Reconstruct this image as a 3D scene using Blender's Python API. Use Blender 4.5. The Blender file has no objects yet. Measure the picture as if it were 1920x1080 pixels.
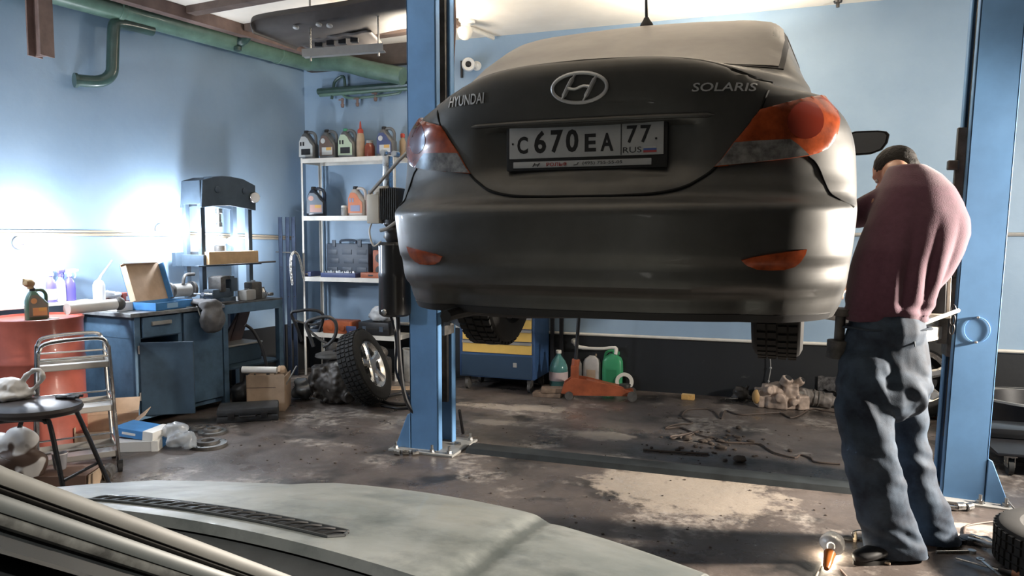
import bpy, bmesh, math, random
from mathutils import Vector, Matrix, noise
from mathutils.bvhtree import BVHTree
random.seed(7)
scn = bpy.context.scene
COL = scn.collection
PI = math.pi
F = 1440.0; CAMZ = 1.45
YAW = math.radians(20); PITCH = math.atan(105/1440)
cy_, sy_ = math.cos(YAW), math.sin(YAW)
def V(*a): return Vector(a)
def W(lat, d, z=0.0):                     # metres right of / ahead of the viewer -> world
    return Vector((lat*cy_-d*sy_, lat*sy_+d*cy_, z))
def ray(px, py):
    xc, yc = (px-960)/F, (540-py)/F
    c, s = math.cos(PITCH), math.sin(PITCH)
    return W(xc, c+yc*s, -s+yc*c)
EYE = Vector((0, 0, CAMZ))
def fl(px, py, z=0.0):
    r = ray(px, py); return EYE + r*((z-CAMZ)/r.z)
def dep(px, py, d):
    r = ray(px, py); k = d/(-r.x*sy_+r.y*cy_); return EYE + r*k
def onY(px, py, Y):
    r = ray(px, py); return EYE + r*(Y/r.y)
# left wall frame: corner, direction to the camera, normal into the room
LC = W(-2.13, 8.25); LW = W(-.469, -.883); LN = W(.883, -.469)
LANG = math.atan2(LN.y, LN.x)
def lw(s, n, z=0.0): return Vector((LC.x+LW.x*s+LN.x*n, LC.y+LW.y*s+LN.y*n, z))
def onL(px, py, n=0.0):
    r = ray(px, py); k = (n-(EYE-LC).to_2d().dot(LN.to_2d()))/r.to_2d().dot(LN.to_2d())
    return EYE + r*k
def toL(p):
    q = (p-LC); return q.to_2d().dot(LW.to_2d()), q.to_2d().dot(LN.to_2d()), p.z

# ------------------------------------------------------------------ materials
MATS = {}
def mat(name, col, rough=.5, metal=0.0, var=0.0, vscale=6.0, col2=None, bump=0.0, bscale=40.0, spec=None, emit=None, estr=0.0,
        trans=0.0, ior=1.45, alpha=1.0, coat=0.0, rvar=0.0, aniso=None, sheen=0.0, detail=5.0, thresh=None):
    if name in MATS: return MATS[name]
    m = bpy.data.materials.new(name); m.use_nodes = True
    nt = m.node_tree; b = nt.nodes['Principled BSDF']
    b.inputs['Base Color'].default_value = (*col, 1); b.inputs['Roughness'].default_value = rough
    b.inputs['Metallic'].default_value = metal; b.inputs['IOR'].default_value = ior
    b.inputs['Transmission Weight'].default_value = trans; b.inputs['Alpha'].default_value = alpha
    b.inputs['Coat Weight'].default_value = coat; b.inputs['Sheen Weight'].default_value = sheen
    if spec is not None: b.inputs['Specular IOR Level'].default_value = spec
    if emit: b.inputs['Emission Color'].default_value = (*emit, 1); b.inputs['Emission Strength'].default_value = estr
    if var or col2 or bump or rvar:
        tc = nt.nodes.new('ShaderNodeTexCoord')
    if var or col2:
        n = nt.nodes.new('ShaderNodeTexNoise'); n.inputs['Scale'].default_value = vscale; n.inputs['Detail'].default_value = detail
        n.inputs['Roughness'].default_value = .62
        nt.links.new(tc.outputs['Object'], n.inputs['Vector'])
        r = nt.nodes.new('ShaderNodeValToRGB')
        lo, hi = thresh or (.32, .68)
        r.color_ramp.elements[0].position = lo; r.color_ramp.elements[1].position = hi
        c2 = col2 or tuple(max(0, c*(1-var)) for c in col)
        r.color_ramp.elements[0].color = (*c2, 1)
        r.color_ramp.elements[1].color = (*(col if col2 else tuple(min(1, c*(1+var)) for c in col)), 1)
        nt.links.new(n.outputs['Fac'], r.inputs['Fac']); nt.links.new(r.outputs['Color'], b.inputs['Base Color'])
    if rvar:
        n2 = nt.nodes.new('ShaderNodeTexNoise'); n2.inputs['Scale'].default_value = vscale*1.7; n2.inputs['Detail'].default_value = 4
        nt.links.new(tc.outputs['Object'], n2.inputs['Vector'])
        mr = nt.nodes.new('ShaderNodeMapRange'); mr.inputs['From Min'].default_value = .3; mr.inputs['From Max'].default_value = .7
        mr.inputs['To Min'].default_value = max(.02, rough-rvar); mr.inputs['To Max'].default_value = min(1, rough+rvar)
        nt.links.new(n2.outputs['Fac'], mr.inputs['Value']); nt.links.new(mr.outputs['Result'], b.inputs['Roughness'])
    if bump:
        n3 = nt.nodes.new('ShaderNodeTexNoise'); n3.inputs['Scale'].default_value = bscale; n3.inputs['Detail'].default_value = 3
        nt.links.new(tc.outputs['Object'], n3.inputs['Vector'])
        bp = nt.nodes.new('ShaderNodeBump'); bp.inputs['Strength'].default_value = bump; bp.inputs['Distance'].default_value = .01
        nt.links.new(n3.outputs['Fac'], bp.inputs['Height']); nt.links.new(bp.outputs['Normal'], b.inputs['Normal'])
    MATS[name] = m
    return m

# ------------------------------------------------------------------ mesh builder
class MB:
    def __init__(s): s.v = []; s.f = []; s.mi = []
    def add(s, vs, fs, mi=0, mtx=None):
        o = len(s.v)
        s.v += [tuple(mtx @ Vector(p)) if mtx else tuple(p) for p in vs]
        for f in fs: s.f.append(tuple(i+o for i in f)); s.mi.append(mi)
        return s
    def box(s, c, d, rz=0, ry=0, rx=0, mi=0, bev=0):
        m = Matrix.Translation(c) @ Matrix.Rotation(rz, 4, 'Z') @ Matrix.Rotation(ry, 4, 'Y') @ Matrix.Rotation(rx, 4, 'X')
        x, y, z = d[0]/2, d[1]/2, d[2]/2
        if bev <= 0:
            vs = [(-x,-y,-z),(x,-y,-z),(x,y,-z),(-x,y,-z),(-x,-y,z),(x,-y,z),(x,y,z),(-x,y,z)]
            return s.add(vs, [(0,3,2,1),(4,5,6,7),(0,1,5,4),(1,2,6,5),(2,3,7,6),(3,0,4,7)], mi, m)
        bev = min(bev, x*.95, y*.95, z*.95)
        bm = bmesh.new(); bmesh.ops.create_cube(bm, size=1.0, matrix=Matrix.Diagonal((2*x, 2*y, 2*z, 1)))
        bmesh.ops.bevel(bm, geom=bm.edges[:], offset=bev, segments=2, affect='EDGES', profile=.6)
        bm.verts.index_update(); s.add([v.co for v in bm.verts], [[v.index for v in f.verts] for f in bm.faces], mi, m); bm.free()
        return s
    def bb(s, a, b, mi=0, bev=0):
        return s.box([(a[i]+b[i])/2 for i in range(3)], [abs(a[i]-b[i]) for i in range(3)], mi=mi, bev=bev)
    def lathe(s, prof, n=24, c=(0,0,0), axis=(0,0,1), mi=0, cap=True, sx=1, sy=1):
        q = Vector((0,0,1)).rotation_difference(Vector(axis).normalized()).to_matrix().to_4x4()
        m = Matrix.Translation(c) @ q
        vs = [(r*math.cos(2*PI*i/n)*sx, r*math.sin(2*PI*i/n)*sy, z) for r, z in prof for i in range(n)]
        fs = []
        for k in range(len(prof)-1):
            for i in range(n):
                j = (i+1) % n; fs.append((k*n+i, k*n+j, (k+1)*n+j, (k+1)*n+i))
        if cap:
            if prof[0][0] > 1e-6: fs.append(tuple(range(n))[::-1])
            if prof[-1][0] > 1e-6: fs.append(tuple((len(prof)-1)*n+i for i in range(n)))
        return s.add(vs, fs, mi, m)
    def cyl(s, a, b, r, r2=None, n=16, mi=0, cap=True):
        a, b = Vector(a), Vector(b); d = b-a; r2 = r if r2 is None else r2
        return s.lathe([(r, 0), (r2, d.length)], n, a, d, mi, cap)
    def tube(s, pts, r, n=10, mi=0, close=False, smooth=0, cap=True, flat=1.0):
        P = [Vector(p) for p in pts]
        if smooth: P = catmull(P, smooth, close)
        N = len(P); rr = r if isinstance(r, (list, tuple)) else None
        prev = None; vs = []
        for i in range(N):
            if close: t = P[(i+1) % N]-P[i-1]
            else: t = P[min(i+1, N-1)]-P[max(i-1, 0)]
            t = t.normalized() if t.length > 1e-9 else Vector((0,0,1))
            if prev is None:
                u = t.orthogonal().normalized()
                if abs(t.z) < .99: u = Vector((0,0,1)).cross(t).normalized()
            else:
                u = prev - t*prev.dot(t); u = u.normalized() if u.length > 1e-6 else t.orthogonal().normalized()
            prev = u; w = t.cross(u)
            ri = r if rr is None else rr[min(int(i*(len(rr)-1)/max(1, N-1)+.5), len(rr)-1)]
            vs += [P[i]+u*(ri*math.cos(2*PI*k/n))+w*(ri*flat*math.sin(2*PI*k/n)) for k in range(n)]
        fs = []
        for i in range(N if close else N-1):
            a, b = i*n, ((i+1) % N)*n
            for k in range(n):
                l = (k+1) % n; fs.append((a+k, a+l, b+l, b+k))
        if not close and cap: fs += [tuple(range(n))[::-1], tuple((N-1)*n+k for k in range(n))]
        return s.add(vs, fs, mi)
    def grid(s, P, mi=0, close_u=False, close_v=False):          # P[row][col]
        R, C = len(P), len(P[0]); vs = [p for row in P for p in row]; fs = []
        for i in range(R if close_v else R-1):
            for j in range(C if close_u else C-1):
                i2, j2 = (i+1) % R, (j+1) % C
                fs.append((i*C+j, i*C+j2, i2*C+j2, i2*C+j))
        return s.add(vs, fs, mi)
    def loft(s, rings, mi=0, cap=True):
        n = len(rings[0]); s.grid(rings, mi, close_u=True)
        o = len(s.v)-n*len(rings)
        if cap:
            s.f.append(tuple(o+i for i in range(n))[::-1]); s.mi.append(mi)
            o2 = len(s.v)-n; s.f.append(tuple(o2+i for i in range(n))); s.mi.append(mi)
        return s
    def prism(s, poly, h, mtx=None, mi=0):                       # polygon in xy, from z=0 to h
        n = len(poly)
        vs = [(p[0], p[1], 0) for p in poly]+[(p[0], p[1], h) for p in poly]
        fs = [tuple(range(n))[::-1], tuple(range(n, 2*n))]+[(i, (i+1) % n, n+(i+1) % n, n+i) for i in range(n)]
        return s.add(vs, fs, mi, mtx)
    def ball(s, c, r, n=12, mi=0, mtx=None):
        r = r if isinstance(r, (tuple, list)) else (r, r, r)
        prof = [(max(1e-4, math.sin(PI*i/n)), -math.cos(PI*i/n)) for i in range(n+1)]
        m = Matrix.Translation(c) @ (mtx or Matrix()) @ Matrix.Diagonal((*r, 1))
        o = MB().lathe(prof, max(8, int(n*1.5)), cap=False)
        return s.add(o.v, o.f, mi, m)
    def build(s, name, mats, parent=None, smooth=35, bevel=0, noisy=0, nscale=8, loc=None, weld=False, solid=0):
        me = bpy.data.meshes.new(name); me.from_pydata(s.v, [], s.f)
        mats = mats if isinstance(mats, (list, tuple)) else [mats]
        for m in mats: me.materials.append(m)
        if len(mats) > 1: me.polygons.foreach_set('material_index', s.mi)
        bm = bmesh.new(); bm.from_mesh(me)
        if weld: bmesh.ops.remove_doubles(bm, verts=bm.verts[:], dist=1e-4)
        bmesh.ops.recalc_face_normals(bm, faces=bm.faces[:])
        if noisy:
            bm.normal_update()
            for v in bm.verts:
                v.co += v.normal*(noise.noise(v.co*nscale)*noisy+noise.noise(v.co*nscale*2.7)*noisy*.5)
        bm.to_mesh(me); bm.free()
        if smooth: 
            me.shade_smooth(); me.set_sharp_from_angle(angle=math.radians(smooth))
        o = bpy.data.objects.new(name, me); COL.objects.link(o)
        if parent: o.parent = parent
        if loc is not None: o.location = loc
        if solid:
            md = o.modifiers.new('solid', 'SOLIDIFY'); md.thickness = solid; md.offset = 0
        if bevel:
            md = o.modifiers.new('bevel', 'BEVEL'); md.width = bevel; md.segments = 2; md.limit_method = 'ANGLE'; md.angle_limit = math.radians(40)
        return o

def catmull(P, k, close=False):
    out = []; N = len(P)
    for i in range(N if close else N-1):
        p0, p1, p2, p3 = (P[(i-1) % N], P[i], P[(i+1) % N], P[(i+2) % N]) if close else (P[max(i-1, 0)], P[i], P[i+1], P[min(i+2, N-1)])
        for j in range(k):
            t = j/k; t2, t3 = t*t, t*t*t
            out.append(.5*((2*p1)+(p2-p0)*t+(2*p0-5*p1+4*p2-p3)*t2+(3*p1-p0-3*p2+p3)*t3))
    if not close: out.append(P[-1].copy())
    return out
def tag(o, label, cat, group=None, kind=None):
    o['label'] = label; o['category'] = cat
    if group: o['group'] = group
    if kind: o['kind'] = kind
    return o
def thing(name, label, cat, loc=(0,0,0), rz=0, group=None):
    o = bpy.data.objects.new(name, None); COL.objects.link(o); o.empty_display_size = .1
    o.location = loc; o.rotation_euler = (0, 0, rz)
    return tag(o, label, cat, group)
def structure(o): o['kind'] = 'structure'; return o
def copy_tree(o, loc=None, rz=None, label=None, parent=None, scale=None):
    c = o.copy(); COL.objects.link(c)
    if parent: c.parent = parent
    if loc is not None: c.location = loc
    if rz is not None: c.rotation_euler = (0, 0, rz)
    if scale: c.scale = scale
    if label: c['label'] = label
    for ch in list(o.children): copy_tree(ch, parent=c)
    return c
def voxel(o, size, smooth=6, fac=.5):       # fuse overlapping volumes of one mesh into one continuous skin
    md = o.modifiers.new('remesh', 'REMESH'); md.mode = 'VOXEL'; md.voxel_size = size; md.use_smooth_shade = True
    sm = o.modifiers.new('smooth', 'SMOOTH'); sm.factor = fac; sm.iterations = smooth
    dg = bpy.context.evaluated_depsgraph_get(); dg.update()
    me = bpy.data.meshes.new_from_object(o.evaluated_get(dg), depsgraph=dg)
    old = o.data; o.modifiers.clear(); o.data = me; bpy.data.meshes.remove(old)
    me.shade_smooth()
    return o
def displace(o, fn, zmin=None):             # fn(co, normal) -> amount along the normal
    me = o.data; n = len(me.vertices); me.update()
    co = [v.co.copy() for v in me.vertices]; no = [Vector(x.vector) for x in me.vertex_normals]
    flat = []
    for c, k in zip(co, no):
        p = c+k*fn(c)
        if zmin is not None: p.z = max(zmin, p.z)
        flat += [p.x, p.y, p.z]
    me.vertices.foreach_set('co', flat); me.update()
def sd(p0, p1, t): return p0+(p1-p0)*t
def lerp(a, b, t): return a+(b-a)*t
def interp(tab, x):
    if x <= tab[0][0]: return tab[0][1]
    for (a, fa), (b, fb) in zip(tab, tab[1:]):
        if x <= b: return fa+(fb-fa)*(x-a)/(b-a)
    return tab[-1][1]
def smoothtab(tab, x):                       # monotone-ish cubic (catmull) table lookup
    n = len(tab)
    if x <= tab[0][0]: return tab[0][1]
    if x >= tab[-1][0]: return tab[-1][1]
    for i in range(n-1):
        if x <= tab[i+1][0]:
            x0, y0 = tab[i]; x1, y1 = tab[i+1]; h = x1-x0
            m0 = (y1-tab[i-1][1])/(x1-tab[i-1][0]) if i > 0 else (y1-y0)/h
            m1 = (tab[i+2][1]-y0)/(tab[i+2][0]-x0) if i+2 < n else (y1-y0)/h
            t = (x-x0)/h; t2 = t*t; t3 = t2*t
            return (2*t3-3*t2+1)*y0+(t3-2*t2+t)*h*m0+(-2*t3+3*t2)*y1+(t3-t2)*h*m1

# ------------------------------------------------------------------ camera
cam = bpy.data.cameras.new('camera'); cam.sensor_width = 36; cam.lens = 36*F/1920; cam.clip_start = .05
co = bpy.data.objects.new('camera', cam); COL.objects.link(co)
co.location = EYE; co.rotation_euler = (PI/2-PITCH, 0, YAW)
scn.camera = co
scn.view_settings.view_transform = 'Standard'; scn.view_settings.look = 'None'; scn.view_settings.gamma = 1
scn.view_settings.use_curve_mapping = False
# ================================================================== ROOM
BY = 6.93          # back wall plane
CEIL = 3.30
def wall_mat(name, z_dark):
    m = bpy.data.materials.new(name); m.use_nodes = True; nt = m.node_tree; L = nt.links
    b = nt.nodes['Principled BSDF']; b.inputs['Roughness'].default_value = .55
    tc = nt.nodes.new('ShaderNodeTexCoord')
    n = nt.nodes.new('ShaderNodeTexNoise'); n.inputs['Scale'].default_value = 1.3; n.inputs['Detail'].default_value = 8; n.inputs['Roughness'].default_value = .6
    L.new(tc.outputs['Object'], n.inputs['Vector'])
    r = nt.nodes.new('ShaderNodeValToRGB'); e = r.color_ramp.elements
    e[0].position = .3; e[0].color = (.225, .33, .455, 1); e[1].position = .7; e[1].color = (.285, .395, .52, 1)
    L.new(n.outputs['Fac'], r.inputs['Fac'])
    n2 = nt.nodes.new('ShaderNodeTexNoise'); n2.inputs['Scale'].default_value = 9; n2.inputs['Detail'].default_value = 6
    L.new(tc.outputs['Object'], n2.inputs['Vector'])
    r2 = nt.nodes.new('ShaderNodeValToRGB'); e = r2.color_ramp.elements
    e[0].position = .70; e[0].color = (0, 0, 0, 1); e[1].position = .78; e[1].color = (1, 1, 1, 1)
    L.new(n2.outputs['Fac'], r2.inputs['Fac'])
    dk = nt.nodes.new('ShaderNodeMixRGB'); dk.inputs[1].default_value = (.011, .013, .016, 1); dk.inputs[2].default_value = (.055, .055, .055, 1)
    L.new(r2.outputs['Color'], dk.inputs[0])
    sep = nt.nodes.new('ShaderNodeSeparateXYZ'); L.new(tc.outputs['Object'], sep.inputs[0])
    gt = nt.nodes.new('ShaderNodeMath'); gt.operation = 'GREATER_THAN'; gt.inputs[1].default_value = z_dark
    L.new(sep.outputs['Z'], gt.inputs[0])
    mx = nt.nodes.new('ShaderNodeMixRGB'); L.new(gt.outputs[0], mx.inputs[0]); L.new(dk.outputs[0], mx.inputs[1]); L.new(r.outputs[0], mx.inputs[2])
    L.new(mx.outputs[0], b.inputs['Base Color'])
    bp = nt.nodes.new('ShaderNodeBump'); bp.inputs['Strength'].default_value = .25; bp.inputs['Distance'].default_value = .01
    L.new(n2.outputs['Fac'], bp.inputs['Height']); L.new(bp.outputs[0], b.inputs['Normal'])
    return m
M_wall = wall_mat('blue_wall_paint', .5)
def floor_mat():
    m = bpy.data.materials.new('worn_concrete'); m.use_nodes = True; nt = m.node_tree; L = nt.links
    b = nt.nodes['Principled BSDF']
    tc = nt.nodes.new('ShaderNodeTexCoord')
    def nz(s, d=8, ro=.6, loc=(0,0,0), sc=(1,1,1)):
        mp = nt.nodes.new('ShaderNodeMapping'); mp.inputs['Location'].default_value = loc; mp.inputs['Scale'].default_value = sc
        L.new(tc.outputs['Object'], mp.inputs[0])
        n = nt.nodes.new('ShaderNodeTexNoise'); n.inputs['Scale'].default_value = s; n.inputs['Detail'].default_value = d; n.inputs['Roughness'].default_value = ro
        L.new(mp.outputs[0], n.inputs['Vector']); return n
    def ramp(src, stops):
        r = nt.nodes.new('ShaderNodeValToRGB')
        while len(r.color_ramp.elements) < len(stops): r.color_ramp.elements.new(.5)
        for el, (p, c) in zip(r.color_ramp.elements, stops): el.position = p; el.color = (*c, 1)
        L.new(src, r.inputs['Fac']); return r
    a = ramp(nz(1.1).outputs['Fac'], [(.3, (.055, .046, .042)), (.5, (.105, .087, .078)), (.7, (.165, .138, .122))])
    # oil stains
    st = ramp(nz(2.3, 6, .55, (3.1, 1.7, 0)).outputs['Fac'], [(.36, (1, 1, 1)), (.47, (0, 0, 0))])
    m1 = nt.nodes.new('ShaderNodeMixRGB'); L.new(st.outputs[0], m1.inputs[0]); L.new(a.outputs[0], m1.inputs[1]); m1.inputs[2].default_value = (.03, .027, .025, 1)
    # patches of old pale paint that have worn thin
    pt = ramp(nz(1.7, 9, .68, (7.3, 2.2, 0)).outputs['Fac'], [(.53, (0, 0, 0)), (.60, (1, 1, 1))])
    fine = ramp(nz(16, 6, .7).outputs['Fac'], [(.40, (0, 0, 0)), (.62, (1, 1, 1))])
    mu = nt.nodes.new('ShaderNodeMath'); mu.operation = 'MULTIPLY'; L.new(pt.outputs[0], mu.inputs[0]); L.new(fine.outputs[0], mu.inputs[1])
    mu2 = nt.nodes.new('ShaderNodeMath'); mu2.operation = 'MULTIPLY'; L.new(mu.outputs[0], mu2.inputs[0]); mu2.inputs[1].default_value = .62
    m2 = nt.nodes.new('ShaderNodeMixRGB'); L.new(mu2.outputs[0], m2.inputs[0]); L.new(m1.outputs[0], m2.inputs[1]); m2.inputs[2].default_value = (.50, .45, .40, 1)
    # lamp-lit floor areas painted into the colour as pale blotches
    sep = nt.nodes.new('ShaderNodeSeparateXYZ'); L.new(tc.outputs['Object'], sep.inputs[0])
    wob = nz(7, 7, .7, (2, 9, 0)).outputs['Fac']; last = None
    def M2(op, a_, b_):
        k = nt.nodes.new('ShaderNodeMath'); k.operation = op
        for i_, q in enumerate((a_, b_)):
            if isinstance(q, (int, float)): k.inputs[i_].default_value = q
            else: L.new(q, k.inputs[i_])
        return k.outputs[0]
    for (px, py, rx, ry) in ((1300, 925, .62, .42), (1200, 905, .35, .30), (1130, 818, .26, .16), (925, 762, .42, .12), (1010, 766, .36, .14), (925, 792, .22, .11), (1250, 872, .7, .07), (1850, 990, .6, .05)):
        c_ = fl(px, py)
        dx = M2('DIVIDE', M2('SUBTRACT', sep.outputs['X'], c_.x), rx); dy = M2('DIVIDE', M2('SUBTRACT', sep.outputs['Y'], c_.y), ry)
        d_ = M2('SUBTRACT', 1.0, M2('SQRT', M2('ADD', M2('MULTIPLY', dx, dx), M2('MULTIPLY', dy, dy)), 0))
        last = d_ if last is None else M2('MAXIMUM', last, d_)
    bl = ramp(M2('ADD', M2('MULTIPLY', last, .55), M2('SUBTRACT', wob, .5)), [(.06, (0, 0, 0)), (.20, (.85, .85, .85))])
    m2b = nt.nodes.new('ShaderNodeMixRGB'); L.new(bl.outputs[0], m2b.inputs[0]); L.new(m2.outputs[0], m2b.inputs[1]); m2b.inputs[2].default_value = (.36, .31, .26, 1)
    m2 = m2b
    # grit
    g = ramp(nz(60, 3, .5).outputs['Fac'], [(.66, (1, 1, 1)), (.74, (.35, .33, .32))])
    m3 = nt.nodes.new('ShaderNodeMixRGB'); m3.blend_type = 'MULTIPLY'; m3.inputs[0].default_value = .8; L.new(m2.outputs[0], m3.inputs[1]); L.new(g.outputs[0], m3.inputs[2])
    L.new(m3.outputs[0], b.inputs['Base Color'])
    rr = ramp(nz(2.9, 6, .6, (1, 5, 0)).outputs['Fac'], [(.35, (.22, .22, .22)), (.65, (.55, .55, .55))])
    L.new(rr.outputs[0], b.inputs['Roughness'])
    bp = nt.nodes.new('ShaderNodeBump'); bp.inputs['Strength'].default_value = .35; bp.inputs['Distance'].default_value = .01
    L.new(nz(14, 8, .65).outputs['Fac'], bp.inputs['Height']); L.new(bp.outputs[0], b.inputs['Normal'])
    return m
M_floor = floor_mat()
M_ceil = mat('cream_ceiling_paint', (.84, .78, .69), .7, var=.08, vscale=1.5, bump=.1, bscale=20)
M_plain = mat('dark_far_wall', (.045, .055, .065), .6, var=.1, vscale=1.2)
XL, XR, YF = -7.6, 4.6, -2.6
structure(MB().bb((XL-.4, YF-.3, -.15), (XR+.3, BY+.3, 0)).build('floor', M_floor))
structure(MB().bb((XL-.4, YF-.3, CEIL), (XR+.3, BY+.3, CEIL+.15)).build('ceiling', M_ceil))
cx = LC.x
structure(MB().bb((cx-.3, BY, 0), (XR+.2, BY+.2, CEIL)).build('wall_back', M_wall))
# left wall slab, slightly out of square with the back wall
a0, a1 = lw(-.35, 0), lw(11.5, 0); b0, b1 = lw(-.35, -.2), lw(11.5, -.2)
structure(MB().prism([(p.x, p.y) for p in (a0, a1, b1, b0)], CEIL).build('wall_left', M_wall))
structure(MB().bb((XR, YF, 0), (XR+.2, BY+.1, CEIL)).build('wall_right', M_plain))
structure(MB().bb((XL-.3, YF-.2, 0), (XR+.2, YF, CEIL)).build('wall_front', M_plain))
# white conduit strip that tops the dark skirting band
M_white = mat('off_white_paint', (.62, .6, .55), .5, var=.08, vscale=8)
t1 = MB(); t1.tube([(-4.1, BY-.018, .53), (-2.0, BY-.02, .50), (-.4, BY-.018, .505), (.5, BY-.02, .515), (4.5, BY-.02, .54)], .014, 8)
structure(t1.build('trim_1', M_white))
# ================================================================== LIGHT
def point(name, loc, watt, col, r=.06):
    l = bpy.data.lights.new(name, 'POINT'); l.energy = watt; l.color = col; l.shadow_soft_size = r
    o = bpy.data.objects.new(name, l); COL.objects.link(o); o.location = loc; return o
def area(name, loc, look, watt, col, sx, sy=None):
    l = bpy.data.lights.new(name, 'AREA'); l.energy = watt; l.color = col; l.shape = 'RECTANGLE'; l.size = sx; l.size_y = sy or sx
    o = bpy.data.objects.new(name, l); COL.objects.link(o); o.location = loc
    d = Vector(look)-Vector(loc); o.rotation_euler = d.to_track_quat('-Z', 'Y').to_euler(); return o
COOL = (.86, .92, 1.0); WARM = (1.0, .87, .70)
M_bulb = mat('lit_bulb', (1, 1, 1), .3, emit=(.95, .97, 1.0), estr=60)
M_hold = mat('white_holder', (.75, .75, .75), .5)
M_dark = mat('black_plastic', (.015, .015, .017), .45, var=.3, vscale=14)
M_steel = mat('bare_steel', (.45, .45, .44), .32, 1.0, rvar=.15, vscale=15)
def bench_lamp(s, z, watt, label, n=.16):
    t = thing('wall_lamp', label, 'lamp', lw(s, 0, z), LANG, 'bare lamps glaring along the left wall')
    b = MB(); b.cyl((0.002, 0, -.0), (.03, 0, 0), .05, n=18); b.cyl((.03, 0, 0), (n-.055, 0, 0), .014); b.cyl((n-.055, 0, 0), (n-.03, 0, 0), .022)
    b.build('lamp_holder', M_hold, t)
    g = MB(); g.ball((n, 0, 0), .038, 12); g.build('bulb', M_bulb, t)
    point('bench_lamp_light', lw(s, n+.125, z), watt, COOL, .05)
p1 = toL(onL(35, 455)); p2 = toL(onL(300, 430)); p3 = toL(onL(412, 452))
LAMPW = 44
bench_lamp(p1[0], p1[2], LAMPW*1.15, 'bare lamp glaring on the left wall above the red oil drum', .15)
bench_lamp(p2[0], p2[2], LAMPW, 'bare lamp glaring on the left wall between the open blue carton and the press', .15)
bench_lamp(p3[0], p3[2], LAMPW*.7, 'bare lamp glaring on the left wall behind the press columns', .15)
bench_lamp(4.7, 1.95, LAMPW*2.4, 'added bare lamp, out of view, on the left wall nearest the silver car', .2)  # out of view, added to brighten the left post and bumper corner
# hooded flood lamp on the right, hidden ceiling uplights, and an added front fill
def spot(name, loc, look, watt, col, deg, blend, r):
    l = bpy.data.lights.new(name, 'SPOT'); l.energy = watt; l.color = col; l.spot_size = math.radians(deg); l.spot_blend = blend; l.shadow_soft_size = r
    o = bpy.data.objects.new(name, l); COL.objects.link(o); o.location = loc
    o.rotation_euler = (Vector(look)-Vector(loc)).to_track_quat('-Z', 'Y').to_euler(); return o
spot('work_spot', (3.1, 4.42, 1.45), (.1, 3.55, 1.2), 2400, (1.0, .89, .76), 76, .4, .10)
area('right_fill', (3.2, 4.6, 1.7), (-1.0, 5.9, .35), 150, (1.0, .92, .82), .14)  # unseen companion to the spot, kept to brighten back wall and floor
area('uplight_back', (-.45, 6.0, 2.85), (-.5, 5.9, 3.3), 70, WARM, .9)
area('added_uplight_left', (-3.0, 5.9, 2.85), (-3.05, 5.8, 3.3), 26, WARM, .35)  # unseen, added behind the left post to brighten the ceiling there
la = area('front_fill', (-.35, -.2, 3.2), (-.6, .3, 0), 11, (1, .97, .92), 1.0, .2); la.data.spread = math.radians(95)  # unseen fill added over the bonnet and pillar, no fixture known
w = bpy.data.worlds.new('world'); scn.world = w; w.use_nodes = True
w.node_tree.nodes['Background'].inputs[0].default_value = (.5, .55, .6, 1); w.node_tree.nodes['Background'].inputs[1].default_value = .02
scn.view_settings.exposure = 0.0
# ================================================================== LIFTED CAR
CX, CY, CZ = -.645, 2.36, .96
M_paint = mat('dusty_grey_paint', (.088, .087, .083), .45, .5, var=.14, vscale=5, coat=.12, rvar=.05)
M_black = mat('matt_black', (.012, .012, .013), .6)
M_seam = mat('panel_gap', (.003, .003, .003), .9)
M_chrome = mat('chrome', (.75, .75, .76), .12, 1.0)
M_rubber = mat('tyre_rubber', (.011, .011, .011), .8, var=.25, vscale=20)
M_red = mat('red_orange_lens', (.30, .055, .015), .2, 0, coat=.35, var=.5, vscale=14)
M_clear = mat('clear_lens', (.17, .165, .16), .12, 0, coat=1.0, var=.5, vscale=38)
M_dkred = mat('dark_red_lens', (.15, .022, .012), .08, coat=1.0)
M_glass = mat('dusty_car_glass', (.27, .255, .235), .45, coat=0.0, var=.15, vscale=4)
M_alloy = mat('alloy_wheel', (.55, .54, .52), .3, .9, rvar=.1, vscale=9)
M_under = mat('underbody_black', (.012, .012, .013), .7, var=.5, vscale=10)
car = thing('car', 'dark grey saloon car raised on the lift, seen from behind', 'car', (CX, CY, CZ))
cW = [(.20, .79), (.25, .812), (.32, .826), (.5, .845), (.62, .85), (.74, .848), (.84, .838), (.92, .812), (.98, .772), (1.02, .735), (1.04, .70)]
cY = [(.20, .09), (.235, .08), (.285, .07), (.305, .045), (.33, .035), (.385, .032), (.405, .018), (.5, .006), (.555, .0), (.567, .002), (.582, .022), (.60, .058), (.64, .075), (.70, .095), (.83, .098), (.90, .082), (.96, .072), (1.0, .070), (1.025, .078), (1.04, .10)]
DR, YFR, DF = .50, 4.33, .62
def c_zt(t):
    t = abs(t)
    if t <= 1:
        x = .755*math.sin(t*PI/2)**.77
        return smoothtab([(0, 1.042), (.2, 1.04), (.32, 1.032), (.42, 1.016), (.50, .992), (.58, .967), (.66, .955), (.72, .957), (.76, .968)], x)
    return smoothtab([(1, .968), (1.1, .985), (1.3, .992), (1.6, .965), (1.85, .925), (2.0, .91), (2.5, .84), (2.8, .74), (3.0, .70)], t)
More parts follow.
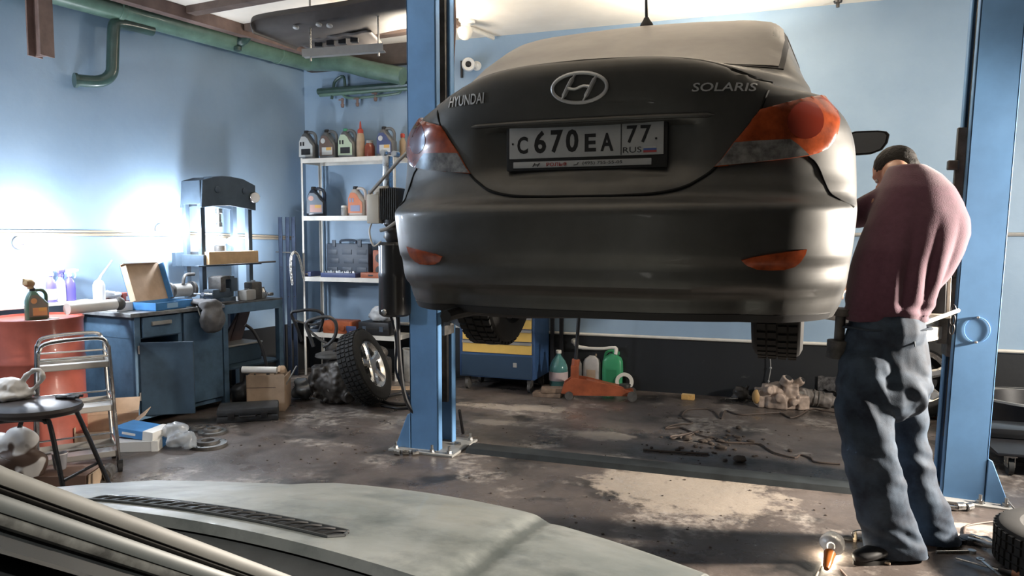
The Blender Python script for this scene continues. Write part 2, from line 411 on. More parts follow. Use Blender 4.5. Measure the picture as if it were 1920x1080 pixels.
def c_base(t, z):
    s = 1 if t >= 0 else -1; a = abs(t); zt = c_zt(t)
    zz = z if z < .6 else .6+(z-.6)/(zt-.6)*(1.04-.6)
    w = smoothtab(cW, zz); yc = smoothtab(cY, zz)
    yr = yc+DR; yf = YFR-DF-.12*max(0, (zz-.6))
    if a <= 1:
        th = a*PI/2; x = w*math.sin(th)**(2/2.6); y = yc+DR*(1-math.cos(th)**(2/2.3))
        if zz > .60:                                        # number plate recess in the boot lid
            kx = max(0, min(1, (.40-x)/.13)); kz = max(0, min(1, (.845-z)/.006)) * max(0, min(1, (z-.63)/.07))
            y += .034*kx*kz
        if zz < .32: y += .05*max(0, min(1, (.60-x)/.10))*max(0, min(1, (.312-zz)/.02))
    elif a <= 2:
        x = w; y = yr+(yf-yr)*(a-1)
        x -= .03*max(0, (a-1.55)/.45)**2
    else:
        th = (3-a)*PI/2; x = (w-.03)*math.sin(th)**(2/2.4); y = yf+DF*math.cos(th)**(2/2.2)
    return Vector((s*x, y, z))
def c_surf(t, z, off=0.0):
    p = c_base(t, z)
    if off:
        e = .004
        du = c_base(t+e, z)-c_base(t-e, z); dz = c_base(t, min(z+e, c_zt(t)))-c_base(t, z-e)
        n = dz.cross(du)
        if n.length > 1e-9:
            n.normalize()
            if n.y > .2 and abs(t) < .9 or n.x*p.x < 0 and abs(t) > 1: n = -n
            p += n*off
    return p
ts = [i/34 for i in range(35)]+[1+i/44 for i in range(1, 45)]+[2+i/16 for i in range(1, 17)]
TS = [-t for t in ts[:0:-1]]+ts[:-1]          # closed ring, rear centre in the middle
NR = 52
b = MB()
WC = [(.93, .29), (3.50, .29)]; WR_ = .345
def arch_snap(p):
    return p
rows = []
for r in range(NR+1):
    row = []
    for t in TS:
        zt = c_zt(t); k = r/NR
        row.append(c_base(t, .20+(zt-.20)*k))
    rows.append(row)
def in_arch(p): return abs(p.x) > .6 and any((p.y-y)**2+(p.z-z)**2 < WR_**2 for y, z in WC)
nT = len(TS)
# snap side vertices near the wheel arch onto the circle so that the cut is round
for row in rows:
    for i, p in enumerate(row):
        if abs(p.x) > .6:
            for y, z in WC:
                d = math.hypot(p.y-y, p.z-z)
                if .90*WR_ < d < 1.08*WR_:
                    q = WR_/d; row[i] = Vector((p.x, y+(p.y-y)*q*1.0005, z+(p.z-z)*q*1.0005))
vs = [p for row in rows for p in row]; fs = []
for r in range(NR):
    for i in range(nT):
        j = (i+1) % nT; f = (r*nT+i, r*nT+j, (r+1)*nT+j, (r+1)*nT+i)
        c = (vs[f[0]]+vs[f[1]]+vs[f[2]]+vs[f[3]])/4
        if not in_arch(c): fs.append(f)
b.add(vs, fs)
# --- deck, glasshouse, roof and bonnet: rows across the car between matching left/right ring points
zC = [(.07, 1.042), (.16, 1.058), (.30, 1.074), (.42, 1.088), (.5, 1.122), (.6, 1.168), (.8, 1.264), (1.0, 1.352), (1.12, 1.397), (1.22, 1.424), (1.5, 1.455), (2.0, 1.462), (2.5, 1.44), (2.8, 1.40), (3.0, 1.30), (3.3, 1.12), (3.5, 1.0), (3.7, .96), (4.1, .88), (4.25, .79), (4.33, .70)]
ROOF = [(0, 0, 1), (.25, .30, .992), (.5, .60, .968), (.62, .735, .945), (.70, .795, .915), (.76, .832, .86), (.82, .868, .74), (.88, .917, .53), (.94, .962, .33), (1, 1, 0)]
ROOFX = [(a, b_) for a, b_, c in ROOF]; ROOFZ = [(a, c) for a, b_, c in ROOF]
def c_top(y, u, w, zb):                        # u in -1..1 across
    zc = max(zb, smoothtab(zC, y)); a = abs(u); ph = a*PI/2; hh = zc-zb
    k = max(0, min(1, (hh-.09)/.20)); k = k*k*(3-2*k)
    xf = lerp(math.sin(ph), interp(ROOFX, a), k); h = lerp(math.cos(ph), interp(ROOFZ, a), k)
    return Vector((math.copysign(w*xf, u), y, zb+hh*h))
NU = 20; top = []
for t in ts:
    p = c_base(t, c_zt(t)); top.append([c_top(p.y, u/NU, abs(p.x), p.z) for u in range(-NU, NU+1)])
b.grid(top)
body = b.build('body_shell', M_paint, car, 50, weld=True)
def ring_at(y):                                # half width and height of the body's upper edge at a given y
    lo, hi = 0.0, 3.0
    for _ in range(40):
        m = (lo+hi)/2
        if c_base(m, c_zt(m)).y < y: lo = m
        else: hi = m
    p = c_base(lo, c_zt(lo)); return p.x, p.z
def c_roof(y, x, off=0.0):
    w, zb = ring_at(y); lo, hi = 0.0, 1.0
    for _ in range(30):
        m = (lo+hi)/2
        if c_top(y, m, w, zb).x < abs(x): lo = m
        else: hi = m
    p = c_top(y, lo, w, zb); p.x = x if abs(x) < w else p.x
    if off:
        w2, z2 = ring_at(y+.01); w1, z1 = ring_at(y-.01)
        dy = c_top(y+.01, lo, w2, z2)-c_top(y-.01, lo, w1, z1); du = c_top(y, min(1, lo+.01), w, zb)-c_top(y, max(-1, lo-.01), w, zb)
        n = du.cross(dy); n.normalize()
        if n.z < 0: n = -n
        if x < 0: n.x = -n.x
        p += n*off
    return p
# --- panels laid on the shell: outline in (t, z), cut into a fine net, lifted and given a rim
def patch(name, poly, m, off, step=.02, parent=None, ustep=None, depth=.012, smooth=40, f=None, dome=0):
    f = f or c_surf
    bm = bmesh.new(); vv = [bm.verts.new((p[0], p[1], 0)) for p in poly]; bm.faces.new(vv)
    us = [p[0] for p in poly]; zs = [p[1] for p in poly]; ustep = ustep or step
    for (lo, hi, st, ax) in ((min(us), max(us), ustep, 0), (min(zs), max(zs), step, 1)):
        k = math.floor(lo/st)+1
        while k*st < hi-1e-6:
            c = [0, 0, 0]; c[ax] = k*st; no = [0, 0, 0]; no[ax] = 1
            bmesh.ops.bisect_plane(bm, geom=bm.verts[:]+bm.edges[:]+bm.faces[:], plane_co=c, plane_no=no); k += 1
    bound = {v for e in bm.edges if e.is_boundary for v in e.verts}
    ext = bmesh.ops.extrude_edge_only(bm, edges=[e for e in bm.edges if e.is_boundary])
    back = {v for v in ext['geom'] if isinstance(v, bmesh.types.BMVert)}
    for v in bm.verts:
        u, z = v.co.x, v.co.y
        o = off-depth if v in back else off*(1 if (v in bound or not dome) else dome)
        v.co = f(u, z, o)
    bmesh.ops.recalc_face_normals(bm, faces=bm.faces[:])
    me = bpy.data.meshes.new(name); bm.to_mesh(me); bm.free(); me.materials.append(m)
    me.shade_smooth(); me.set_sharp_from_angle(angle=math.radians(smooth))
    o = bpy.data.objects.new(name, me); COL.objects.link(o); o.parent = parent or car
    return o
dgx = bpy.context.evaluated_depsgraph_get()
bvh = BVHTree.FromPolygons([v.co.copy() for v in body.data.vertices], [tuple(p.vertices) for p in body.data.polygons])
CO = Vector((CX, CY, CZ))
def t_of(p):                                   # local surface point -> t
    lo, hi = 0.0, 1.0
    zt_guess = p.z
    for _ in range(40):
        m = (lo+hi)/2
        q = c_base(m, min(p.z, c_zt(m)))
        if q.x < abs(p.x)-1e-5 and q.y < p.y+.6: lo = m
        else: hi = m
    t = lo
    q1 = c_base(1.0, p.z)
    if p.y > q1.y: t = 1+(p.y-q1.y)/2.6
    return math.copysign(t, p.x)
def px_tz(px, py):
    h = bvh.ray_cast(EYE-CO, ray(px, py).normalized())
    if h[0] is None: return None
    return t_of(h[0]), h[0].z
def px_poly(pts): return [q for q in (px_tz(*p) for p in pts) if q]
def mirror(poly): return [(-a, z) for a, z in poly][::-1]
def t_x(x, z):                                 # rear x -> t at height z
    lo, hi = 0.0, 1.0
    for _ in range(40):
        m = (lo+hi)/2
        if c_base(m, min(z, c_zt(m))).x < x: lo = m
        else: hi = m
    return lo
# boot lid
LID = [(.604, .10), (.607, .20), (.615, .27), (.63, .325), (.648, .36), (.69, .414), (.77, .473), (.856, .535), (.92, .560)]
lid = []
for z, x in LID: lid.append((t_x(x, z), z))
def top_x(x):                                  # t where the upper edge reaches x
    lo, hi = 0.0, 1.0
    for _ in range(40):
        m = (lo+hi)/2
        if c_base(m, c_zt(m)).x < x: lo = m
        else: hi = m
    return lo
lid.append((top_x(.565), c_zt(top_x(.565))-.003)); nL = len(lid)
lid += [(top_x(x), c_zt(top_x(x))-.003) for x in (.54, .52, .5, .48, .46, .44, .42, .40, .37, .34, .3, .25, .2, .15, .1, .05)]
lidpoly = [(-a, z) for a, z in lid]+[(0, c_zt(0)-.003)]+lid[::-1]
patch('boot_lid', lidpoly, M_paint, .004, .018, ustep=.02, depth=.012)
seam = MB(); half = [c_surf(t, z, .0012) for t, z in lid[:nL]]
mir = [Vector((-p.x, p.y, p.z)) for p in half]
seam.tube(catmull(mir[::-1], 6)+catmull(half, 6), .0055, 6); seam.build('boot_lid_gap', M_seam, car)
# tail lamps
RT = [(1424, 205), (1448, 199), (1475, 193), (1510, 186), (1540, 183), (1558, 187), (1566, 200), (1569, 220), (1567, 245), (1560, 263), (1548, 279), (1530, 288), (1512, 293), (1475, 298), (1440, 302), (1390, 308), (1338, 314), (1352, 299), (1374, 268), (1395, 243), (1410, 222)]
RC = [(1512, 292), (1475, 298), (1440, 302), (1390, 308), (1340, 313), (1354, 297), (1375, 268), (1410, 265), (1445, 263), (1478, 262), (1492, 272)]
RK = [(1505+33*math.cos(a*PI/10), 228+34*math.sin(a*PI/10)) for a in range(20)]
RF = [(1390, 488), (1412, 482), (1440, 477), (1475, 472), (1511, 467), (1508, 477), (1500, 489), (1488, 500), (1468, 506), (1440, 507), (1418, 505), (1402, 498)]
pT, pC, pK, pF = map(px_poly, (RT, RC, RK, RF))
for sgn in (1, -1):
    g = (lambda q: q) if sgn > 0 else mirror
    tl = patch('tail_lamp', g(pT), M_red, .010, .012, ustep=.02, depth=.02, dome=1.3); tl['label'] = 'orange red tail lamp lens'
    patch('reversing_lens', g(pC), M_clear, .0142, .012, ustep=.02, depth=.006, parent=tl)
    patch('round_lamp', g(pK), M_dkred, .0145, .012, ustep=.02, depth=.004, parent=tl)
    patch('rear_reflector', g(pF), M_red, .006, .012, ustep=.02, depth=.012)
# bumper to wing joint
for s in (1, -1):
    j = MB(); pts = [px_tz(*p) for p in ((1516, 294), (1527, 303), (1536, 318), (1545, 340), (1556, 362), (1575, 375), (1600, 388))]
    pts = [c_surf(t*s, z, .001) for t, z in pts if t]
    j.tube(catmull(pts, 4), .0035, 6); j.build('bumper_joint', M_seam, car)
# rear window and side windows
def c_roof_f(x, y, off): return c_roof(y, x, off)
rw = [(-.585, .49), (-.45, .43), (-.25, .39), (0, .375), (.25, .39), (.45, .43), (.585, .49), (.59, .6), (.595, .85), (.585, 1.075), (.45, 1.115), (0, 1.135), (-.45, 1.115), (-.585, 1.075), (-.595, .85), (-.59, .6)]
patch('window_seal', [(x*1.03, .76+(y-.76)*1.03) for x, y in rw], M_black, .003, .06, f=c_roof_f, depth=.01)
gl = patch('rear_window', rw, M_glass, .006, .06, f=c_roof_f, depth=.006); gl['label'] = 'dusty rear window'
def side_f(s):
    def f(u, y, off):
        w, zb = ring_at(y); p = c_top(y, u, w, zb); q = c_top(y, u, w, zb)
        p.x += off; p.x *= s; return p
    return f
for s in (1, -1):
    patch('side_window', [(.62, 1.25), (.90, 1.22), (.93, 2.0), (.93, 2.9), (.72, 2.75), (.57, 2.4), (.55, 1.7)], M_glass, .006, .08, f=side_f(s), depth=.008)
    wx = [(1.0+i/44, 0) for i in range(45)]
    for y0 in (1.62, 2.62):
        h = MB(); x = .85
        h.tube([(s*.835, y0-.1, .80), (s*.885, y0-.09, .805), (s*.893, y0, .81), (s*.885, y0+.08, .805), (s*.835, y0+.1, .80)], .016, 10, smooth=4)
        h.build('door_handle', M_paint, car)
    out = [(-.105, -.055), (-.10, .055), (-.06, .066), (.06, .066), (.105, .058), (.120, .040), (.112, -.005), (.085, -.045), (.03, -.066), (-.06, -.070)]
    mr = MB(); oc = [V(s*(1.025+a), 2.45, .995+c_) for a, c_ in out]; cc_ = V(s*1.025, 2.45, .995)
    mr.loft([[cc_+(p-cc_)*k+V(0, dy, 0) for p in oc] for k, dy in ((.86, .012), (.97, .0), (1.0, .01), (.97, .05), (.80, .10), (.45, .13))]); mr.tube([(s*.90, 2.50, .955), (s*.82, 2.53, .94)], .03, 10)
    mo = mr.build('wing_mirror', M_black, car)
    gm = MB(); gm.loft([[cc_+(p-cc_)*.86+V(0, dy, 0) for p in oc] for dy in (.011, .0)]); gm.build('mirror_glass', mat('mirror_glass', (.34, .36, .37), .15, .8), mo)
# wheels
def wheel_mesh(prefix, parent, c, r=.312, w=.19, rim=.2, axis='x', rz=0):
    """tyre + five spoke alloy rim; axis of the wheel along local x, outer face to +x"""
    ty = MB(); prof = [(rim, -w*.42), (rim+.02, -w*.49), (r-.035, -w*.5), (r-.012, -w*.44), (r, -w*.33), (r, w*.33), (r-.012, w*.44), (r-.035, w*.5), (rim+.02, w*.49), (rim, w*.42), (rim-.006, 0)]
    n = 48; ty.lathe(prof+[prof[0]], n, c, (1, 0, 0), cap=False)
    ax = Vector((1, 0, 0))
    for k in range(n*1):                         # tread blocks
        for off in (-.30, -.10, .10, .30):
            a = 2*PI*(k+.25*(off > 0))/n
            p = Vector(c)+Vector((off*w, math.cos(a)*(r+.001), math.sin(a)*(r+.001)))
            ty.box(p, (w*.16, 2*PI*r/n*.68, .014), rx=a-PI/2)
    t = ty.build('tyre', M_rubber, parent, 30)
    rm = MB(); rm.lathe([(rim, -w*.42), (rim-.02, -w*.36), (rim-.028, w*.30), (rim-.014, w*.38), (rim+.004, w*.44), (rim+.004, w*.40)], 40, c, (1, 0, 0), cap=False)
    for k in range(5):
        a = 2*PI*k/5+PI/2
        d = Vector((0, math.cos(a), math.sin(a))); e = Vector((0, -math.sin(a), math.cos(a)))
        sec = []
        for q, hw, xx, th in ((.02, .05, .31, .03), (.07, .034, .33, .03), (.13, .03, .36, .028), (rim-.012, .045, .38, .025)):
            o = Vector(c)+d*q+Vector((w*xx, 0, 0))
            sec.append([o-e*hw, o-e*hw*.55+Vector((.014, 0, 0)), o+e*hw*.55+Vector((.014, 0, 0)), o+e*hw, o+e*hw*.9-Vector((th, 0, 0)), o-e*hw*.9-Vector((th, 0, 0))])
        rm.loft(sec)
    rm.lathe([(.062, -.03), (.06, .012), (.05, .02), (.001, .022)], 20, Vector(c)+Vector((w*.31, 0, 0)), (1, 0, 0))
    rm.build('rim', M_alloy, parent, 35)
    ds = MB(); ds.lathe([(.13, -.01), (.13, .01)], 28, Vector(c)+Vector((0, 0, 0)), (1, 0, 0)); ds.build('brake_disc', M_under, parent)
for x, y in ((-.635, .93), (.60, .93), (-.72, 3.5), (.72, 3.5)):
    e = bpy.data.objects.new('wheel', None); COL.objects.link(e); e.parent = car
    e.location = (x, y, .295); e.rotation_euler = (0, 0, 0 if x > 0 else PI)
    wheel_mesh('w', e, (0, 0, 0))
# black strip along the bumper's lower edge, standing in for the shade there
patch('bumper_shade_strip', [(-.80, .201), (-.4, .201), (0, .201), (.4, .201), (.80, .201), (.80, .222), (.4, .226), (0, .226), (-.4, .226), (-.80, .222)], M_black, .003, .02, ustep=.04, depth=.01)
# underside
u = MB()
u.bb((-.52, .22, .232), (.52, 4.0, .30)); u.bb((-.70, .42, .232), (.70, 3.9, .30)); u.bb((-.80, 1.3, .19), (.80, 3.1, .30), bev=.02)
u.tube([(-.62, .95, .30), (-.5, .85, .26), (.5, .85, .26), (.62, .95, .30)], .045, 10)
for s in (-1, 1): u.bb((s*.60, .55, .62), (s*.80, 1.35, .66)); u.bb((s*.45, .5, .25), (s*.6, 1.4, .7))
u.build('underbody', M_under, car)
e = MB(); e.lathe([(.02, -.25), (.10, -.22), (.11, 0), (.10, .22), (.02, .25)], 20, (-.33, .42, .235), (1, .1, 0), sx=.7); e.tube([(-.45, .4, .2), (-.5, .2, .195), (-.51, .12, .19)], .022, 10, smooth=4)
e.tube([(-.2, .45, .24), (-.1, .9, .22), (-.05, 1.6, .2), (-.05, 3, .2)], .025, 10, smooth=4); e.build('exhaust', M_under, car)
# aerial
a = MB(); p = c_roof(1.20, 0); a.lathe([(.032, -.004), (.028, .012), (.016, .028), (.01, .04)], 16, p, (0, -.15, 1)); a.tube([p+V(0, -.006, .035), p+V(-.0, -.035, .20), p+V(0, -.09, .42)], [.007, .005, .004], 8)
a.build('aerial', M_black, car)
# ------------------------------------------------ lettering on the boot
def text_mesh(s, size=1.0, ext=.0, bold=0.0):
    cu = bpy.data.curves.new('t', 'FONT'); cu.body = s; cu.size = size; cu.extrude = ext; cu.offset = bold; cu.resolution_u = 3
    cu.align_x = 'LEFT'; o = bpy.data.objects.new('t', cu); COL.objects.link(o)
    dg = bpy.context.evaluated_depsgraph_get(); dg.update()
    me = bpy.data.meshes.new_from_object(o.evaluated_get(dg), depsgraph=dg)
    v = [x.co.copy() for x in me.vertices]; f = [tuple(p.vertices) for p in me.polygons]
    bpy.data.objects.remove(o); bpy.data.curves.remove(cu); bpy.data.meshes.remove(me)
    x0 = min(p.x for p in v); x1 = max(p.x for p in v); y0 = min(p.y for p in v); y1 = max(p.y for p in v)
    v = [V((p.x-x0)/(x1-x0), (p.y-y0)/(y1-y0), p.z) for p in v]
    return v, f                                              # normalised to the unit box
def letters_on_boot(name, s, x0, x1, z0, z1, m, slant=0, zs=0, bold=.01):
    v, f = text_mesh(s, 1, .5, bold); o = MB()
    pts = []
    for p in v:
        z = lerp(z0, z1, p.y)+zs*p.x; x = lerp(x0, x1, p.x)+slant*(p.y)
        q = c_surf(math.copysign(t_x(abs(x), z), x), z); q.y -= .007+.003*p.z; pts.append(q)
    o.add(pts, f); return o.build(name, m, car, 30)
M_letter = mat('satin_chrome', (.62, .63, .64), .38, .5)
letters_on_boot('maker_lettering', 'HYUNDAI', -.502, -.352, .926, .962, M_letter, .004, -.0)
letters_on_boot('model_lettering', 'SOLARIS', .342, .528, .922, .948, M_letter, .006)
em = MB(); ec = (-.008, .951); ring = []
for k in range(40):
    an = 2*PI*k/40; x = ec[0]+.090*math.cos(an); z = ec[1]+.046*math.sin(an)
    q = c_surf(math.copysign(t_x(abs(x), z), x), z); q.y -= .010; ring.append(q)
em.tube(ring, .006, 8, close=True)
def sw(pts, rr):
    o = []
    for x, z in pts:
        x += ec[0]; z += ec[1]; q = c_surf(math.copysign(t_x(abs(x), z), x), z); q.y -= .012; o.append(q)
    em.tube(o, rr, 8, smooth=5, flat=.6)
sw([(-.058, -.033), (-.045, -.012), (-.030, .014), (-.012, .041)], [.006, .010, .010, .005])
sw([(.012, -.041), (.030, -.014), (.045, .012), (.058, .033)], [.005, .010, .010, .006])
sw([(-.036, .0), (-.014, -.004), (.014, .004), (.036, .0)], [.010, .008, .008, .010])
em.build('maker_emblem', M_letter, car)
# ------------------------------------------------ number plate
pl = bpy.data.objects.new('number_plate', None); COL.objects.link(pl); pl.parent = car
pyb = c_base(0, .77).y
pl.location = (-.004, pyb-.004, .774); pl.rotation_euler = (.0, 0, 0)
M_plate = mat('plate_white', (.40, .41, .42), .4, var=.06, vscale=20); M_ink = mat('plate_ink', (.012, .012, .014), .5)
M_plate_red = mat('plate_red', (.35, .05, .05), .5); M_plate_blue = mat('plate_blue', (.05, .1, .3), .5)
f_ = MB(); f_.box((0, -.008, -.004), (.545, .016, .150), bev=.006); f_.build('plate_frame', M_black, pl)
f_ = MB(); f_.box((0, -.0165, .014), (.520, .005, .104), bev=.002); f_.build('plate_panel', M_plate, pl)
f_ = MB(); f_.box((-.012, -.0165, -.059), (.468, .005, .021), bev=.002); f_.build('dealer_strip', M_plate, pl)
def flat_text(name, s, x0, x1, z0, z1, m, bold=.02, yy=-.0195):
    v, f = text_mesh(s, 1, .3, bold); o = MB()
    o.add([(lerp(x0, x1, p.x), yy-.0006*(p.z+.3), lerp(z0, z1, p.y)) for p in v], f); return o.build(name, m, pl, 30)
o = None
for ch, xa, xb, za, zb in (('C', -.231, -.193, -.022, .036), ('6', -.171, -.129, -.022, .053), ('7', -.113, -.071, -.022, .053), ('0', -.061, -.018, -.022, .053), ('E', .003, .041, -.022, .036), ('A', .056, .099, -.022, .036)):
    flat_text('plate_character', ch, xa, xb, za, zb, M_ink, .03)
flat_text('region_code', '7', .142, .176, .0, .056, M_ink, .02); flat_text('region_code', '7', .186, .220, .0, .056, M_ink, .02)
flat_text('country_code', 'RUS', .130, .190, -.030, -.012, M_ink, .0)
d = MB(); d.box((.124, -.0195, .014), (.003, .001, .100)); d.build('plate_divider', M_ink, pl)
for k, m in enumerate((M_plate_red, M_plate_blue, M_plate)):
    d = MB(); d.box((.217, -.0195, -.0275+.0065*k), (.042, .001, .0065)); d.build('flag_stripe', m, pl)
d = MB(); 
for x in (-.247, .236): d.cyl((x, -.019, .012), (x, -.021, .012), .0035, n=10)
d.build('plate_screw', M_ink, pl)
flat_text('dealer_name', 'РОЛЬФ', -.128, -.056, -.066, -.053, M_plate_red, .02); flat_text('dealer_phone', '(495) 755-55-05', -.004, .128, -.066, -.053, M_ink, .0)
d = MB(); 
for q in ([(-.176, -.065), (-.168, -.054)], [(-.160, -.065), (-.152, -.054)], [(-.172, -.060), (-.156, -.059)]): d.tube([(a, -.0196, c) for a, c in q], .0016, 6)
d.build('dealer_logo', M_ink, pl)
d = MB(); d.tube([(-.034, -.0196, -.064), (-.022, -.0196, -.062), (-.018, -.0196, -.055)], .0014, 6); d.build('dealer_tick', M_ink, pl)
# handle bar lip over the plate
h = MB(); hp = []
for k in range(41):
    x = -.41+.82*k/40; z = .852-.0*abs(x); q = c_surf(math.copysign(t_x(abs(x), z), x), z); hp.append(q+V(0, -.006, 0))
h.tube(hp, [.001]+[.008]*39+[.001], 8); h.build('boot_grip', M_paint, car)
# ================================================================== TWO POST LIFT
M_post = mat('blue_post_enamel', (.13, .285, .53), .52, 0, var=.14, vscale=2.5, coat=.0, rvar=.06)
M_rail = mat('greasy_steel', (.10, .095, .09), .45, .8, var=.5, vscale=6)
M_grey = mat('grey_enamel', (.30, .30, .29), .45, var=.1, vscale=8)
M_cast = mat('cast_iron', (.11, .105, .10), .6, .5, var=.4, vscale=14)
def lift_post(name, label, x0, yf, inner, lean, H):
    """C section column; inner = +1 when the open side faces +X"""
    w, dp = .207, .285
    t = thing(name, label, 'lift', (x0+w/2, yf, 0), 0, 'posts of the two post lift')
    t.rotation_euler = (0, lean, 0)
    i = inner
    def X(a): return -i*w/2 + i*a                  # a measured from the closed side
    c = MB(); th = .012
    c.bb((X(0), 0, .012), (X(th), dp, H))
    c.bb((X(0), 0, .012), (X(w), th, H)); c.bb((X(0), dp-th, .012), (X(w), dp, H))
    c.bb((X(w-th), 0, .012), (X(w), .062, H)); c.bb((X(w-th), dp-.062, .012), (X(w), dp, H))
    c.build('column', M_post, t, bevel=.004)
    r = MB(); r.bb((X(.02), .07, .02), (X(.03), dp-.07, H-.05)); r.bb((X(w-.06), .066, .30), (X(w-.022), .10, H-.05)); r.bb((X(w-.06), dp-.10, .30), (X(w-.022), dp-.066, H-.05)); r.build('slide_rail', M_rail, t)
    s = MB(); s.cyl((X(w*.5), dp*.5, .1), (X(w*.5), dp*.5, H-.1), .022, n=12); s.build('hydraulic_ram', M_steel, t)
    b = MB(); b.bb((-w/2-.13, -.07, 0), (w/2+.13, dp+.07, .016)); b.build('base_plate', M_grey, t, bevel=.003)
    for yy in (.004, dp-.004):
        g = MB(); g.prism([(X(0), .016), (X(0)-i*.11, .016), (X(0)-i*.105, .03), (X(0)-i*.02, .24), (X(0), .25)], .012, Matrix.Translation((0, yy+.006, 0)) @ Matrix.Rotation(PI/2, 4, 'X'))
        g.build('gusset', M_post, t, bevel=.003)
    for bx, byy in ((-w/2-.09, -.035), (w/2-.03, -.035), (w/2+.09, -.03), (-w/2-.09, dp+.035), (w/2+.09, dp+.035)):
        k = MB(); k.lathe([(.024, 0), (.024, .004)], 16, (bx, byy, .016)); k.lathe([(.017, 0), (.017, .014)], 6, (bx, byy, .02)); k.cyl((bx, byy, .03), (bx, byy, .062), .009, n=10); k.build('anchor_bolt', M_steel, t)
    # carriage and arms
    zc = CZ+.06
    k = MB(); k.bb((X(w-.05), .068, zc-.25), (X(w+.02), dp-.068, zc+.55)); k.bb((X(w+.02), .05, zc-.18), (X(w+.07), dp-.05, zc-.02))
    k.build('carriage', M_cast, t, bevel=.004)
    return t, X, w, dp, zc
postL, X, w, dp, zc = lift_post('lift_post', 'blue lift post standing left of the raised car with the black pump tank', -2.355, 4.49, 1, .0, 3.285)
# hydraulic power unit on the left post
u = bpy.data.objects.new('power_unit', None); COL.objects.link(u); u.parent = postL
u.location = (-.19, -.03, 0)
tk = MB(); tk.lathe([(.085, .90), (.104, .915), (.107, .95), (.104, 1.15), (.108, 1.17), (.104, 1.19), (.103, 1.365), (.085, 1.385), (.0, 1.385)], 28, (0, 0, 0)); tk.build('oil_tank', mat('tank_black', (.014, .014, .015), .28, coat=.3), u)
bt = MB(); bt.lathe([(.02, 0), (.02, .012), (.012, .02)], 12, (-.02, -.10, .935), (0, -1, 0)); bt.build('drain_plug', M_steel, u)
mo = MB(); mo.lathe([(.045, 1.38), (.06, 1.40), (.062, 1.46), (.05, 1.48), (.07, 1.50), (.072, 1.53)], 20); mo.box((.0, 0, 1.63), (.13, .14, .21), bev=.02)
for k in range(9): mo.box((-.056+k*.014, -.072, 1.63), (.005, .02, .2))
for k in range(7): mo.box((-.07, -.05+k*.017, 1.63), (.02, .005, .2))
mo.build('pump_motor', mat('motor_black', (.03, .03, .032), .4), u)
bx = MB(); bx.box((-.115, -.03, 1.60), (.09, .09, .19), bev=.008); bx.box((-.06, -.02, 1.71), (.10, .10, .07), bev=.008); bx.build('switch_box', mat('ivory_enamel', (.55, .52, .45), .4), u)
bx = MB(); bx.box((-.03, -.02, 1.83), (.045, .06, .22), bev=.006); bx.cyl((-.05, -.05, 1.96), (-.05, -.02, 1.96), .022, n=14); bx.cyl((.03, -.05, 1.95), (.03, 0, 1.95), .02, n=14); bx.build('valve_block', M_steel, u)
lv = MB(); lv.tube([(-.12, -.10, 1.70), (-.10, -.11, 1.71), (.10, -.11, 1.90), (.18, -.10, 1.97)], .011, 8); lv.build('release_lever', M_grey, u)
lv = MB(); lv.tube([(-.05, -.09, 1.46), (.0, -.10, 1.47), (.09, -.09, 1.53)], .012, 8); lv.build('hand_lever', M_grey, u)
cb = MB(); cb.tube([(-.15, -.02, 1.52), (-.155, -.05, 1.45), (-.12, -.06, 1.36), (-.07, -.05, 1.39)], .006, 8, smooth=6); cb.build('motor_cable', M_white, u)
hs = MB(); hs.tube([(.02, 0, .90), (.03, 0, .62), (.06, .02, .35), (.14, .06, .2)], .014, 8, smooth=6); hs.tube([(-.05, .02, .92), (-.02, .05, .72), (-.05, .1, .5), (.05, .12, .3)], .009, 8, smooth=6); hs.build('oil_hose', M_dark, u)
postR, XR_, w, dp, zc = lift_post('lift_post', 'blue lift post at the right edge behind the bending man', .795, 4.63, -1, math.radians(1.9), 3.27)
ins = MB(); ring_ = [(-.0+.06*math.cos(a*PI/20), -.003, .935+.066*math.sin(a*PI/20)) for a in range(40)]
ins.tube(ring_, .002, 6, close=True); ins.build('inspection_ring', M_post, postR)
for dz in (.066, -.066):
    k = MB(); k.ball((.0, -.006, .935+dz), .008, 8); k.build('cover_screw', M_steel, postR)
k = MB(); k.bb((-.15, .06, 1.2), (-.105, .10, 2.0)); k.box((-.165, .05, 1.80), (.05, .05, .05), bev=.006); k.build('safety_rack', M_rail, postR, bevel=.003)
ch = MB()
for q in range(3): ch.tube([(-.118+.0*q+.012*math.cos(a*PI/8), -.004, 1.03-.05*q+.03*math.sin(a*PI/8)) for a in range(16)], .004, 6, close=True)
ch.build('chain_links', M_dark, postR)
# swing arms with lifting pads (each bolted to its post's carriage)
def arm(post, X, a, ends, M):
    for (ex, ey) in ends:
        e = bpy.data.objects.new('swing_arm', None); COL.objects.link(e); e.parent = post
        z = zc-.12
        m = MB(); p0 = Vector((X(w+.05), dp/2, z)); p1 = Vector((ex, ey, z))
        d = (p1-p0); L = d.length; rz = math.atan2(d.y, d.x)
        m.box(p0+d*.30, (L*.62, .09, .07), rz=rz, bev=.006); m.box(p0+d*.76, (L*.5, .065, .05), rz=rz, bev=.005); m.build('arm_beam', M, e)
        m = MB(); m.lathe([(.05, -.04), (.05, .04), (.022, .045), (.022, .15), (.055, .155), (.06, .185)], 18, p1); m.build('lifting_pad', M_cast, e)
arm(postL, X, 1, [(.78, -.72), (.80, .75)], M_rail)
M_armp = mat('scuffed_arm_paint', (.50, .46, .40), .45, .2, var=.35, vscale=9)
arm(postR, XR_, -1, [(-.72, -.90), (-.85, .75)], M_armp)
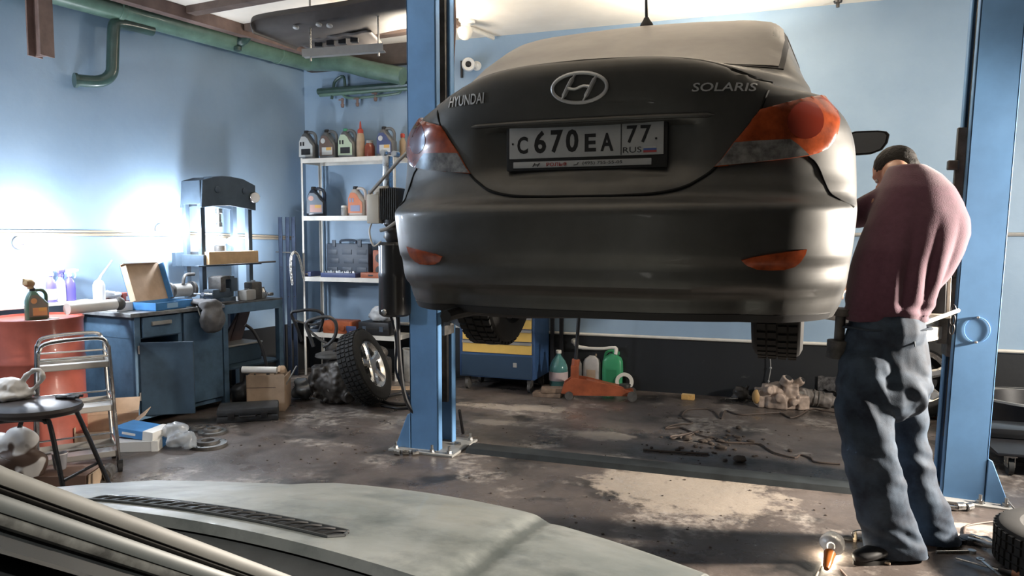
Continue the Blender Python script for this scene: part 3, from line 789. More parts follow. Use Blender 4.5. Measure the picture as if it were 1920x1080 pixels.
# wheel dolly style tray arm behind the man
tr = thing('tool_tray', 'pale steel tray with a black drawer hung beside the right lift post behind the man', 'tray', (.62, 4.55, 0))
m = MB()
for xx in (-.05, .16): m.bb((xx-.008, 0, 1.02), (xx+.008, .016, 1.36))
m.bb((-.06, -.02, 1.0), (.17, .03, 1.02)); m.bb((-.06, .01, 1.0), (.17, .26, 1.015)); m.build('tray_frame', M_armp, tr, bevel=.002)
m = MB(); m.bb((-.035, .02, 1.02), (.15, .24, 1.33)); m.build('drawer_box', M_dark, tr, bevel=.004)
p0, p1 = dep(1732, 606, 3.62), dep(1797, 582, 3.9)
rd = MB(); rd.tube([p0, p1], .010, 8); tag(rd.build('steel_bar', M_white), 'pale straight steel bar sticking out behind the man below his sweater', 'bar')
# floor cable cover between the posts
cc = MB(); cc.prism([(-.085, 0), (-.07, .032), (.05, .036), (.085, 0)], 2.62, Matrix.Translation((-1.98, 4.635, 0)) @ Matrix(((0, 0, 1, 0), (1, 0, 0, 0), (0, 1, 0, 0), (0, 0, 0, 1))))
tag(cc.build('cable_cover', mat('ramp_dark_steel', (.022, .026, .028), .55, .2, var=.5, vscale=5)), 'dark steel cable cover strip across the floor between the two lift posts', 'cable cover')
# ================================================================== SILVER CAR IN THE FOREGROUND
M_silver = mat('dusty_silver_paint', (.36, .375, .36), .42, .12, col2=(.17, .19, .185), vscale=3.2, coat=.15, rvar=.10, bump=.02, bscale=30, thresh=(.30, .62), detail=9)
M_cowl = mat('grey_cowl_plastic', (.045, .05, .052), .55, var=.3, vscale=12)
M_wglass = mat('windscreen_glass', (.03, .036, .04), .12, coat=1.0, var=.5, vscale=6)
M_rub = mat('window_rubber', (.02, .019, .017), .7)
PHI = .4073
def grimy_bonnet():
    m = bpy.data.materials.new('grimy_bonnet'); m.use_nodes = True; nt = m.node_tree; L = nt.links; b = nt.nodes['Principled BSDF']
    b.inputs['Metallic'].default_value = .12; b.inputs['Coat Weight'].default_value = .12
    tc = nt.nodes.new('ShaderNodeTexCoord'); sep = nt.nodes.new('ShaderNodeSeparateXYZ'); L.new(tc.outputs['Object'], sep.inputs[0])
    def N(s, d, loc, sc=(1, 1, 1)):
        mp = nt.nodes.new('ShaderNodeMapping'); mp.inputs['Location'].default_value = loc; mp.inputs['Scale'].default_value = sc; L.new(tc.outputs['Object'], mp.inputs[0])
        n = nt.nodes.new('ShaderNodeTexNoise'); n.inputs['Scale'].default_value = s; n.inputs['Detail'].default_value = d; n.inputs['Roughness'].default_value = .68; L.new(mp.outputs[0], n.inputs['Vector']); return n.outputs['Fac']
    def K(op, a, c):
        k = nt.nodes.new('ShaderNodeMath'); k.operation = op
        for i, q in enumerate((a, c)):
            if isinstance(q, (int, float)): k.inputs[i].default_value = q
            elif q is not None: L.new(q, k.inputs[i])
        return k.outputs[0]
    def R(src, p0, p1, c0, c1):
        r = nt.nodes.new('ShaderNodeValToRGB'); e = r.color_ramp.elements; e[0].position = p0; e[1].position = p1; e[0].color = (*c0, 1); e[1].color = (*c1, 1); L.new(src, r.inputs['Fac']); return r.outputs[0]
    def X(f, a, c):
        k = nt.nodes.new('ShaderNodeMixRGB'); L.new(f, k.inputs[0]); L.new(a, k.inputs[1])
        if isinstance(c, tuple): k.inputs[2].default_value = (*c, 1)
        else: L.new(c, k.inputs[2])
        return k.outputs[0]
    base = R(N(2.2, 9, (0, 0, 0)), .32, .66, (.20, .225, .215), (.36, .375, .36))
    smut = R(N(3.6, 10, (4, 2, 0), (1.0, .6, 1)), .50, .64, (0, 0, 0), (.75, .75, .75))
    c1 = X(smut, base, (.105, .125, .122))
    kk = K('SUBTRACT', K('ABSOLUTE', sep.outputs['X'], None), K('SUBTRACT', .425, K('MULTIPLY', sep.outputs['Y'], .17)))
    band = K('SUBTRACT', 1.0, K('DIVIDE', K('ABSOLUTE', K('ADD', kk, K('MULTIPLY', K('SUBTRACT', N(22, 6, (1, 1, 1)), .5), .03)), None), .024))
    dirt = R(band, .05, .75, (0, 0, 0), (.8, .8, .8))  # shade of the crease put into the colour as a dark band
    L.new(X(dirt, c1, (.075, .088, .085)), b.inputs['Base Color'])  # dirt is the painted shade band along the crease
    L.new(R(N(5, 6, (3, 3, 3)), .35, .65, (.34,)*3, (.55,)*3), b.inputs['Roughness'])
    return m
c0 = W(-.4721, 1.2478)
sc_ = thing('silver_car', 'dusty silver car in the foreground with a louvred bonnet vent', 'car', (c0.x, c0.y, 0), YAW-PHI)
def hood(u, v, off=0.0):
    z = .9596-.0958*u*u+.0424*u**4-.1937*v-.0612*v*v
    f = max(0, min(1, (v-(.9177-.4259*u*u-.25))/.25)); z -= .0957*f*f
    # long shallow crease down each side of the bonnet
    k = abs(u)-(.425-.17*v)
    z -= .012/(1+math.exp(-max(-40, min(40, k/.012))))+.008*math.exp(-(k/.020)**2)
    return Vector((u, v, z+off))
def v_rear(u): return -.1394*u*u
def v_front(u): return .9177-.4259*u*u
HN, HV = 72, 46
P = [[hood(-.70+1.4*i/HN, lerp(v_rear(-.70+1.4*i/HN), v_front(-.70+1.4*i/HN), j/HV)) for i in range(HN+1)] for j in range(HV+1)]
m = MB(); m.grid(P)
lip = [p+V(0, -.004, -.018) for p in P[0]]; m.grid([lip, P[0]])
nose = [p+V(0, .012, -.03) for p in P[-1]]; m.grid([P[-1], nose])
m.grid([[r[0] for r in P], [r[0]+V(0, 0, -.02) for r in P]]); m.grid([[r[-1] for r in P], [r[-1]+V(0, 0, -.02) for r in P]])
bon = m.build('bonnet', grimy_bonnet(), sc_, 40, weld=True)
# vent grille: dark slot with slanted louvres
UA, UB = -.62, .172
def vv(u, k): return v_rear(u)+.060+k*.052
rows_ = []
N = 60
for k in (0, .25, .5, .75, 1):
    r_ = []
    for i in range(N+1):
        u = lerp(UA, UB, i/N); e = min(1, (UB-u)/.022); e = math.sqrt(max(0, 1-(1-e)**2)); kk = .5+(k-.5)*e
        r_.append(hood(u, vv(u, kk), .0015))
    rows_.append(r_)
g = MB(); g.grid(rows_); vg = g.build('vent_slot', mat('vent_black', (.006, .006, .006), .6), sc_)
g = MB(); n_r = 27
for i in range(n_r):
    u = lerp(UA+.01, UB-.016, i/(n_r-1)); a = hood(u-.010, vv(u-.01, .04), .002); b_ = hood(u+.008, vv(u+.008, .96), .002)
    mid = (a+b_)/2+V(0, 0, .0035); g.tube(catmull([a, mid, b_], 4), .0026, 6, flat=1.0)
g.build('vent_louvres', mat('vent_rib', (.014, .015, .016), .28), vg)
g = MB(); edge = [hood(lerp(UA, UB, i/N), vv(lerp(UA, UB, i/N), 1.06 if i < N else .5), .002) for i in range(N+1)]; edge2 = [hood(lerp(UA, UB, i/N), vv(lerp(UA, UB, i/N), -.06 if i < N else .5), .002) for i in range(N+1)]
g.tube(edge, .003, 6); g.tube(edge2, .003, 6); g.build('vent_rim', M_cowl, vg)
# wings, nose, flanks
def wing_z(v): return hood(.70, max(v_rear(.7), min(v, v_front(.7)))).z if v > -.1 else lerp(.90, .93, min(1, (-.1-v)/.4))
for s in (1, -1):
    m = MB(); rws = []
    vs_ = [-3.0, -2.4, -1.6, -.9, -.4, -.07, 0, .1, .2, .35, .5, .6, .68, .72]
    for v in vs_:
        zt = wing_z(v); nose_ = max(0, (v-.35)/.37); inn = .712-.10*nose_**2
        out = .845-.16*nose_**2; vz = v+.0
        sec = [(inn, zt-.002), (inn+.03, zt-.006), (inn+.075, zt-.035), (out-.012, zt-.11), (out, zt-.22), (out, .50), (out-.01, .34), (out-.05, .2)]
        rws.append([V(s*a, vz, z) for a, z in sec])
    m.grid(rws); m.build('wing', M_silver, sc_, 60)
m = MB(); rws = []
for z, dv, w_ in ((.80, -.04, .60), (.70, .04, .66), (.62, .10, .72), (.5, .13, .76), (.35, .12, .76), (.22, .06, .74)):
    rws.append([V(w_*math.sin(a), .70+dv-.26*(1-math.cos(a)), z-.04*(abs(math.sin(a))**2)*(z > .6)) for a in [(-1+2*i/24)*PI/2 for i in range(25)]])
m.grid(rws); m.build('front_bumper', M_silver, sc_, 60)
# cowl, wipers, windscreen
def wsb(u, up):                                 # windscreen: foot of the glass and up
    v0 = -.135-.12*u*u; z0 = .925-.05*u*u
    return V(u*(1-.17*up), v0-up*.62-.02*up*up, z0+up*.46+.02*(up > 0)*0)
m = MB(); m.grid([[hood(u, v_rear(u)-.004, -.022) for u in [-.66+1.32*i/40 for i in range(41)]],
                  [V(u, lerp(v_rear(u), wsb(u, 0).y, .45), hood(u, v_rear(u)).z-.035) for u in [-.66+1.32*i/40 for i in range(41)]],
                  [wsb(u, -.02)+V(0, .01, -.004) for u in [-.66+1.32*i/40 for i in range(41)]]])
m.build('cowl_panel', M_cowl, sc_, 50)
m = MB(); m.grid([[wsb(-.64+1.28*i/30, j/14) for i in range(31)] for j in range(15)])
ws = m.build('windscreen', M_wglass, sc_, 60); ws['label'] = 'dark windscreen glass'
for (ua, ub, k) in ((.50, -.10, .05), (-.02, -.58, .05)):
    m = MB(); a, b_ = wsb(ua, -.01)+V(0, .03, .012), wsb(ub, .05)+V(0, .012, .018)
    m.tube(catmull([a, sd(a, b_, .4)+V(0, .004, .012), sd(a, b_, .8)+V(0, .002, .012), b_], 5), .007, 8, flat=.6)
    m.tube([sd(a, b_, .35)+V(0, -.008, .0), b_+V(-.1, -.01, .004)], .005, 6); m.lathe([(.016, 0), (.014, .02), (.008, .026)], 12, a+V(0, 0, -.012)); m.build('wiper', M_dark, sc_)
# right A pillar, door frame and side glass (nearest the viewer); mirrored on the far side
A0, A1 = V(.605, -.16, .95), V(.530, -.70, 1.33)
A2 = A1+(A1-A0)*.16
A3 = V(.505, -1.15, 1.43); A4 = V(.50, -2.2, 1.41); A5 = V(.56, -2.75, 1.2); A6 = V(.62, -3.0, .98)
rail = catmull([A0-(A1-A0)*.12, A0, sd(A0, A1, .5), A1, A2, A3, A4, A5, A6], 6)
E = V(.10, -.57, -.81).normalized()
def band(k0, k1, lift, th):
    r_ = []
    for i, p in enumerate(rail):
        d = (rail[min(i+1, len(rail)-1)]-rail[max(i-1, 0)]).normalized(); side = V(1, 0, .35)
        e = d.cross(side).normalized(); e = -e if e.z > 0 else e; nrm = e.cross(d); nrm = nrm if nrm.x > 0 else -nrm
        a = p+e*k0+nrm*lift; b_ = p+e*k1+nrm*(lift-.001)
        r_.append([a-nrm*th, a, a.lerp(b_, .5)+nrm*.0012, b_, b_-nrm*th])
    return r_
for s in (1, -1):
    def put(name, k0, k1, lift, th, mt, lab=None):
        m = MB(); m.grid([[V(s*p.x, p.y, p.z) for p in row] for row in band(k0, k1, lift, th)]); o = m.build(name, mt, sc_, 50)
        if lab: o['label'] = lab
    put('pillar', .004, .0125, .0, .012, mat('dull_pillar_paint', (.16, .162, .15), .45, .1, var=.2, vscale=9))
    put('pillar_seal', .0125, .0158, -.003, .006, M_rub)
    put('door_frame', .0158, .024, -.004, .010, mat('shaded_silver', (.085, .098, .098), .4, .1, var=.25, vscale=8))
    put('frame_seal', .024, .0295, -.006, .006, mat('frosty_seal', (.10, .105, .10), .9, var=.6, vscale=60))
    m = MB(); rr = band(.027, .033, -.012, .004)[4:]
    m.grid([[V(s*r[1].x, r[1].y, r[1].z) for r in rr], [V(s*lerp(r[1].x, .78, .5), r[1].y, lerp(r[1].z, .93, .55)) for r in rr], [V(s*.775, r[1].y, .935) for r in rr]])
    m.build('side_window', M_wglass, sc_, 60)
m = MB(); m.grid([[V(p.x*q, p.y, p.z+.035*(1-q*q)) for q in [-1+i/8 for i in range(17)]] for p in rail[18:]]); m.build('roof', M_silver, sc_, 60)
m = MB(); m.bb((-.70, -3.0, .22), (.70, .55, .32)); m.bb((-.66, -.15, .35), (.66, .45, .78)); m.build('underbody', M_under, sc_)
m = MB(); m.bb((-.74, -3.02, .3), (.74, -2.98, .95)); m.build('tail_panel', M_silver, sc_)
for x, y in ((-.74, .12), (.74, .12), (-.74, -2.4), (.74, -2.4)):
    e = bpy.data.objects.new('wheel', None); COL.objects.link(e); e.parent = sc_
    e.location = (x, y, .312); e.rotation_euler = (0, 0, 0 if x > 0 else PI); wheel_mesh('w', e, (0, 0, 0))
# ================================================================== LEFT WALL: pipes, bench, press
M_pipe = mat('green_pipe_paint', (.10, .175, .135), .35, var=.25, vscale=6, coat=.4)
M_dpipe = mat('dark_green_pipe_paint', (.035, .07, .062), .3, var=.25, vscale=8, coat=.4)
M_brown = mat('red_brown_primer', (.17, .115, .10), .6, var=.3, vscale=5)
M_bench = mat('blue_bench_enamel', (.085, .155, .24), .5, var=.35, vscale=4, rvar=.15)
M_benchd = mat('dark_blue_enamel', (.035, .065, .10), .5, var=.3, vscale=4)
M_card = mat('brown_cardboard', (.42, .31, .22), .8, var=.12, vscale=10)
M_paper = mat('white_paper', (.72, .71, .68), .7, var=.06, vscale=10)
M_blue = mat('blue_carton', (.06, .22, .50), .5, var=.15, vscale=8)
def LWT(name, label, cat_, s, n, z=0, rz=0, group=None): return thing(name, label, cat_, lw(s, n, z), LANG+rz, group)
# in these, local +x points into the room and +y runs along the wall away from the viewer
t = LWT('heating_pipe', 'thick green heating pipe along the top of the left wall', 'pipe', 3.6, .14, 3.195)
m = MB(); m.cyl((0, -2.4, 0), (0, 3.75, 0), .095, n=28); m.build('pipe_run', M_pipe, t)
m = MB(); hp_ = [lw(.30, .14, 3.19), lw(.16, .18, 3.185), onY(640, 118, BY-.20), onY(690, 130, BY-.20), onY(756, 143, BY-.20)]
c_, s_ = math.cos(-LANG), math.sin(-LANG); tl_ = t.location
m.tube([V((p.x-tl_.x)*c_-(p.y-tl_.y)*s_, (p.x-tl_.x)*s_+(p.y-tl_.y)*c_, p.z-tl_.z) for p in hp_], .085, 20, smooth=6); m.build('pipe_run', M_pipe, t)
for y in (1.3, 3.0):
    m = MB(); m.lathe([(.100, -.02), (.104, -.015), (.104, .015), (.100, .02)], 28, (0, y, 0), (0, 1, 0)); m.build('pipe_collar', M_pipe, t)
y0 = 3.6-2.34
m = MB(); m.tube([(0.0, y0+.34, -.10), (.0, y0+.13, -.105), (.0, y0+.03, -.12), (.005, y0-.005, -.17), (.0, y0-.02, -.40), (-.0, y0-.04, -.52), (-.03, y0-.12, -.585), (-.07, y0-.28, -.60)], .046, 16, smooth=6)
m.build('branch_bend', M_dpipe, t)
m = MB(); m.lathe([(.055, 0), (.055, .02)], 18, (-.07, y0-.27, -.60), (-.3, -1, -.05)); m.build('pipe_flange', M_dpipe, t)
y1 = 3.6-1.15
m = MB(); m.tube([(.02, y1, -.04), (.10, y1, -.02), (.14, y1+.02, .02), (.15, y1+.03, .10)], .043, 14, smooth=6); m.tube([(.15, y1+.03, .07), (.32, y1+.1, .085), (.7, y1+.25, .085)], .03, 12, smooth=4)
m.lathe([(.02, -.02), (.035, -.01), (.035, .02), (.02, .03)], 14, (.07, y1-.02, -.09)); m.build('riser_branch', M_dpipe, t)
# brown beam under the ceiling and hanging I section
o = LWT('x', 'x', 'x', 3.6, .30, 3.235); bpy.data.objects.remove(o)
p0, p1 = lw(6.0, .31), lw(.0, .31)
m = MB(); d = p1-p0; m.box(((p0.x+p1.x)/2, (p0.y+p1.y)/2, 3.25), (d.length, .09, .098), rz=math.atan2(d.y, d.x)); structure(m.build('trim_2', M_brown))
t = LWT('steel_bracket', 'brown I section steel bracket hanging down at the top left of the wall', 'bracket', 3.03, .33, 0, .25)
m = MB()
for x in (-.05, .05): m.bb((x-.006, -.06, 2.66), (x+.006, .06, 3.199))
m.bb((-.05, -.005, 2.66), (.05, .005, 3.199)); m.build('flange_section', M_brown, t, bevel=.002)
m = MB(); m.bb((-.07, -.075, 3.185), (.07, .075, 3.199)); m.build('top_plate', M_brown, t, bevel=.003)
# cable strips along the walls
m = MB(); m.tube([lw(4.5, .02, 1.44), lw(2.675, .02, 1.43), lw(1.9, .025, 1.425), lw(1.0, .02, 1.395), lw(.35, .02, 1.38)], .012, 8, smooth=5); m.tube([lw(4.5, .02, 1.462), lw(2.675, .02, 1.455), lw(1.9, .025, 1.447), lw(.35, .02, 1.40)], .009, 8, smooth=5)
tag(m.build('wall_cable', mat('beige_cable', (.40, .34, .26), .5)), 'beige cable pair clipped along the left wall at lamp height', 'cable')
m = MB(); m.tube([(-3.9, BY-.015, 1.40), (-1.0, BY-.015, 1.415), (.52, BY-.015, 1.428), (4.4, BY-.015, 1.44)], .016, 8); tag(m.build('wall_conduit', M_grey), 'thin grey conduit running along the back wall behind the man', 'conduit')
# ---------------- bench cabinet
t = LWT('workbench', 'dark blue steel workbench with one door hanging open', 'workbench', 2.235, .02)
D = .66; Wd = .80; H = .855
m = MB(); m.bb((0, -Wd/2, .05), (D-.02, -Wd/2+.02, H-.03)); m.bb((0, Wd/2-.02, .05), (D-.02, Wd/2, H-.03)); m.bb((0, -Wd/2, .05), (.02, Wd/2, H-.03)); m.bb((0, -Wd/2, .05), (D-.02, Wd/2, .08)); m.bb((0, -.02, .05), (D-.02, .02, H-.03)); m.bb((0, -Wd/2, H-.20), (D-.02, Wd/2, H-.19))
m.bb((D-.05, -Wd/2, .05), (D-.015, -Wd/2+.05, H-.03)); m.build('carcass', M_bench, t, bevel=.002)
m = MB(); m.bb((-.01, -Wd/2-.05, H-.03), (D+.02, Wd/2+.01, H)); m.build('bench_top', mat('scuffed_bench_top', (.20, .21, .22), .5, .2, var=.5, vscale=7), t, bevel=.004)
dr = MB(); dr.bb((D-.02, -Wd/2+.06, H-.19), (D, -.01, H-.04)); dw = dr.build('drawer', M_bench, t, bevel=.003)
h = MB(); h.bb((D, -Wd/2+.13, H-.105), (D+.018, -.10, H-.075)); h.build('handle', M_grey, dw, bevel=.004)
dr = MB(); dr.bb((D-.02, .02, .09), (D, Wd/2-.01, H-.04)); cd = dr.build('door', M_bench, t, bevel=.003)
dm = bpy.data.objects.new('door', None); COL.objects.link(dm); dm.parent = t; dm.location = (D, -Wd/2+.03, 0); dm.rotation_euler = (0, 0, -math.radians(52))
m = MB(); m.bb((-.009, 0, .09), (.009, .375, H-.22)); m.build('door_panel', M_benchd, dm, bevel=.003)
m = MB()
for z in (.2, .55): m.cyl((-.0, -.006, z), (-.0, -.006, z+.06), .008, n=10)
m.build('hinge', M_grey, dm)
# ---------------- steel table under the press
t = LWT('steel_table', 'blue angle iron table carrying the press and the vice', 'table', 1.475, .04)
Dt, Wt, Ht = .62, .68, .855
m = MB(); m.bb((0, -Wt/2, Ht-.012), (Dt, Wt/2, Ht)); m.build('table_top', mat('rusty_plate', (.12, .12, .12), .5, .5, var=.5, vscale=8), t, bevel=.002)
for x0, y0_ in ((0, -Wt/2), (0, Wt/2-.05), (Dt-.05, -Wt/2), (Dt-.05, Wt/2-.05)):
    m = MB(); m.bb((x0, y0_, 0), (x0+.05, y0_+.05, Ht-.012)); m.build('leg', M_bench, t, bevel=.002)
for x0 in (0, Dt-.03):
    m = MB(); m.bb((x0, -Wt/2, Ht-.09), (x0+.03, Wt/2, Ht-.012)); m.build('table_rail', M_bench, t, bevel=.002)
for y0_ in (-Wt/2, Wt/2-.03):
    for za, zb in ((Ht-.09, Ht-.012), (.26, .30)): m = MB(); m.bb((0, y0_, za), (Dt, y0_+.03, zb)); m.build('table_rail', M_bench, t, bevel=.002)
m = MB(); m.box((.2, .1, .52), (.03, .5, .07), rx=.9); m.build('brace', M_brown, t, bevel=.002)
m = MB(); m.bb((.02, -Wt/2+.01, .285), (Dt-.02, Wt/2-.01, .30)); m.build('lower_shelf', M_benchd, t)
o = LWT('dark_crate', 'dark metal crate on the lower shelf of the blue steel table', 'crate', 1.45, .30, .30)
m = MB(); m.bb((-.14, -.22, 0), (.18, .22, .16)); m.build('crate_body', M_benchd, o, bevel=.006); m = MB(); m.bb((-.15, -.23, .15), (.19, .23, .165)); m.build('crate_rim', M_grey, o, bevel=.003)
# leaning board under the table
p = LWT('leaning_plank', 'brown plank leaning inside the blue steel table', 'plank', 1.30, .25, .301)
m = MB(); m.box((0, .02, .26), (.025, .12, .52), rx=-.42); m.build('plank_board', M_brown, p, bevel=.002); p2 = p
# ---------------- hydraulic press
M_press = mat('slate_press_enamel', (.055, .08, .11), .45, var=.2, vscale=5)
t = LWT('shop_press', 'slate grey hydraulic press with a pressure gauge on the table against the left wall', 'press', 1.475, .10, .856)
for y in (-.26, .26):
    for x in (.05, .24):
        m = MB(); m.bb((x-.022, y-.022, 0), (x+.022, y+.022, 1.02)); m.build('column', M_press, t, bevel=.003)
m = MB(); hd = [(-.30, .80), (-.28, 1.03), (-.16, 1.065), (-.05, 1.075), (.05, 1.075), (.16, 1.065), (.30, 1.015), (.30, .79), (.18, .805), (0, .825), (-.18, .815)]
for x in (.275, .03): m.prism(hd, .02, Matrix.Translation((x, 0, 0)) @ Matrix(((0, 0, 1, 0), (1, 0, 0, 0), (0, 1, 0, 0), (0, 0, 0, 1))))
m.box((.155, 0, 1.06), (.24, .12, .04), bev=.008); m.box((.16, 0, .86), (.22, .16, .05)); m.box((.16, -.285, .93), (.22, .012, .20))
m.build('head', M_press, t, bevel=.003)
m = MB(); m.lathe([(.028, .80), (.028, .76), (.018, .755), (.018, .68), (.026, .675), (.026, .64)], 18, (.16, 0, 0)); m.build('ram', M_steel, t)
for y in (-.13, .17):
    m = MB(); m.lathe([(.028, 0), (.028, .008), (.018, .012)], 14, (.295, y, .96), (1, 0, 0)); m.build('bolt_head', M_press, t)
g = MB(); g.lathe([(.048, 0), (.05, .02), (.047, .035), (.044, .038)], 26, (.30, .27, .905), (1, -.35, .0)); gg = g.build('pressure_gauge', M_steel, t)
g = MB(); g.lathe([(.043, .039), (.0, .0392)], 26, (.30, .27, .905), (1, -.35, .0)); g.build('gauge_dial', M_paper, gg)
m = MB(); m.bb((-.02, -.36, .30), (.03, .33, .42)); m.bb((.265, -.36, .30), (.31, .34, .312)); m.bb((.0, -.30, .30), (.30, -.27, .40)); m.build('bed', M_press, t, bevel=.002)
m = MB(); m.bb((.28, -.27, .315), (.335, .28, .425)); m.build('bed_channel', mat('pale_wood', (.52, .36, .20), .6, var=.15, vscale=9), t, bevel=.004)
m = MB(); m.lathe([(.05, .425), (.05, .47), (.04, .475)], 16, (.16, 0, 0)); m.build('press_plate', M_cast, t)
m = MB(); m.tube([(.30, .30, .315), (.32, .42, .318), (.32, .50, .318)], .008, 8); m.build('bed_pin', M_cast, t)
# ---------------- red drum
M_drum = mat('worn_red_drum', (.34, .088, .062), .42, var=.22, vscale=4, coat=.3, rvar=.1)
t = LWT('oil_drum', 'dull red steel oil drum standing beside the bench', 'drum', 3.20, .42)
pr = [(.288, 0), (.292, .012), (.286, .03), (.286, .27), (.294, .285), (.294, .30), (.286, .315), (.286, .56), (.294, .575), (.294, .59), (.286, .605), (.286, .845), (.292, .858), (.292, .872), (.283, .874), (.281, .858), (.0, .858)]
m = MB(); m.lathe(pr, 56); m.build('drum_shell', M_drum, t)
m = MB(); m.lathe([(.035, 0), (.035, .012), (.02, .014)], 18, (.17, .02, .858)); m.build('bung_cap', M_grey, t)
def jug(name, label, loc, rz, sc, body, lab, cap, group=None, lab2=None, mark='one'):
    """flat sided oil jug: sloping shoulder, loop handle at the back (+x), pouring neck at -x; faces -y"""
    t = thing(name, label, 'bottle', loc, rz, group)
    w, d, h = .19*sc, .115*sc, .30*sc
    m = MB(); secs = []
    for z, x0, x1, dd in ((0, -.5, .48, .92), (.03, -.5, .5, 1), (.5, -.5, .5, 1), (.62, -.47, .34, 1), (.74, -.40, .14, .94), (.84, -.32, .03, .8), (.90, -.26, -.04, .55)):
        rr = []
        for a in range(20):
            an = 2*PI*a/20; cx_, sx_ = math.cos(an), math.sin(an)
            rr.append(((lerp(x0, x1, .5)+.5*(x1-x0)*math.copysign(abs(cx_)**.45, cx_))*w, .5*d*dd*math.copysign(abs(sx_)**.45, sx_), z*h))
        secs.append(rr)
    m.loft(secs); m.tube([(-.10*w, 0, .86*h), (.06*w, 0, .93*h), (.30*w, 0, .90*h), (.43*w, 0, .78*h), (.44*w, 0, .60*h), (.42*w, 0, .42*h)], .016*sc, 10, smooth=5); m.build('jug_body', body, t, 40)
    m = MB(); m.lathe([(.021*sc, .88*h), (.021*sc, .905*h), (.026*sc, .91*h), (.025*sc, .985*h), (.02*sc, h)], 16, (-.15*w, 0, 0)); m.build('cap', cap, t)
    m = MB(); poly = [(-.44, .10), (.42, .10), (.42, .46), (.25, .56), (.12, .70), (-.05, .78), (-.28, .78), (-.42, .60)]
    mt = Matrix.Translation((0, -.5*d, 0)) @ Matrix.Rotation(PI/2, 4, 'X')
    m.prism([(x*w, z*h) for x, z in poly], .003*sc, mt); m.build('label', lab, t)
    if lab2:
        m = MB()
        if mark == 'one':
            m.box((-.22*w, -.5*d-.0035*sc, .53*h), (.05*sc, .002, .04*sc)); m.box((0, -.5*d-.0035*sc, .26*h), (.11*sc, .002, .06*sc))
        else:
            m.lathe([(.026*sc, 0), (.026*sc, .003*sc)], 18, (-.2*w, -.5*d-.002*sc, .60*h), (0, -1, 0)); m.box((.05*w, -.5*d-.0035*sc, .26*h), (.12*sc, .002, .075*sc))
        m.build('label_print', lab2, t)
        if mark == 'one':
            m = MB(); m.box((-.22*w, -.5*d-.0045*sc, .53*h), (.012*sc, .002, .04*sc)); m.build('label_digit', lab, t)
        else:
            m = MB(); m.box((.16*w, -.5*d-.0045*sc, .33*h), (.06*sc, .002, .03*sc)); m.build('label_badge', mat('amber_print', (.6, .36, .1), .5), t)
    return t
M_jgreen = mat('dark_green_plastic', (.05, .10, .065), .4); M_amber = mat('orange_print', (.55, .28, .12), .5)
jd = jug('oil_jug', 'dark green oil jug with an orange label standing on the red drum', lw(3.22, .47, .858), LANG+1.35, .72, M_jgreen, mat('dim_label', (.16, .16, .13), .5), M_dark, None, M_amber, 'round')
m = MB(); m.tube([(-.03, .0, .21), (-.04, 0, .25), (-.06, .01, .27), (-.05, .02, .245)], .02, 8); m.ball((-.04, 0, .25), (.035, .03, .03), 8); m.build('rag_stopper', mat('ochre_rag', (.35, .25, .14), .9), jd, noisy=.008, nscale=40)
t = LWT('wall_ledge', 'narrow pale ledge on the left wall behind the red drum carrying the spray bottles', 'ledge', 3.1, 0)
m = MB(); m.bb((.001, -.52, .905), (.135, .52, .93)); m.build('ledge_board', M_paper, t, bevel=.003)
for y in (-.4, .4): m = MB(); m.box((.05, y, .86), (.10, .02, .09)); m.build('ledge_bracket', M_grey, t)
def toLedge(px): p = onL(px, 540, .07); s_, n_, _ = toL(p); return lw(s_, .075, .9305)
# spray bottles on the bench end
def sprayer(label, loc, rz, body, head, liquid, sc=1.0):
    t = thing('spray_bottle', label, 'bottle', loc, rz, 'spray bottles on the bench beside the drum')
    m = MB(); m.lathe([(.036, 0), (.042, .006), (.042, .10), (.04, .14), (.03, .165), (.016, .18), (.014, .20)], 20, sx=1, sy=.8); m.build('bottle_body', body, t)
    m = MB(); m.lathe([(.0425, .02), (.0428, .10)], 20, cap=False, sy=.8); m.build('bottle_label', liquid, t)
    m = MB(); m.lathe([(.018, .195), (.018, .22)], 14); m.box((.012, 0, .238), (.075, .02, .03), ry=-.12, bev=.006); m.box((.055, 0, .243), (.02, .014, .016)); m.tube([(.035, 0, .228), (.045, 0, .205), (.036, 0, .18)], .005, 6, smooth=3)
    m.build('trigger_head', head, t); t.scale = (sc, sc, sc); return t
M_wp = mat('white_plastic', (.72, .72, .70), .4); M_violet = mat('violet_blue_plastic', (.12, .10, .45), .35)
sprayer('violet spray bottle nearest the green jug on the bench', toLedge(95), LANG+2.2, M_violet, M_wp, M_wp)
sprayer('white spray bottle between the two violet ones', toLedge(113), LANG+2.0, M_wp, M_violet, M_wp, .95)
sprayer('violet spray bottle right of the white one', toLedge(130), LANG+1.2, M_violet, M_wp, M_violet, .95)
t = thing('sealant_bottle', 'tall white bottle with a long slanted nozzle on the bench', 'bottle', lw(2.60, .22, .856), LANG)
m = MB(); m.lathe([(.04, 0), (.043, .01), (.043, .19), (.03, .22), (.016, .23)], 18); m.build('bottle_body', M_wp, t); m = MB(); m.tube([(0, 0, .225), (.0, .02, .26), (.01, .09, .35), (.01, .11, .375)], [.012, .009, .006, .008], 8); m.build('nozzle', M_wp, t)
t = thing('paper_roll', 'long white roll with a dark end lying on the bench corner', 'roll', lw(2.84, .50, .876), LANG)
m = MB(); m.cyl((.05, -.22, .042), (.02, .16, .042), .040, n=20); m.build('roll_body', M_paper, t); m = MB(); m.ball((.018, .195, .044), (.045, .045, .05), 10); m.build('roll_end', M_cast, t)
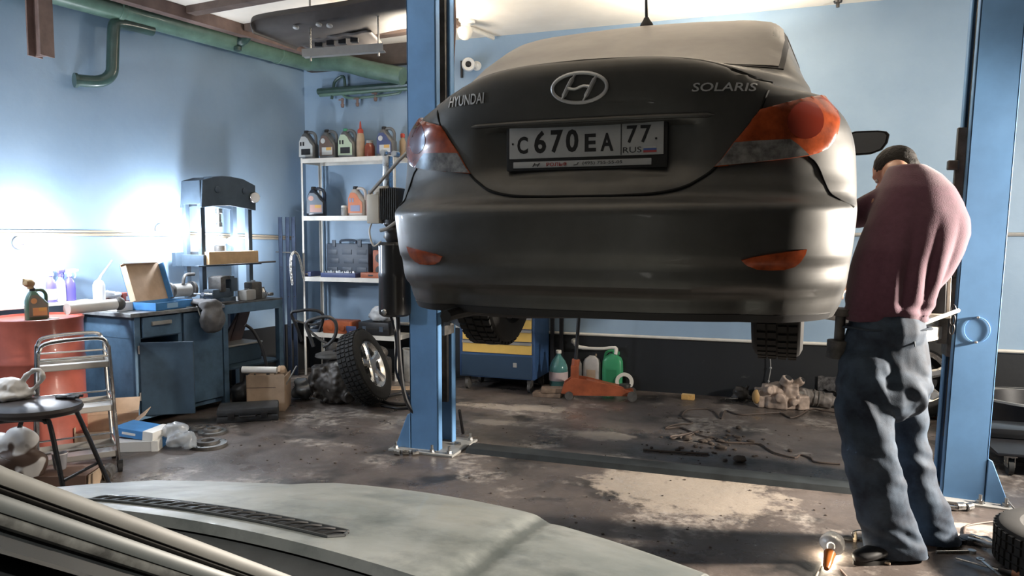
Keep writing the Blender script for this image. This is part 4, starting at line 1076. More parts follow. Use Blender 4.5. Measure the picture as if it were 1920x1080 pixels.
t = thing('white_carton', 'flat white carton between the long roll and the open blue box', 'box', lw(2.565, .375, .856), LANG); m = MB(); m.bb((-.10, -.07, 0), (.10, .07, .065)); m.build('carton_body', M_paper, t, bevel=.003); m = MB(); m.bb((-.10, -.004, .065), (.10, .004, .0655)); m.build('lid_gap', M_grey, t)
# open blue carton with its lid up
t = thing('open_carton', 'open blue carton with its brown lid standing up on the bench', 'box', lw(2.30, .55, .856), LANG+.15)
m = MB(); m.bb((-.12, -.19, 0), (.12, .19, .006)); m.bb((.114, -.19, 0), (.12, .19, .06)); m.bb((-.12, -.19, 0), (-.114, .19, .06)); m.bb((-.12, -.19, 0), (.12, -.184, .06)); m.bb((-.12, .184, 0), (.12, .19, .06)); m.build('tray', M_blue, t)
m = MB(); m.bb((-.115, -.185, .007), (.112, .185, .010)); m.bb((.107, -.18, .01), (.112, .18, .058)); m.build('tray_lining', M_card, t)
lid_ = bpy.data.objects.new('lid', None); COL.objects.link(lid_); lid_.parent = t; lid_.location = (-.12, 0, .06); lid_.rotation_euler = (0, math.radians(-18), 0)
m = MB(); m.bb((-.006, -.19, 0), (0, .19, .30)); m.bb((0, -.19, 0), (.05, -.185, .28)); m.bb((0, -.19, .295), (.03, .15, .30)); m.build('lid_inside', M_card, lid_)
m = MB(); m.bb((-.0095, -.193, 0), (-.0065, .193, .303)); m.bb((0, .186, 0), (.05, .192, .29)); m.build('lid_outside', M_blue, lid_)
m = MB(); m.bb((.1205, -.08, .012), (.1215, .03, .05)); m.build('box_print', mat('pale_blue_print', (.30, .5, .72), .5), t)
# small red and white boxes behind it
for k, (s_, n_, sz, c_, lb) in enumerate(((2.46, .14, (.10, .14, .07), 'red', 'red carton under the white one behind the open blue box'), (2.32, .13, (.09, .10, .11), 'red', 'tall red carton with white print behind the open blue box'))):
    t = thing('red_carton', lb, 'box', lw(s_, n_, .856), LANG); m = MB(); m.box((0, 0, sz[2]/2), sz); m.build('carton_body', mat('red_carton_print', (.42, .10, .07), .5), t, bevel=.003); m = MB(); m.box((sz[0]/2+.0006, 0, sz[2]*.6), (.001, sz[1]*.5, sz[2]*.3)); m.build('carton_print', M_paper, t)
t = thing('paper_bundle', 'crumpled white paper bundle on the red carton behind the blue box', 'paper', lw(2.46, .14, .927), LANG); m = MB(); m.ball((0, 0, .03), (.07, .09, .03), 12); m.build('crumpled_sheet', M_paper, t, noisy=.02, nscale=22)
t = thing('pale_carton', 'pale cardboard box leaning behind the lid of the blue carton', 'box', lw(2.16, .13, .856), LANG); m = MB(); m.box((0, 0, .09), (.12, .16, .18)); m.build('carton_body', M_card, t, bevel=.003); m = MB(); m.box((.061, 0, .09), (.001, .03, .18)); m.build('packing_tape', M_paper, t)
# things between the blue carton and the press
t = thing('parts_tin', 'white tin with a violet label beside the open blue carton', 'tin', lw(2.10, .29, .856), LANG); m = MB(); m.lathe([(.05, 0), (.05, .11), (.046, .115), (.03, .13), (.03, .15)], 20); m.build('tin_body', mat('cream_tin', (.6, .5, .4), .4), t); m = MB(); m.box((.045, -.012, .05), (.012, .04, .05)); m.build('tin_label', M_violet, t)
t = thing('bench_grinder', 'grey bench grinder on the workbench left of the vice', 'grinder', lw(1.93, .30, .856), LANG); m = MB(); m.box((0, 0, .02), (.12, .12, .04), bev=.006); m.cyl((0, -.08, .11), (0, .08, .11), .055, n=20); m.build('motor', M_grey, t)
for y in (-.11, .11):
    m = MB(); m.cyl((0, y-.012, .11), (0, y+.012, .11), .068, n=24); m.build('grinding_wheel', M_cast, t)
m = MB(); m.tube([(.03, 0, .16), (.02, .02, .21), (.0, .06, .235), (0, .14, .235)], .014, 8, smooth=4); m.build('lamp_arm', M_cast, t)
t = thing('grey_bag', 'dirty grey cloth bag slumped over the front edge of the bench', 'bag', lw(2.02, .72, .80), LANG); m = MB(); m.ball((.055, 0, -.045), (.06, .12, .115), 16); m.ball((-.10, .0, .084), (.13, .11, .026), 12); m.ball((0.035, 0, .07), (.05, .11, .045), 12)
voxel(m.build('bag_cloth', mat('grey_cloth', (.12, .12, .125), .85, var=.35, vscale=9), t), .012)
displace(t.children[0], lambda c_: .014*noise.noise(c_*18))
t = thing('bench_stick', 'thin white stick hanging off the bench front under the blue carton', 'stick', lw(2.10, .70, .80), LANG); m = MB(); m.cyl((-.01, .0, .066), (.03, .04, -.10), .006); m.build('stick_body', M_wp, t)
t = thing('flat_papers', 'white printed leaflets lying at the bench front edge', 'papers', lw(2.10, .58, .8565), LANG)
m = MB(); m.box((0, 0, .002), (.12, .16, .004), rz=.2); m.box((.02, .05, .005), (.10, .12, .003), rz=-.3); m.build('leaflet', M_paper, t)
# machine vice
t = thing('machine_vice', 'grey blue bench vice on the corner of the steel table', 'vice', lw(1.66, .47, .856), LANG+.2)
m = MB(); m.box((0, 0, .02), (.18, .16, .04), bev=.008); m.box((0, -.03, .075), (.10, .28, .075), bev=.012); m.build('vice_base', M_press, t)
m = MB(); m.box((0, .10, .14), (.13, .09, .12), bev=.012); m.box((0, .07, .20), (.13, .05, .03)); m.build('fixed_jaw', M_press, t)
m = MB(); m.box((0, -.05, .15), (.13, .07, .13), bev=.012); m.box((0, .0, .205), (.12, .12, .03), bev=.006); m.build('moving_jaw', M_cast, t)
m = MB(); m.cyl((0, -.24, .08), (0, -.16, .08), .016); m.cyl((-.09, -.23, .08), (.09, -.23, .08), .008); m.build('screw_handle', M_steel, t)
for k, (s_, n_, lb) in enumerate(((1.33, .50, 'upright grey steel block right of the vice'), (1.46, .56, 'low bright steel block in front of the vice'))):
    t = thing('steel_block', lb, 'block', lw(s_, n_, .856), LANG+.3*k); m = MB(); m.box((0, 0, .075 if k == 0 else .045), (.10, .12, .15) if k == 0 else (.09, .16, .09), bev=.012); m.build('block_body', M_cast if k == 0 else M_grey, t); m = MB(); m.lathe([(.02, .15 if k == 0 else .09), (.02, .165 if k == 0 else .10)], 14); m.build('block_boss', M_steel, t)
t = thing('steel_pot', 'small bright steel pot at the right end of the steel table', 'pot', lw(1.24, .52, .856), LANG); m = MB(); m.lathe([(.03, 0), (.034, .01), (.034, .06), (.028, .07), (.018, .09), (.02, .10)], 18); m.build('pot_body', M_steel, t); m = MB(); m.tube([(.03, 0, .05), (.06, 0, .05), (.06, 0, .02), (.034, 0, .02)], .005, 6); m.build('pot_handle', M_steel, t)
t = thing('pipe_wrench', 'black wrench lying over the right end of the steel table', 'wrench', lw(1.16, .42, .856), LANG+.2); m = MB(); m.tube([(0, -.12, .012), (0, .05, .014), (.0, .10, .016)], [.012, .012, .018], 8, flat=.6); m.build('wrench_handle', M_cast, t); m = MB(); m.box((0, .13, .016), (.06, .05, .03), bev=.008); m.build('wrench_jaw', M_cast, t)
# flat rods lying on the front edge
t = thing('steel_bars', 'bundle of rusty flat bars lying across the front of the bench', 'bars', lw(1.80, .615, .8575), LANG); m = MB()
for k in range(5): m.box((-.03+.018*k, .01*k, .004+.003*(k % 2)), (.014, .30-.02*k, .006), rz=.05*(k-2))
m.build('flat_bar', M_rail, t)
# ================================================================== SHELVING BY THE BACK WALL
SY = 6.55
xl, xr = onY(566, 400, SY).x, onY(741, 500, SY).x
M_shelf = mat('white_shelf_enamel', (.66, .64, .59), .45, var=.10, vscale=7)
sz_ = [onY(650, y, SY).z for y in (295, 405, 521, 627)]
sh = thing('shelving_unit', 'white metal shelving unit with four shelves in the corner left of the lift post', 'shelf', ((xl+xr)/2, SY, 0))
SW = (xr-xl)/2; SD = .33
for sx in (-1, 1):
    for yy in (0, SD):
        m = MB(); m.bb((sx*SW-.018*(sx > 0)-.018*0, yy, 0), (sx*SW+.018*(sx < 0), yy+.003, sz_[0]+.01)); m.bb((sx*SW-.0015, yy-(.0 if yy == 0 else .03), 0), (sx*SW+.0015, yy+(.03 if yy == 0 else .003), sz_[0]+.01))
        m.build('upright', M_shelf, sh)
for z in sz_:
    m = MB(); m.bb((-SW+.004, .004, z-.006), (SW-.004, SD, z)); m.bb((-SW, -.004, z-.042), (SW, .0, z+.002)); m.bb((-SW, SD-.004, z-.042), (SW, SD, z)); m.bb((-SW, 0, z-.042), (-SW+.004, SD, z)); m.bb((SW-.004, 0, z-.042), (SW, SD, z)); m.build('shelf_board', M_shelf, sh, bevel=.001)
def on_shelf(px, k, y=.12): return V(onY(px, 400, SY+y).x, SY+y, sz_[k]+.0005)
M_silverj = mat('silver_grey_plastic', (.15, .16, .17), .35, .2); M_lab = mat('pale_label', (.50, .52, .52), .5); M_lime = mat('pale_green_label', (.42, .52, .38), .5); M_navy = mat('navy_label', (.05, .07, .17), .5)
jug('oil_jug', 'silver oil jug with a dark one on its label, leftmost on the top shelf', on_shelf(582, 0), .0, .98, M_silverj, M_lab, M_dark, 'oil jugs on the top shelf', M_ink, 'one')
jug('oil_jug', 'dark oil jug with an orange badge, second from left on the top shelf', on_shelf(620, 0), .0, .98, M_silverj, mat('brown_label', (.13, .09, .075), .5), M_dark, 'oil jugs on the top shelf', M_lab, 'round')
jug('oil_jug', 'silver oil jug with a green cap and pale green label on the top shelf', on_shelf(655, 0), .0, .98, M_silverj, M_lime, mat('green_cap', (.06, .30, .16), .4), 'oil jugs on the top shelf', M_ink, 'one')
jug('oil_jug', 'dark oil jug with a navy label, rightmost big jug on the top shelf', on_shelf(727, 0), .0, .98, M_silverj, M_navy, M_dark, 'oil jugs on the top shelf', M_lab, 'round')
def bottle(name, label, loc, prof, body, cap_prof, capm, band=None, group=None, sy=1.0):
    t = thing(name, label, 'bottle', loc, 0, group)
    m = MB(); m.lathe(prof, 20, sy=sy); m.build('bottle_body', body, t)
    m = MB(); m.lathe(cap_prof, 14); m.build('cap', capm, t)
    if band: m = MB(); m.lathe([(prof[1][0]+.001, band[0]), (prof[1][0]+.001, band[1])], 20, cap=False, sy=sy); m.build('label', band[2], t)
    return t
M_tan = mat('tan_plastic', (.42, .32, .22), .4); M_redcap = mat('red_cap', (.42, .06, .04), .4); M_rb = mat('red_brown_glass', (.22, .05, .03), .15, coat=.5)
bottle('sealant_bottle', 'tan bottle with a red collar and pointed nozzle on the top shelf', on_shelf(678, 0), [(.036, 0), (.04, .01), (.04, .18), (.036, .22), (.028, .24)], M_tan, [(.030, .24), (.028, .275), (.012, .29), (.008, .34), (.004, .36)], M_redcap, (.05, .16, M_card))
bottle('brown_jar', 'small red brown jar between the tan bottle and the navy jug', on_shelf(695, 0), [(.05, 0), (.052, .01), (.052, .11), (.04, .13), (.034, .14)], M_rb, [(.036, .14), (.036, .165), (.03, .17)], M_grey)
bottle('red_cap_bottle', 'narrow pale bottle with a red cap at the right end of the top shelf', V(xr-.05, SY+.27, sz_[0]+.0005), [(.03, 0), (.032, .01), (.032, .16), (.02, .19), (.014, .20)], M_tan, [(.022, .20), (.022, .235), (.018, .24)], M_redcap)
# second shelf
M_blkp = mat('dark_blue_plastic', (.02, .03, .05), .3)
jug('oil_jug', 'blue black oil jug with a red and white label on the second shelf', on_shelf(594, 1), .3, 1.0, M_blkp, mat('grey_blue_label', (.16, .20, .25), .5), M_dark, None, mat('red_white_print', (.48, .30, .27), .5), 'round')
bottle('glass_jar', 'small clear glass jar with a pale lid lying at the middle of the second shelf', on_shelf(646, 1, .06), [(.03, 0), (.034, .008), (.034, .075), (.028, .085)], mat('jar_glass', (.25, .25, .24), .1, coat=1), [(.032, .085), (.032, .10), (.028, .104)], M_shelf)
bottle('orange_bottle', 'slim orange bottle behind the orange jug on the second shelf', on_shelf(660, 1, .22), [(.035, 0), (.038, .01), (.038, .15), (.02, .19), (.014, .20)], mat('orange_liquid', (.45, .13, .05), .2, coat=.5), [(.018, .20), (.018, .23), (.014, .235)], M_redcap)
jug('oil_jug', 'orange and white oil jug with a big loop handle on the second shelf', on_shelf(672, 1, .12), .0, .98, mat('pale_grey_plastic', (.45, .42, .40), .4), mat('orange_label', (.50, .15, .06), .45), M_dark, None, mat('blue_white_print', (.22, .24, .36), .5), 'one')
bottle('beige_bottle', 'beige plastic bottle right of the orange jug on the second shelf', on_shelf(695, 1), [(.042, 0), (.046, .01), (.046, .17), (.036, .20), (.02, .215)], mat('beige_plastic', (.36, .28, .24), .45), [(.023, .215), (.023, .245), (.018, .25)], M_card, (.04, .14, mat('faded_label', (.32, .22, .19), .6)))
bottle('black_can', 'small black can at the right of the second shelf', on_shelf(716, 1, .2), [(.03, 0), (.032, .008), (.032, .15), (.02, .17)], M_dark, [(.014, .17), (.014, .20), (.01, .205)], M_dark)
# third shelf
M_case = mat('slate_blue_case', (.045, .06, .085), .5, var=.15, vscale=10); M_orange = mat('orange_case', (.34, .09, .035), .5, var=.15, vscale=9)
t = thing('tool_case', 'large slate blue tool case standing upright on the third shelf', 'case', on_shelf(654, 2, .22)); 
m = MB(); m.bb((-.245, -.045, 0), (.245, .045, .335), bev=.012)
for i in range(3):
    for j in range(3): m.box((-.17+.17*i+(.02 if j == 1 else 0), -.0465, .07+.09*j), (.11, .006, .05), bev=.002)
m.build('case_shell', M_case, t); m = MB(); m.tube([(-.09, -.02, .33), (-.08, -.02, .365), (.08, -.02, .365), (.09, -.02, .33)], .012, 8, smooth=3); m.build('handle', M_case, t)
for x in (-.15, .15):
    m = MB(); m.bb((x-.02, -.055, .30), (x+.02, -.04, .37), bev=.004); m.build('latch', M_case, t)
t = thing('socket_tray', 'open navy tray of shiny sockets lying at the front of the third shelf', 'tool tray', on_shelf(636, 2, .05)); m = MB(); m.bb((-.20, -.045, 0), (.20, .06, .045), bev=.006); m.build('tray_body', M_navy, t)
for i in range(11):
    m = MB(); x = -.17+.032*i; r = .008+.005*((i*7) % 3); m.cyl((x, .0, .052), (x, .04 if i % 2 else .03, .052), r, n=10); m.build('socket', M_steel, t)
t = thing('dark_tool_box', 'low dark blue tool box at the left end of the third shelf', 'case', on_shelf(582, 2, .12)); m = MB(); m.bb((-.05, -.08, 0), (.045, .10, .05), bev=.006); m.build('box_body', M_navy, t); m = MB(); m.bb((-.02, -.086, .02), (.015, -.08, .035)); m.build('latch', M_grey, t)
t = thing('orange_tool_box', 'flat orange tool box at the front right of the third shelf', 'case', on_shelf(697, 2, .05)); m = MB(); m.bb((-.11, -.045, 0), (.13, .06, .055), bev=.008); m.build('box_body', M_orange, t); m = MB(); m.bb((-.02, -.05, .02), (.03, -.045, .035)); m.build('latch', M_dark, t)
t = thing('speaker_case', 'orange case with two black rings standing on the third shelf', 'case', on_shelf(715, 2, .24)); m = MB(); m.bb((-.07, -.06, 0), (.08, .05, .27), bev=.01); m.build('case_shell', M_orange, t)
for z in (.07, .19):
    m = MB(); m.lathe([(.018, 0), (.045, 0), (.045, .008), (.018, .008)], 22, (.01, -.061, z), (0, -1, 0), cap=False); m.build('black_ring', M_dark, t)
# bottom shelf
t = thing('tool_case', 'orange tool case lying on the bottom shelf beside the black one', 'case', on_shelf(638, 3, .10)); m = MB(); m.bb((-.17, -.09, 0), (.15, .12, .125), bev=.012); m.build('case_shell', M_orange, t)
for x in (-.08, .06): m = MB(); m.lathe([(.03, 0), (.03, .006), (.022, .008)], 18, (x, -.091, .06), (0, -1, 0)); m.build('case_boss', mat('dull_orange', (.30, .08, .03), .5), t)
t = thing('power_drill', 'navy and white power tool lying in front of the orange case', 'power tool', on_shelf(655, 3, -.0)); m = MB(); m.box((0, .0, .06), (.11, .02, .05), bev=.008); m.box((-.03, 0, .035), (.03, .018, .07), bev=.006); m.build('tool_body', M_navy, t); m = MB(); m.bb((-.012, -.014, .0), (.03, .008, .03)); m.build('tool_battery', M_wp, t)
t = thing('tool_case', 'black tool case on the bottom shelf right of the orange one', 'case', on_shelf(706, 3, .12)); m = MB(); m.bb((-.16, -.11, 0), (.18, .12, .13), bev=.014); m.build('case_shell', M_dark, t); m = MB(); m.bb((-.16, -.114, .058), (.18, -.108, .07)); m.build('case_seam', M_rub, t)
for x in (-.09, .10): m = MB(); m.bb((x-.02, -.118, .04), (x+.02, -.108, .09)); m.build('latch', M_case, t)
t = thing('plastic_bag', 'crumpled white plastic bag on the black case on the bottom shelf', 'bag', on_shelf(716, 3, .12)+V(0, 0, .131)); m = MB(); m.ball((0, 0, .05), (.17, .09, .055), 18); m.ball((.03, 0, .12), (.08, .07, .05), 14); m.ball((-.03, -.02, .09), (.10, .07, .06), 14)
voxel(m.build('bag_film', mat('milky_film', (.55, .56, .57), .35), t), .012, 3)
displace(t.children[0], lambda c_: (.016*noise.noise(c_*16)+.008*noise.noise(c_*38)), .001)
t = thing('valve_parts', 'dark jumble of hand tools at the left of the bottom shelf', 'tools', on_shelf(590, 3, .10)); m = MB(); m.bb((-.06, -.06, 0), (.06, .08, .03)); m.ball((0, 0, .06), (.05, .06, .04), 10); m.tube([(-.06, -.03, .05), (.03, .0, .10), (.07, .02, .11)], .012, 8); m.build('tool_pile', M_case, t); m = MB(); m.tube([(-.04, -.05, .04), (.05, -.04, .075)], .009, 8); m.build('tool_grip', M_steel, t)
t = thing('floor_bin', 'dirty white plastic tub on the floor behind the right shelf leg', 'tub', (xr+.13, SY+.10, 0)); m = MB(); m.lathe([(.085, 0), (.09, .02), (.10, .30), (.104, .31), (.09, .31), (.08, .03), (0, .025)], 20, sy=.8); m.build('tub_body', mat('dirty_white', (.42, .40, .36), .6, var=.3, vscale=9), t); m = MB(); m.tube([(-.1, 0, .29), (-.06, -.08, .33), (.06, -.08, .33), (.1, 0, .29)], .005, 6, smooth=4); m.build('tub_handle', M_grey, t)
# corner angle bars and chain
for k, (px, lb) in enumerate(((542, 'leftmost blue angle bar leaning in the corner beside the shelving'), (551, 'middle blue angle bar leaning in the corner beside the shelving'), (558, 'rightmost blue angle bar touching the shelving in the corner'))):
    p = onL(px, 560, .10+.05*k); s_, n_, _ = toL(p)
    t = LWT('angle_bar', lb, 'bar', s_+.10-.03*k, n_, 0, group='angle bars in the corner'); m = MB()
    m.box((0, 0, .80), (.05, .006, 1.6), rx=-.0); m.box((-.022, .022, .80), (.006, .05, 1.6)); m.build('angle_section', mat('blue_grey_steel', (.032, .045, .075), .5, .3, var=.3, vscale=6), t)
    m = MB()
    for z in (.2, .5, .8, 1.1, 1.4): m.cyl((.0, -.0045, z), (.0, -.0028, z), .007, n=8)
    m.build('bolt_holes', M_rub, t)
t = thing('steel_chain', 'short bright steel chain hung over the angle bars beside the shelving', 'chain', V(0, 0, 0))
hp = [onL(px, py, .27) for px, py in ((548, 532), (546, 515), (545, 498), (546, 482), (551, 473), (558, 477), (563, 490), (566, 505), (569, 520))]
hp = catmull(hp, 3)
t.location = hp[12]
for i in range(0, len(hp)-1, 1):
    a, b_ = hp[i]-hp[12], hp[i+1]-hp[12]; c_ = (a+b_)/2; d = (b_-a).normalized(); n_ = d.cross(V(LN.x, LN.y, 0)).normalized() if i % 2 else V(LN.x, LN.y, 0)
    q = [c_+d*(.026*math.cos(k*PI/6))+n_*(.011*math.sin(k*PI/6)) for k in range(12)]
    m = MB(); m.tube(q, .0052, 6, close=True); m.build('chain_link', mat('bright_chain', (.62, .61, .58), .35, .5), t)
# hook that carries it
m = MB(); m.tube([hp[12]-t.location+V(-LN.x*.24, -LN.y*.24, .0), V(0, 0, -.004), V(LN.x*.02, LN.y*.02, .02)], .006, 6); m.build('wall_hook', M_cast, t)
# ================================================================== HIGH UP
# pipe manifold on the back wall above the shelving
t = thing('pipe_manifold', 'green pipework with small valves on the back wall above the shelving', 'pipes', (0, BY-.06, 0))
def bw(px, py, y=0): p = onY(px, py, BY-.06); return V(p.x, y, p.z)
m = MB(); m.tube([bw(600, 178), bw(690, 171), bw(775, 165)], .022, 10); m.build('lower_pipe', M_pipe, t)
m = MB(); m.tube([bw(597, 172), bw(775, 158)], .034, 10); m.build('header_pipe', M_dpipe, t)
m = MB(); m.tube([bw(622, 186), bw(626, 158), bw(634, 147), bw(645, 145), bw(647, 172)], .015, 8, smooth=4); m.build('loop_pipe', M_dpipe, t)
m = MB(); m.tube([bw(640, 175), bw(648, 182), bw(660, 184), bw(690, 182), bw(740, 176), bw(752, 168), bw(754, 130)], .013, 8, smooth=4); m.build('return_pipe', M_pipe, t)
for px, py in ((642, 184), (670, 182), (704, 172)):
    m = MB(); q = bw(px, py); m.cyl(q, q+V(0, 0, -.06), .013, n=10); m.box(q+V(0, -.02, -.02), (.06, .012, .012)); m.lathe([(.02, 0), (.016, .03), (.01, .034)], 10, q+V(0, 0, -.06), (0, 0, -1)); m.build('valve', M_brown, t)
# cctv camera
p = onY(872, 119, BY-.15)
t = thing('security_camera', 'white round security camera on the back wall right of the left lift post', 'camera', (p.x, BY-.001, p.z))
m = MB(); m.lathe([(.045, 0), (.045, .02), (.03, .03), (.022, .06)], 20, (.06, 0, 0), (0, -1, 0)); m.build('wall_mount', M_wp, t)
d = (EYE-V(p.x, BY, p.z)).normalized(); d.z *= .5
m = MB(); m.lathe([(.050, -.02), (.062, .0), (.062, .09), (.056, .10), (.03, .095), (.028, .085)], 26, V(0, -.07, 0), d); m.build('camera_body', M_wp, t)
m = MB(); m.lathe([(.029, .086), (.020, .088), (.0, .096)], 20, V(0, -.07, 0), d); m.build('lens', M_dark, t)
p = onY(858, 118, BY); m = MB(); m.bb((p.x-p.x-.105, -.02, -.10), (-.085, 0, .06)); m.build('cable_box', M_dark, t)
# lamp base and hanging cord beside the post
p = dep(872, 62, 6.9)
t = thing('ceiling_rose', 'white round lamp base under the ceiling just right of the left lift post', 'lamp base', (p.x, p.y, CEIL-.0))
m = MB(); m.lathe([(.09, 0), (.09, -.02), (.05, -.03), (.05, -.06)], 22); m.build('rose_plate', M_wp, t); m = MB(); m.lathe([(.06, -.06), (.07, -.09), (.055, -.14), (.03, -.16), (0, -.165)], 20); m.build('rose_cup', M_white, t)
m = MB(); q0 = dep(850, -10, 5.5); m.tube([V(q0.x, q0.y, CEIL), dep(853, 40, 5.5), dep(850, 100, 5.5), dep(848, 150, 5.5)], .010, 6, smooth=4); tag(m.build('hanging_cord', M_brown), 'thin brown cord hanging from the ceiling beside the left lift post', 'cord')
m = MB(); p0, p1 = onY(885, 60, BY-.4), onY(925, 80, BY-.05); m.tube([V(p0.x-.5, p0.y-.6, CEIL-.02), V(p0.x, p0.y, CEIL-.02), V(p1.x, p1.y, CEIL-.03)], .018, 8); tag(m.build('ceiling_conduit', M_white), 'pale conduit running over the ceiling to the back wall above the security camera', 'conduit')
m = MB(); p = dep(1066, 40, 6.0); m.tube([V(p.x, p.y, CEIL), V(p.x, p.y, CEIL-.03), V(p.x+.04, p.y, CEIL-.05)], .008, 6); m.lathe([(.03, 0), (.03, -.01)], 12, (p.x, p.y, CEIL)); tag(m.build('ceiling_hook', M_rail), 'small dark hook in the pale ceiling above the raised car', 'hook')
m = MB(); p = onY(1571, 8, BY-.1); m.tube([V(p.x, p.y, CEIL), V(p.x, p.y, CEIL-.05)], .014, 8); m.lathe([(.035, 0), (.03, -.015)], 12, (p.x, p.y, CEIL)); tag(m.build('ceiling_stub', M_rail), 'small dark stub where the ceiling meets the back wall right of the car', 'stub')
# old bumper stored up under the ceiling on a steel rack
M_bump = mat('faded_black_bumper', (.065, .058, .055), .55, var=.25, vscale=4)
BD = 5.5
t = thing('stored_bumper', 'dark brown car bumper stored flat under the ceiling left of the post', 'bumper', (0, 0, 0))
fr = [dep(x, y, 5.55) for x, y in ((472, 38), (480, 30), (520, 22), (580, 13), (640, 4), (700, -8), (790, -20))]
org = fr[3].copy(); t.location = org
back = [p+W(.10, .75, .06-.0) for p in fr]
edge = [p+W(.0, .02, -.085) for p in fr]; mid = [p+W(-.0, -.03, -.04) for p in fr]; under = [p+W(.05, .35, -.06) for p in fr]
m = MB(); rows_ = [catmull([q-org for q in r], 6) for r in (back, fr, mid, edge, under, [p+W(.1, .75, -.03) for p in fr])]
m.grid(rows_); m.build('bumper_skin', M_bump, t, 60, weld=True, solid=.012)
m = MB()
for px, py in ((555, 50), (598, 45), (618, 47)): m.lathe([(.022, 0), (.022, .012), (.012, .016)], 12, dep(px, py, 5.62)-org, (0, -.3, -1))
m.build('fixing_clips', M_grey, t)
t = thing('bumper_lining', 'dark plastic under tray with square notches stored behind the bumper', 'tray', (0, 0, 0))
A, B, C_, D_ = dep(548, 74, 6.15), dep(695, 56, 6.05), dep(716, 78, 6.5), dep(592, 96, 6.6)
for q in (A, B, C_, D_): q.z = min(q.z, CEIL-.06)
org2 = (A+B+C_+D_)/4; t.location = org2
m = MB(); G = [[(A.lerp(B, i/16)).lerp(D_.lerp(C_, i/16), j/8)-org2+V(0, 0, -.008*(i % 4 < 2)) for i in range(17)] for j in range(9)]
m.grid(G); m.build('tray_skin', M_bump, t, 50, solid=.012)
for i in range(4):
    m = MB(); c_ = A.lerp(B, .25+.16*i).lerp(D_.lerp(C_, .25+.16*i), .35)-org2; m.box(c_+V(0, 0, -.02), (.06, .05, .05), rz=YAW); m.build('notch_block', M_dark, t)
t = thing('hanging_rack', 'pale steel angle bar hung on rods under the stored bumper', 'rack', (0, 0, 0))
a, b_ = dep(566, 99, 5.75), dep(718, 88, 5.75); t.location = a
d = b_-a; m = MB(); rz = math.atan2(d.y, d.x); ry = -math.atan2(d.z, d.to_2d().length)
m.box(d/2, (d.length, .006, .055), rz=rz, ry=ry); m.box(d/2+V(-.0, .03, -.027), (d.length, .06, .005), rz=rz, ry=ry); m.build('angle_bar', M_grey, t)
for q in (.09, .93):
    m = MB(); p = d*q; m.cyl(p+V(0, .02, -.06), V(p.x, p.y+.02, CEIL-a.z), .008, n=8); m.build('hanger_rod', M_steel, t)
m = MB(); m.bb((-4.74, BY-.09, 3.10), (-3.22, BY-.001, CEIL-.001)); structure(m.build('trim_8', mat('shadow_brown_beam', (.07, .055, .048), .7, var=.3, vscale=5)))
# joists crossing the ceiling over the bench side
for k, (sA, w_) in enumerate(((.5, .10), (1.2, .07), (1.8, .10), (2.5, .07), (3.2, .10))):
    p0 = lw(sA, .37); m = MB(); p1 = p0+V(1.75, -.2, 0); d = p1-p0
    m.box(((p0.x+p1.x)/2, (p0.y+p1.y)/2, CEIL-.03), (d.length, w_, .058), rz=math.atan2(d.y, d.x)); structure(m.build('trim_%d' % (3+k), mat('dark_joist', (.12, .085, .07), .7, var=.3, vscale=6)))
# ================================================================== FLOOR: left side
# chrome trolley
M_ch = mat('trolley_chrome', (.62, .61, .60), .2, 1.0, rvar=.08, vscale=20)
zt = .665
c4 = [fl(92, 692, zt), fl(198, 683, zt), fl(180, 668, zt), fl(75, 676, zt)]
o_ = sum(c4, V(0, 0, 0))/4
ex = ((c4[1]-c4[0])+(c4[2]-c4[3])); ex.z = 0; ang = math.atan2(ex.y, ex.x)
t = thing('chrome_trolley', 'chrome three tier trolley standing in front of the red drum', 'trolley', (o_.x, o_.y, 0), ang)
hw, hd = .185, .15
def leg_pos(sx, sy, z): k = (zt-z)/zt; return V(sx*(hw+.03*k), sy*(hd+.02*k), z)
for sy in (-1, 1):
    m = MB(); pts = [leg_pos(-1, sy, .07), leg_pos(-1, sy, .45), leg_pos(-1, sy, zt+.06), V(-hw+.01, sy*hd, zt+.10), V(-hw+.06, sy*hd, zt+.145), V(hw-.06, sy*hd, zt+.155), V(hw-.01, sy*hd, zt+.11), leg_pos(1, sy, zt+.06), leg_pos(1, sy, .45), leg_pos(1, sy, .07)]
    m.tube(pts, .0115, 10, smooth=5); m.build('side_frame', M_ch, t)
for z in (zt, .40, .12):
    m = MB(); a = leg_pos(-1, -1, z); b_ = leg_pos(1, 1, z)
    m.bb((a.x, a.y, z-.022), (b_.x, b_.y, z-.018)); m.bb((a.x, a.y, z-.022), (b_.x, a.y+.003, z+.012)); m.bb((a.x, b_.y-.003, z-.022), (b_.x, b_.y, z+.012)); m.bb((a.x, a.y, z-.022), (a.x+.003, b_.y, z+.012)); m.bb((b_.x-.003, a.y, z-.022), (b_.x, b_.y, z+.012)); m.build('tray', mat('tray_steel', (.55, .53, .50), .4, .7), t)
    for sy in (-1, 1):
        m = MB(); m.tube([leg_pos(-1, sy, z+.045), leg_pos(1, sy, z+.045)], .006, 8); m.build('guard_rail', M_ch, t)
    for sx in (-1, 1):
        m = MB(); m.tube([leg_pos(sx, -1, z+.045), leg_pos(sx, 1, z+.045)], .006, 8); m.build('guard_rail', M_ch, t)
for sx in (-1, 1):
    for sy in (-1, 1):
        p = leg_pos(sx, sy, 0); m = MB(); m.cyl(p+V(-.012, 0, .03), p+V(.012, 0, .03), .03, n=18); m.bb((p.x-.016, p.y-.012, .03), (p.x+.016, p.y+.012, .075)); m.build('caster', M_dark, t)
p = fl(214, 896); t = thing('pipe_coupling', 'ribbed grey pipe coupling lying on the floor at the trolley foot', 'coupling', (p.x+.0, p.y-.06, .045)); m = MB()
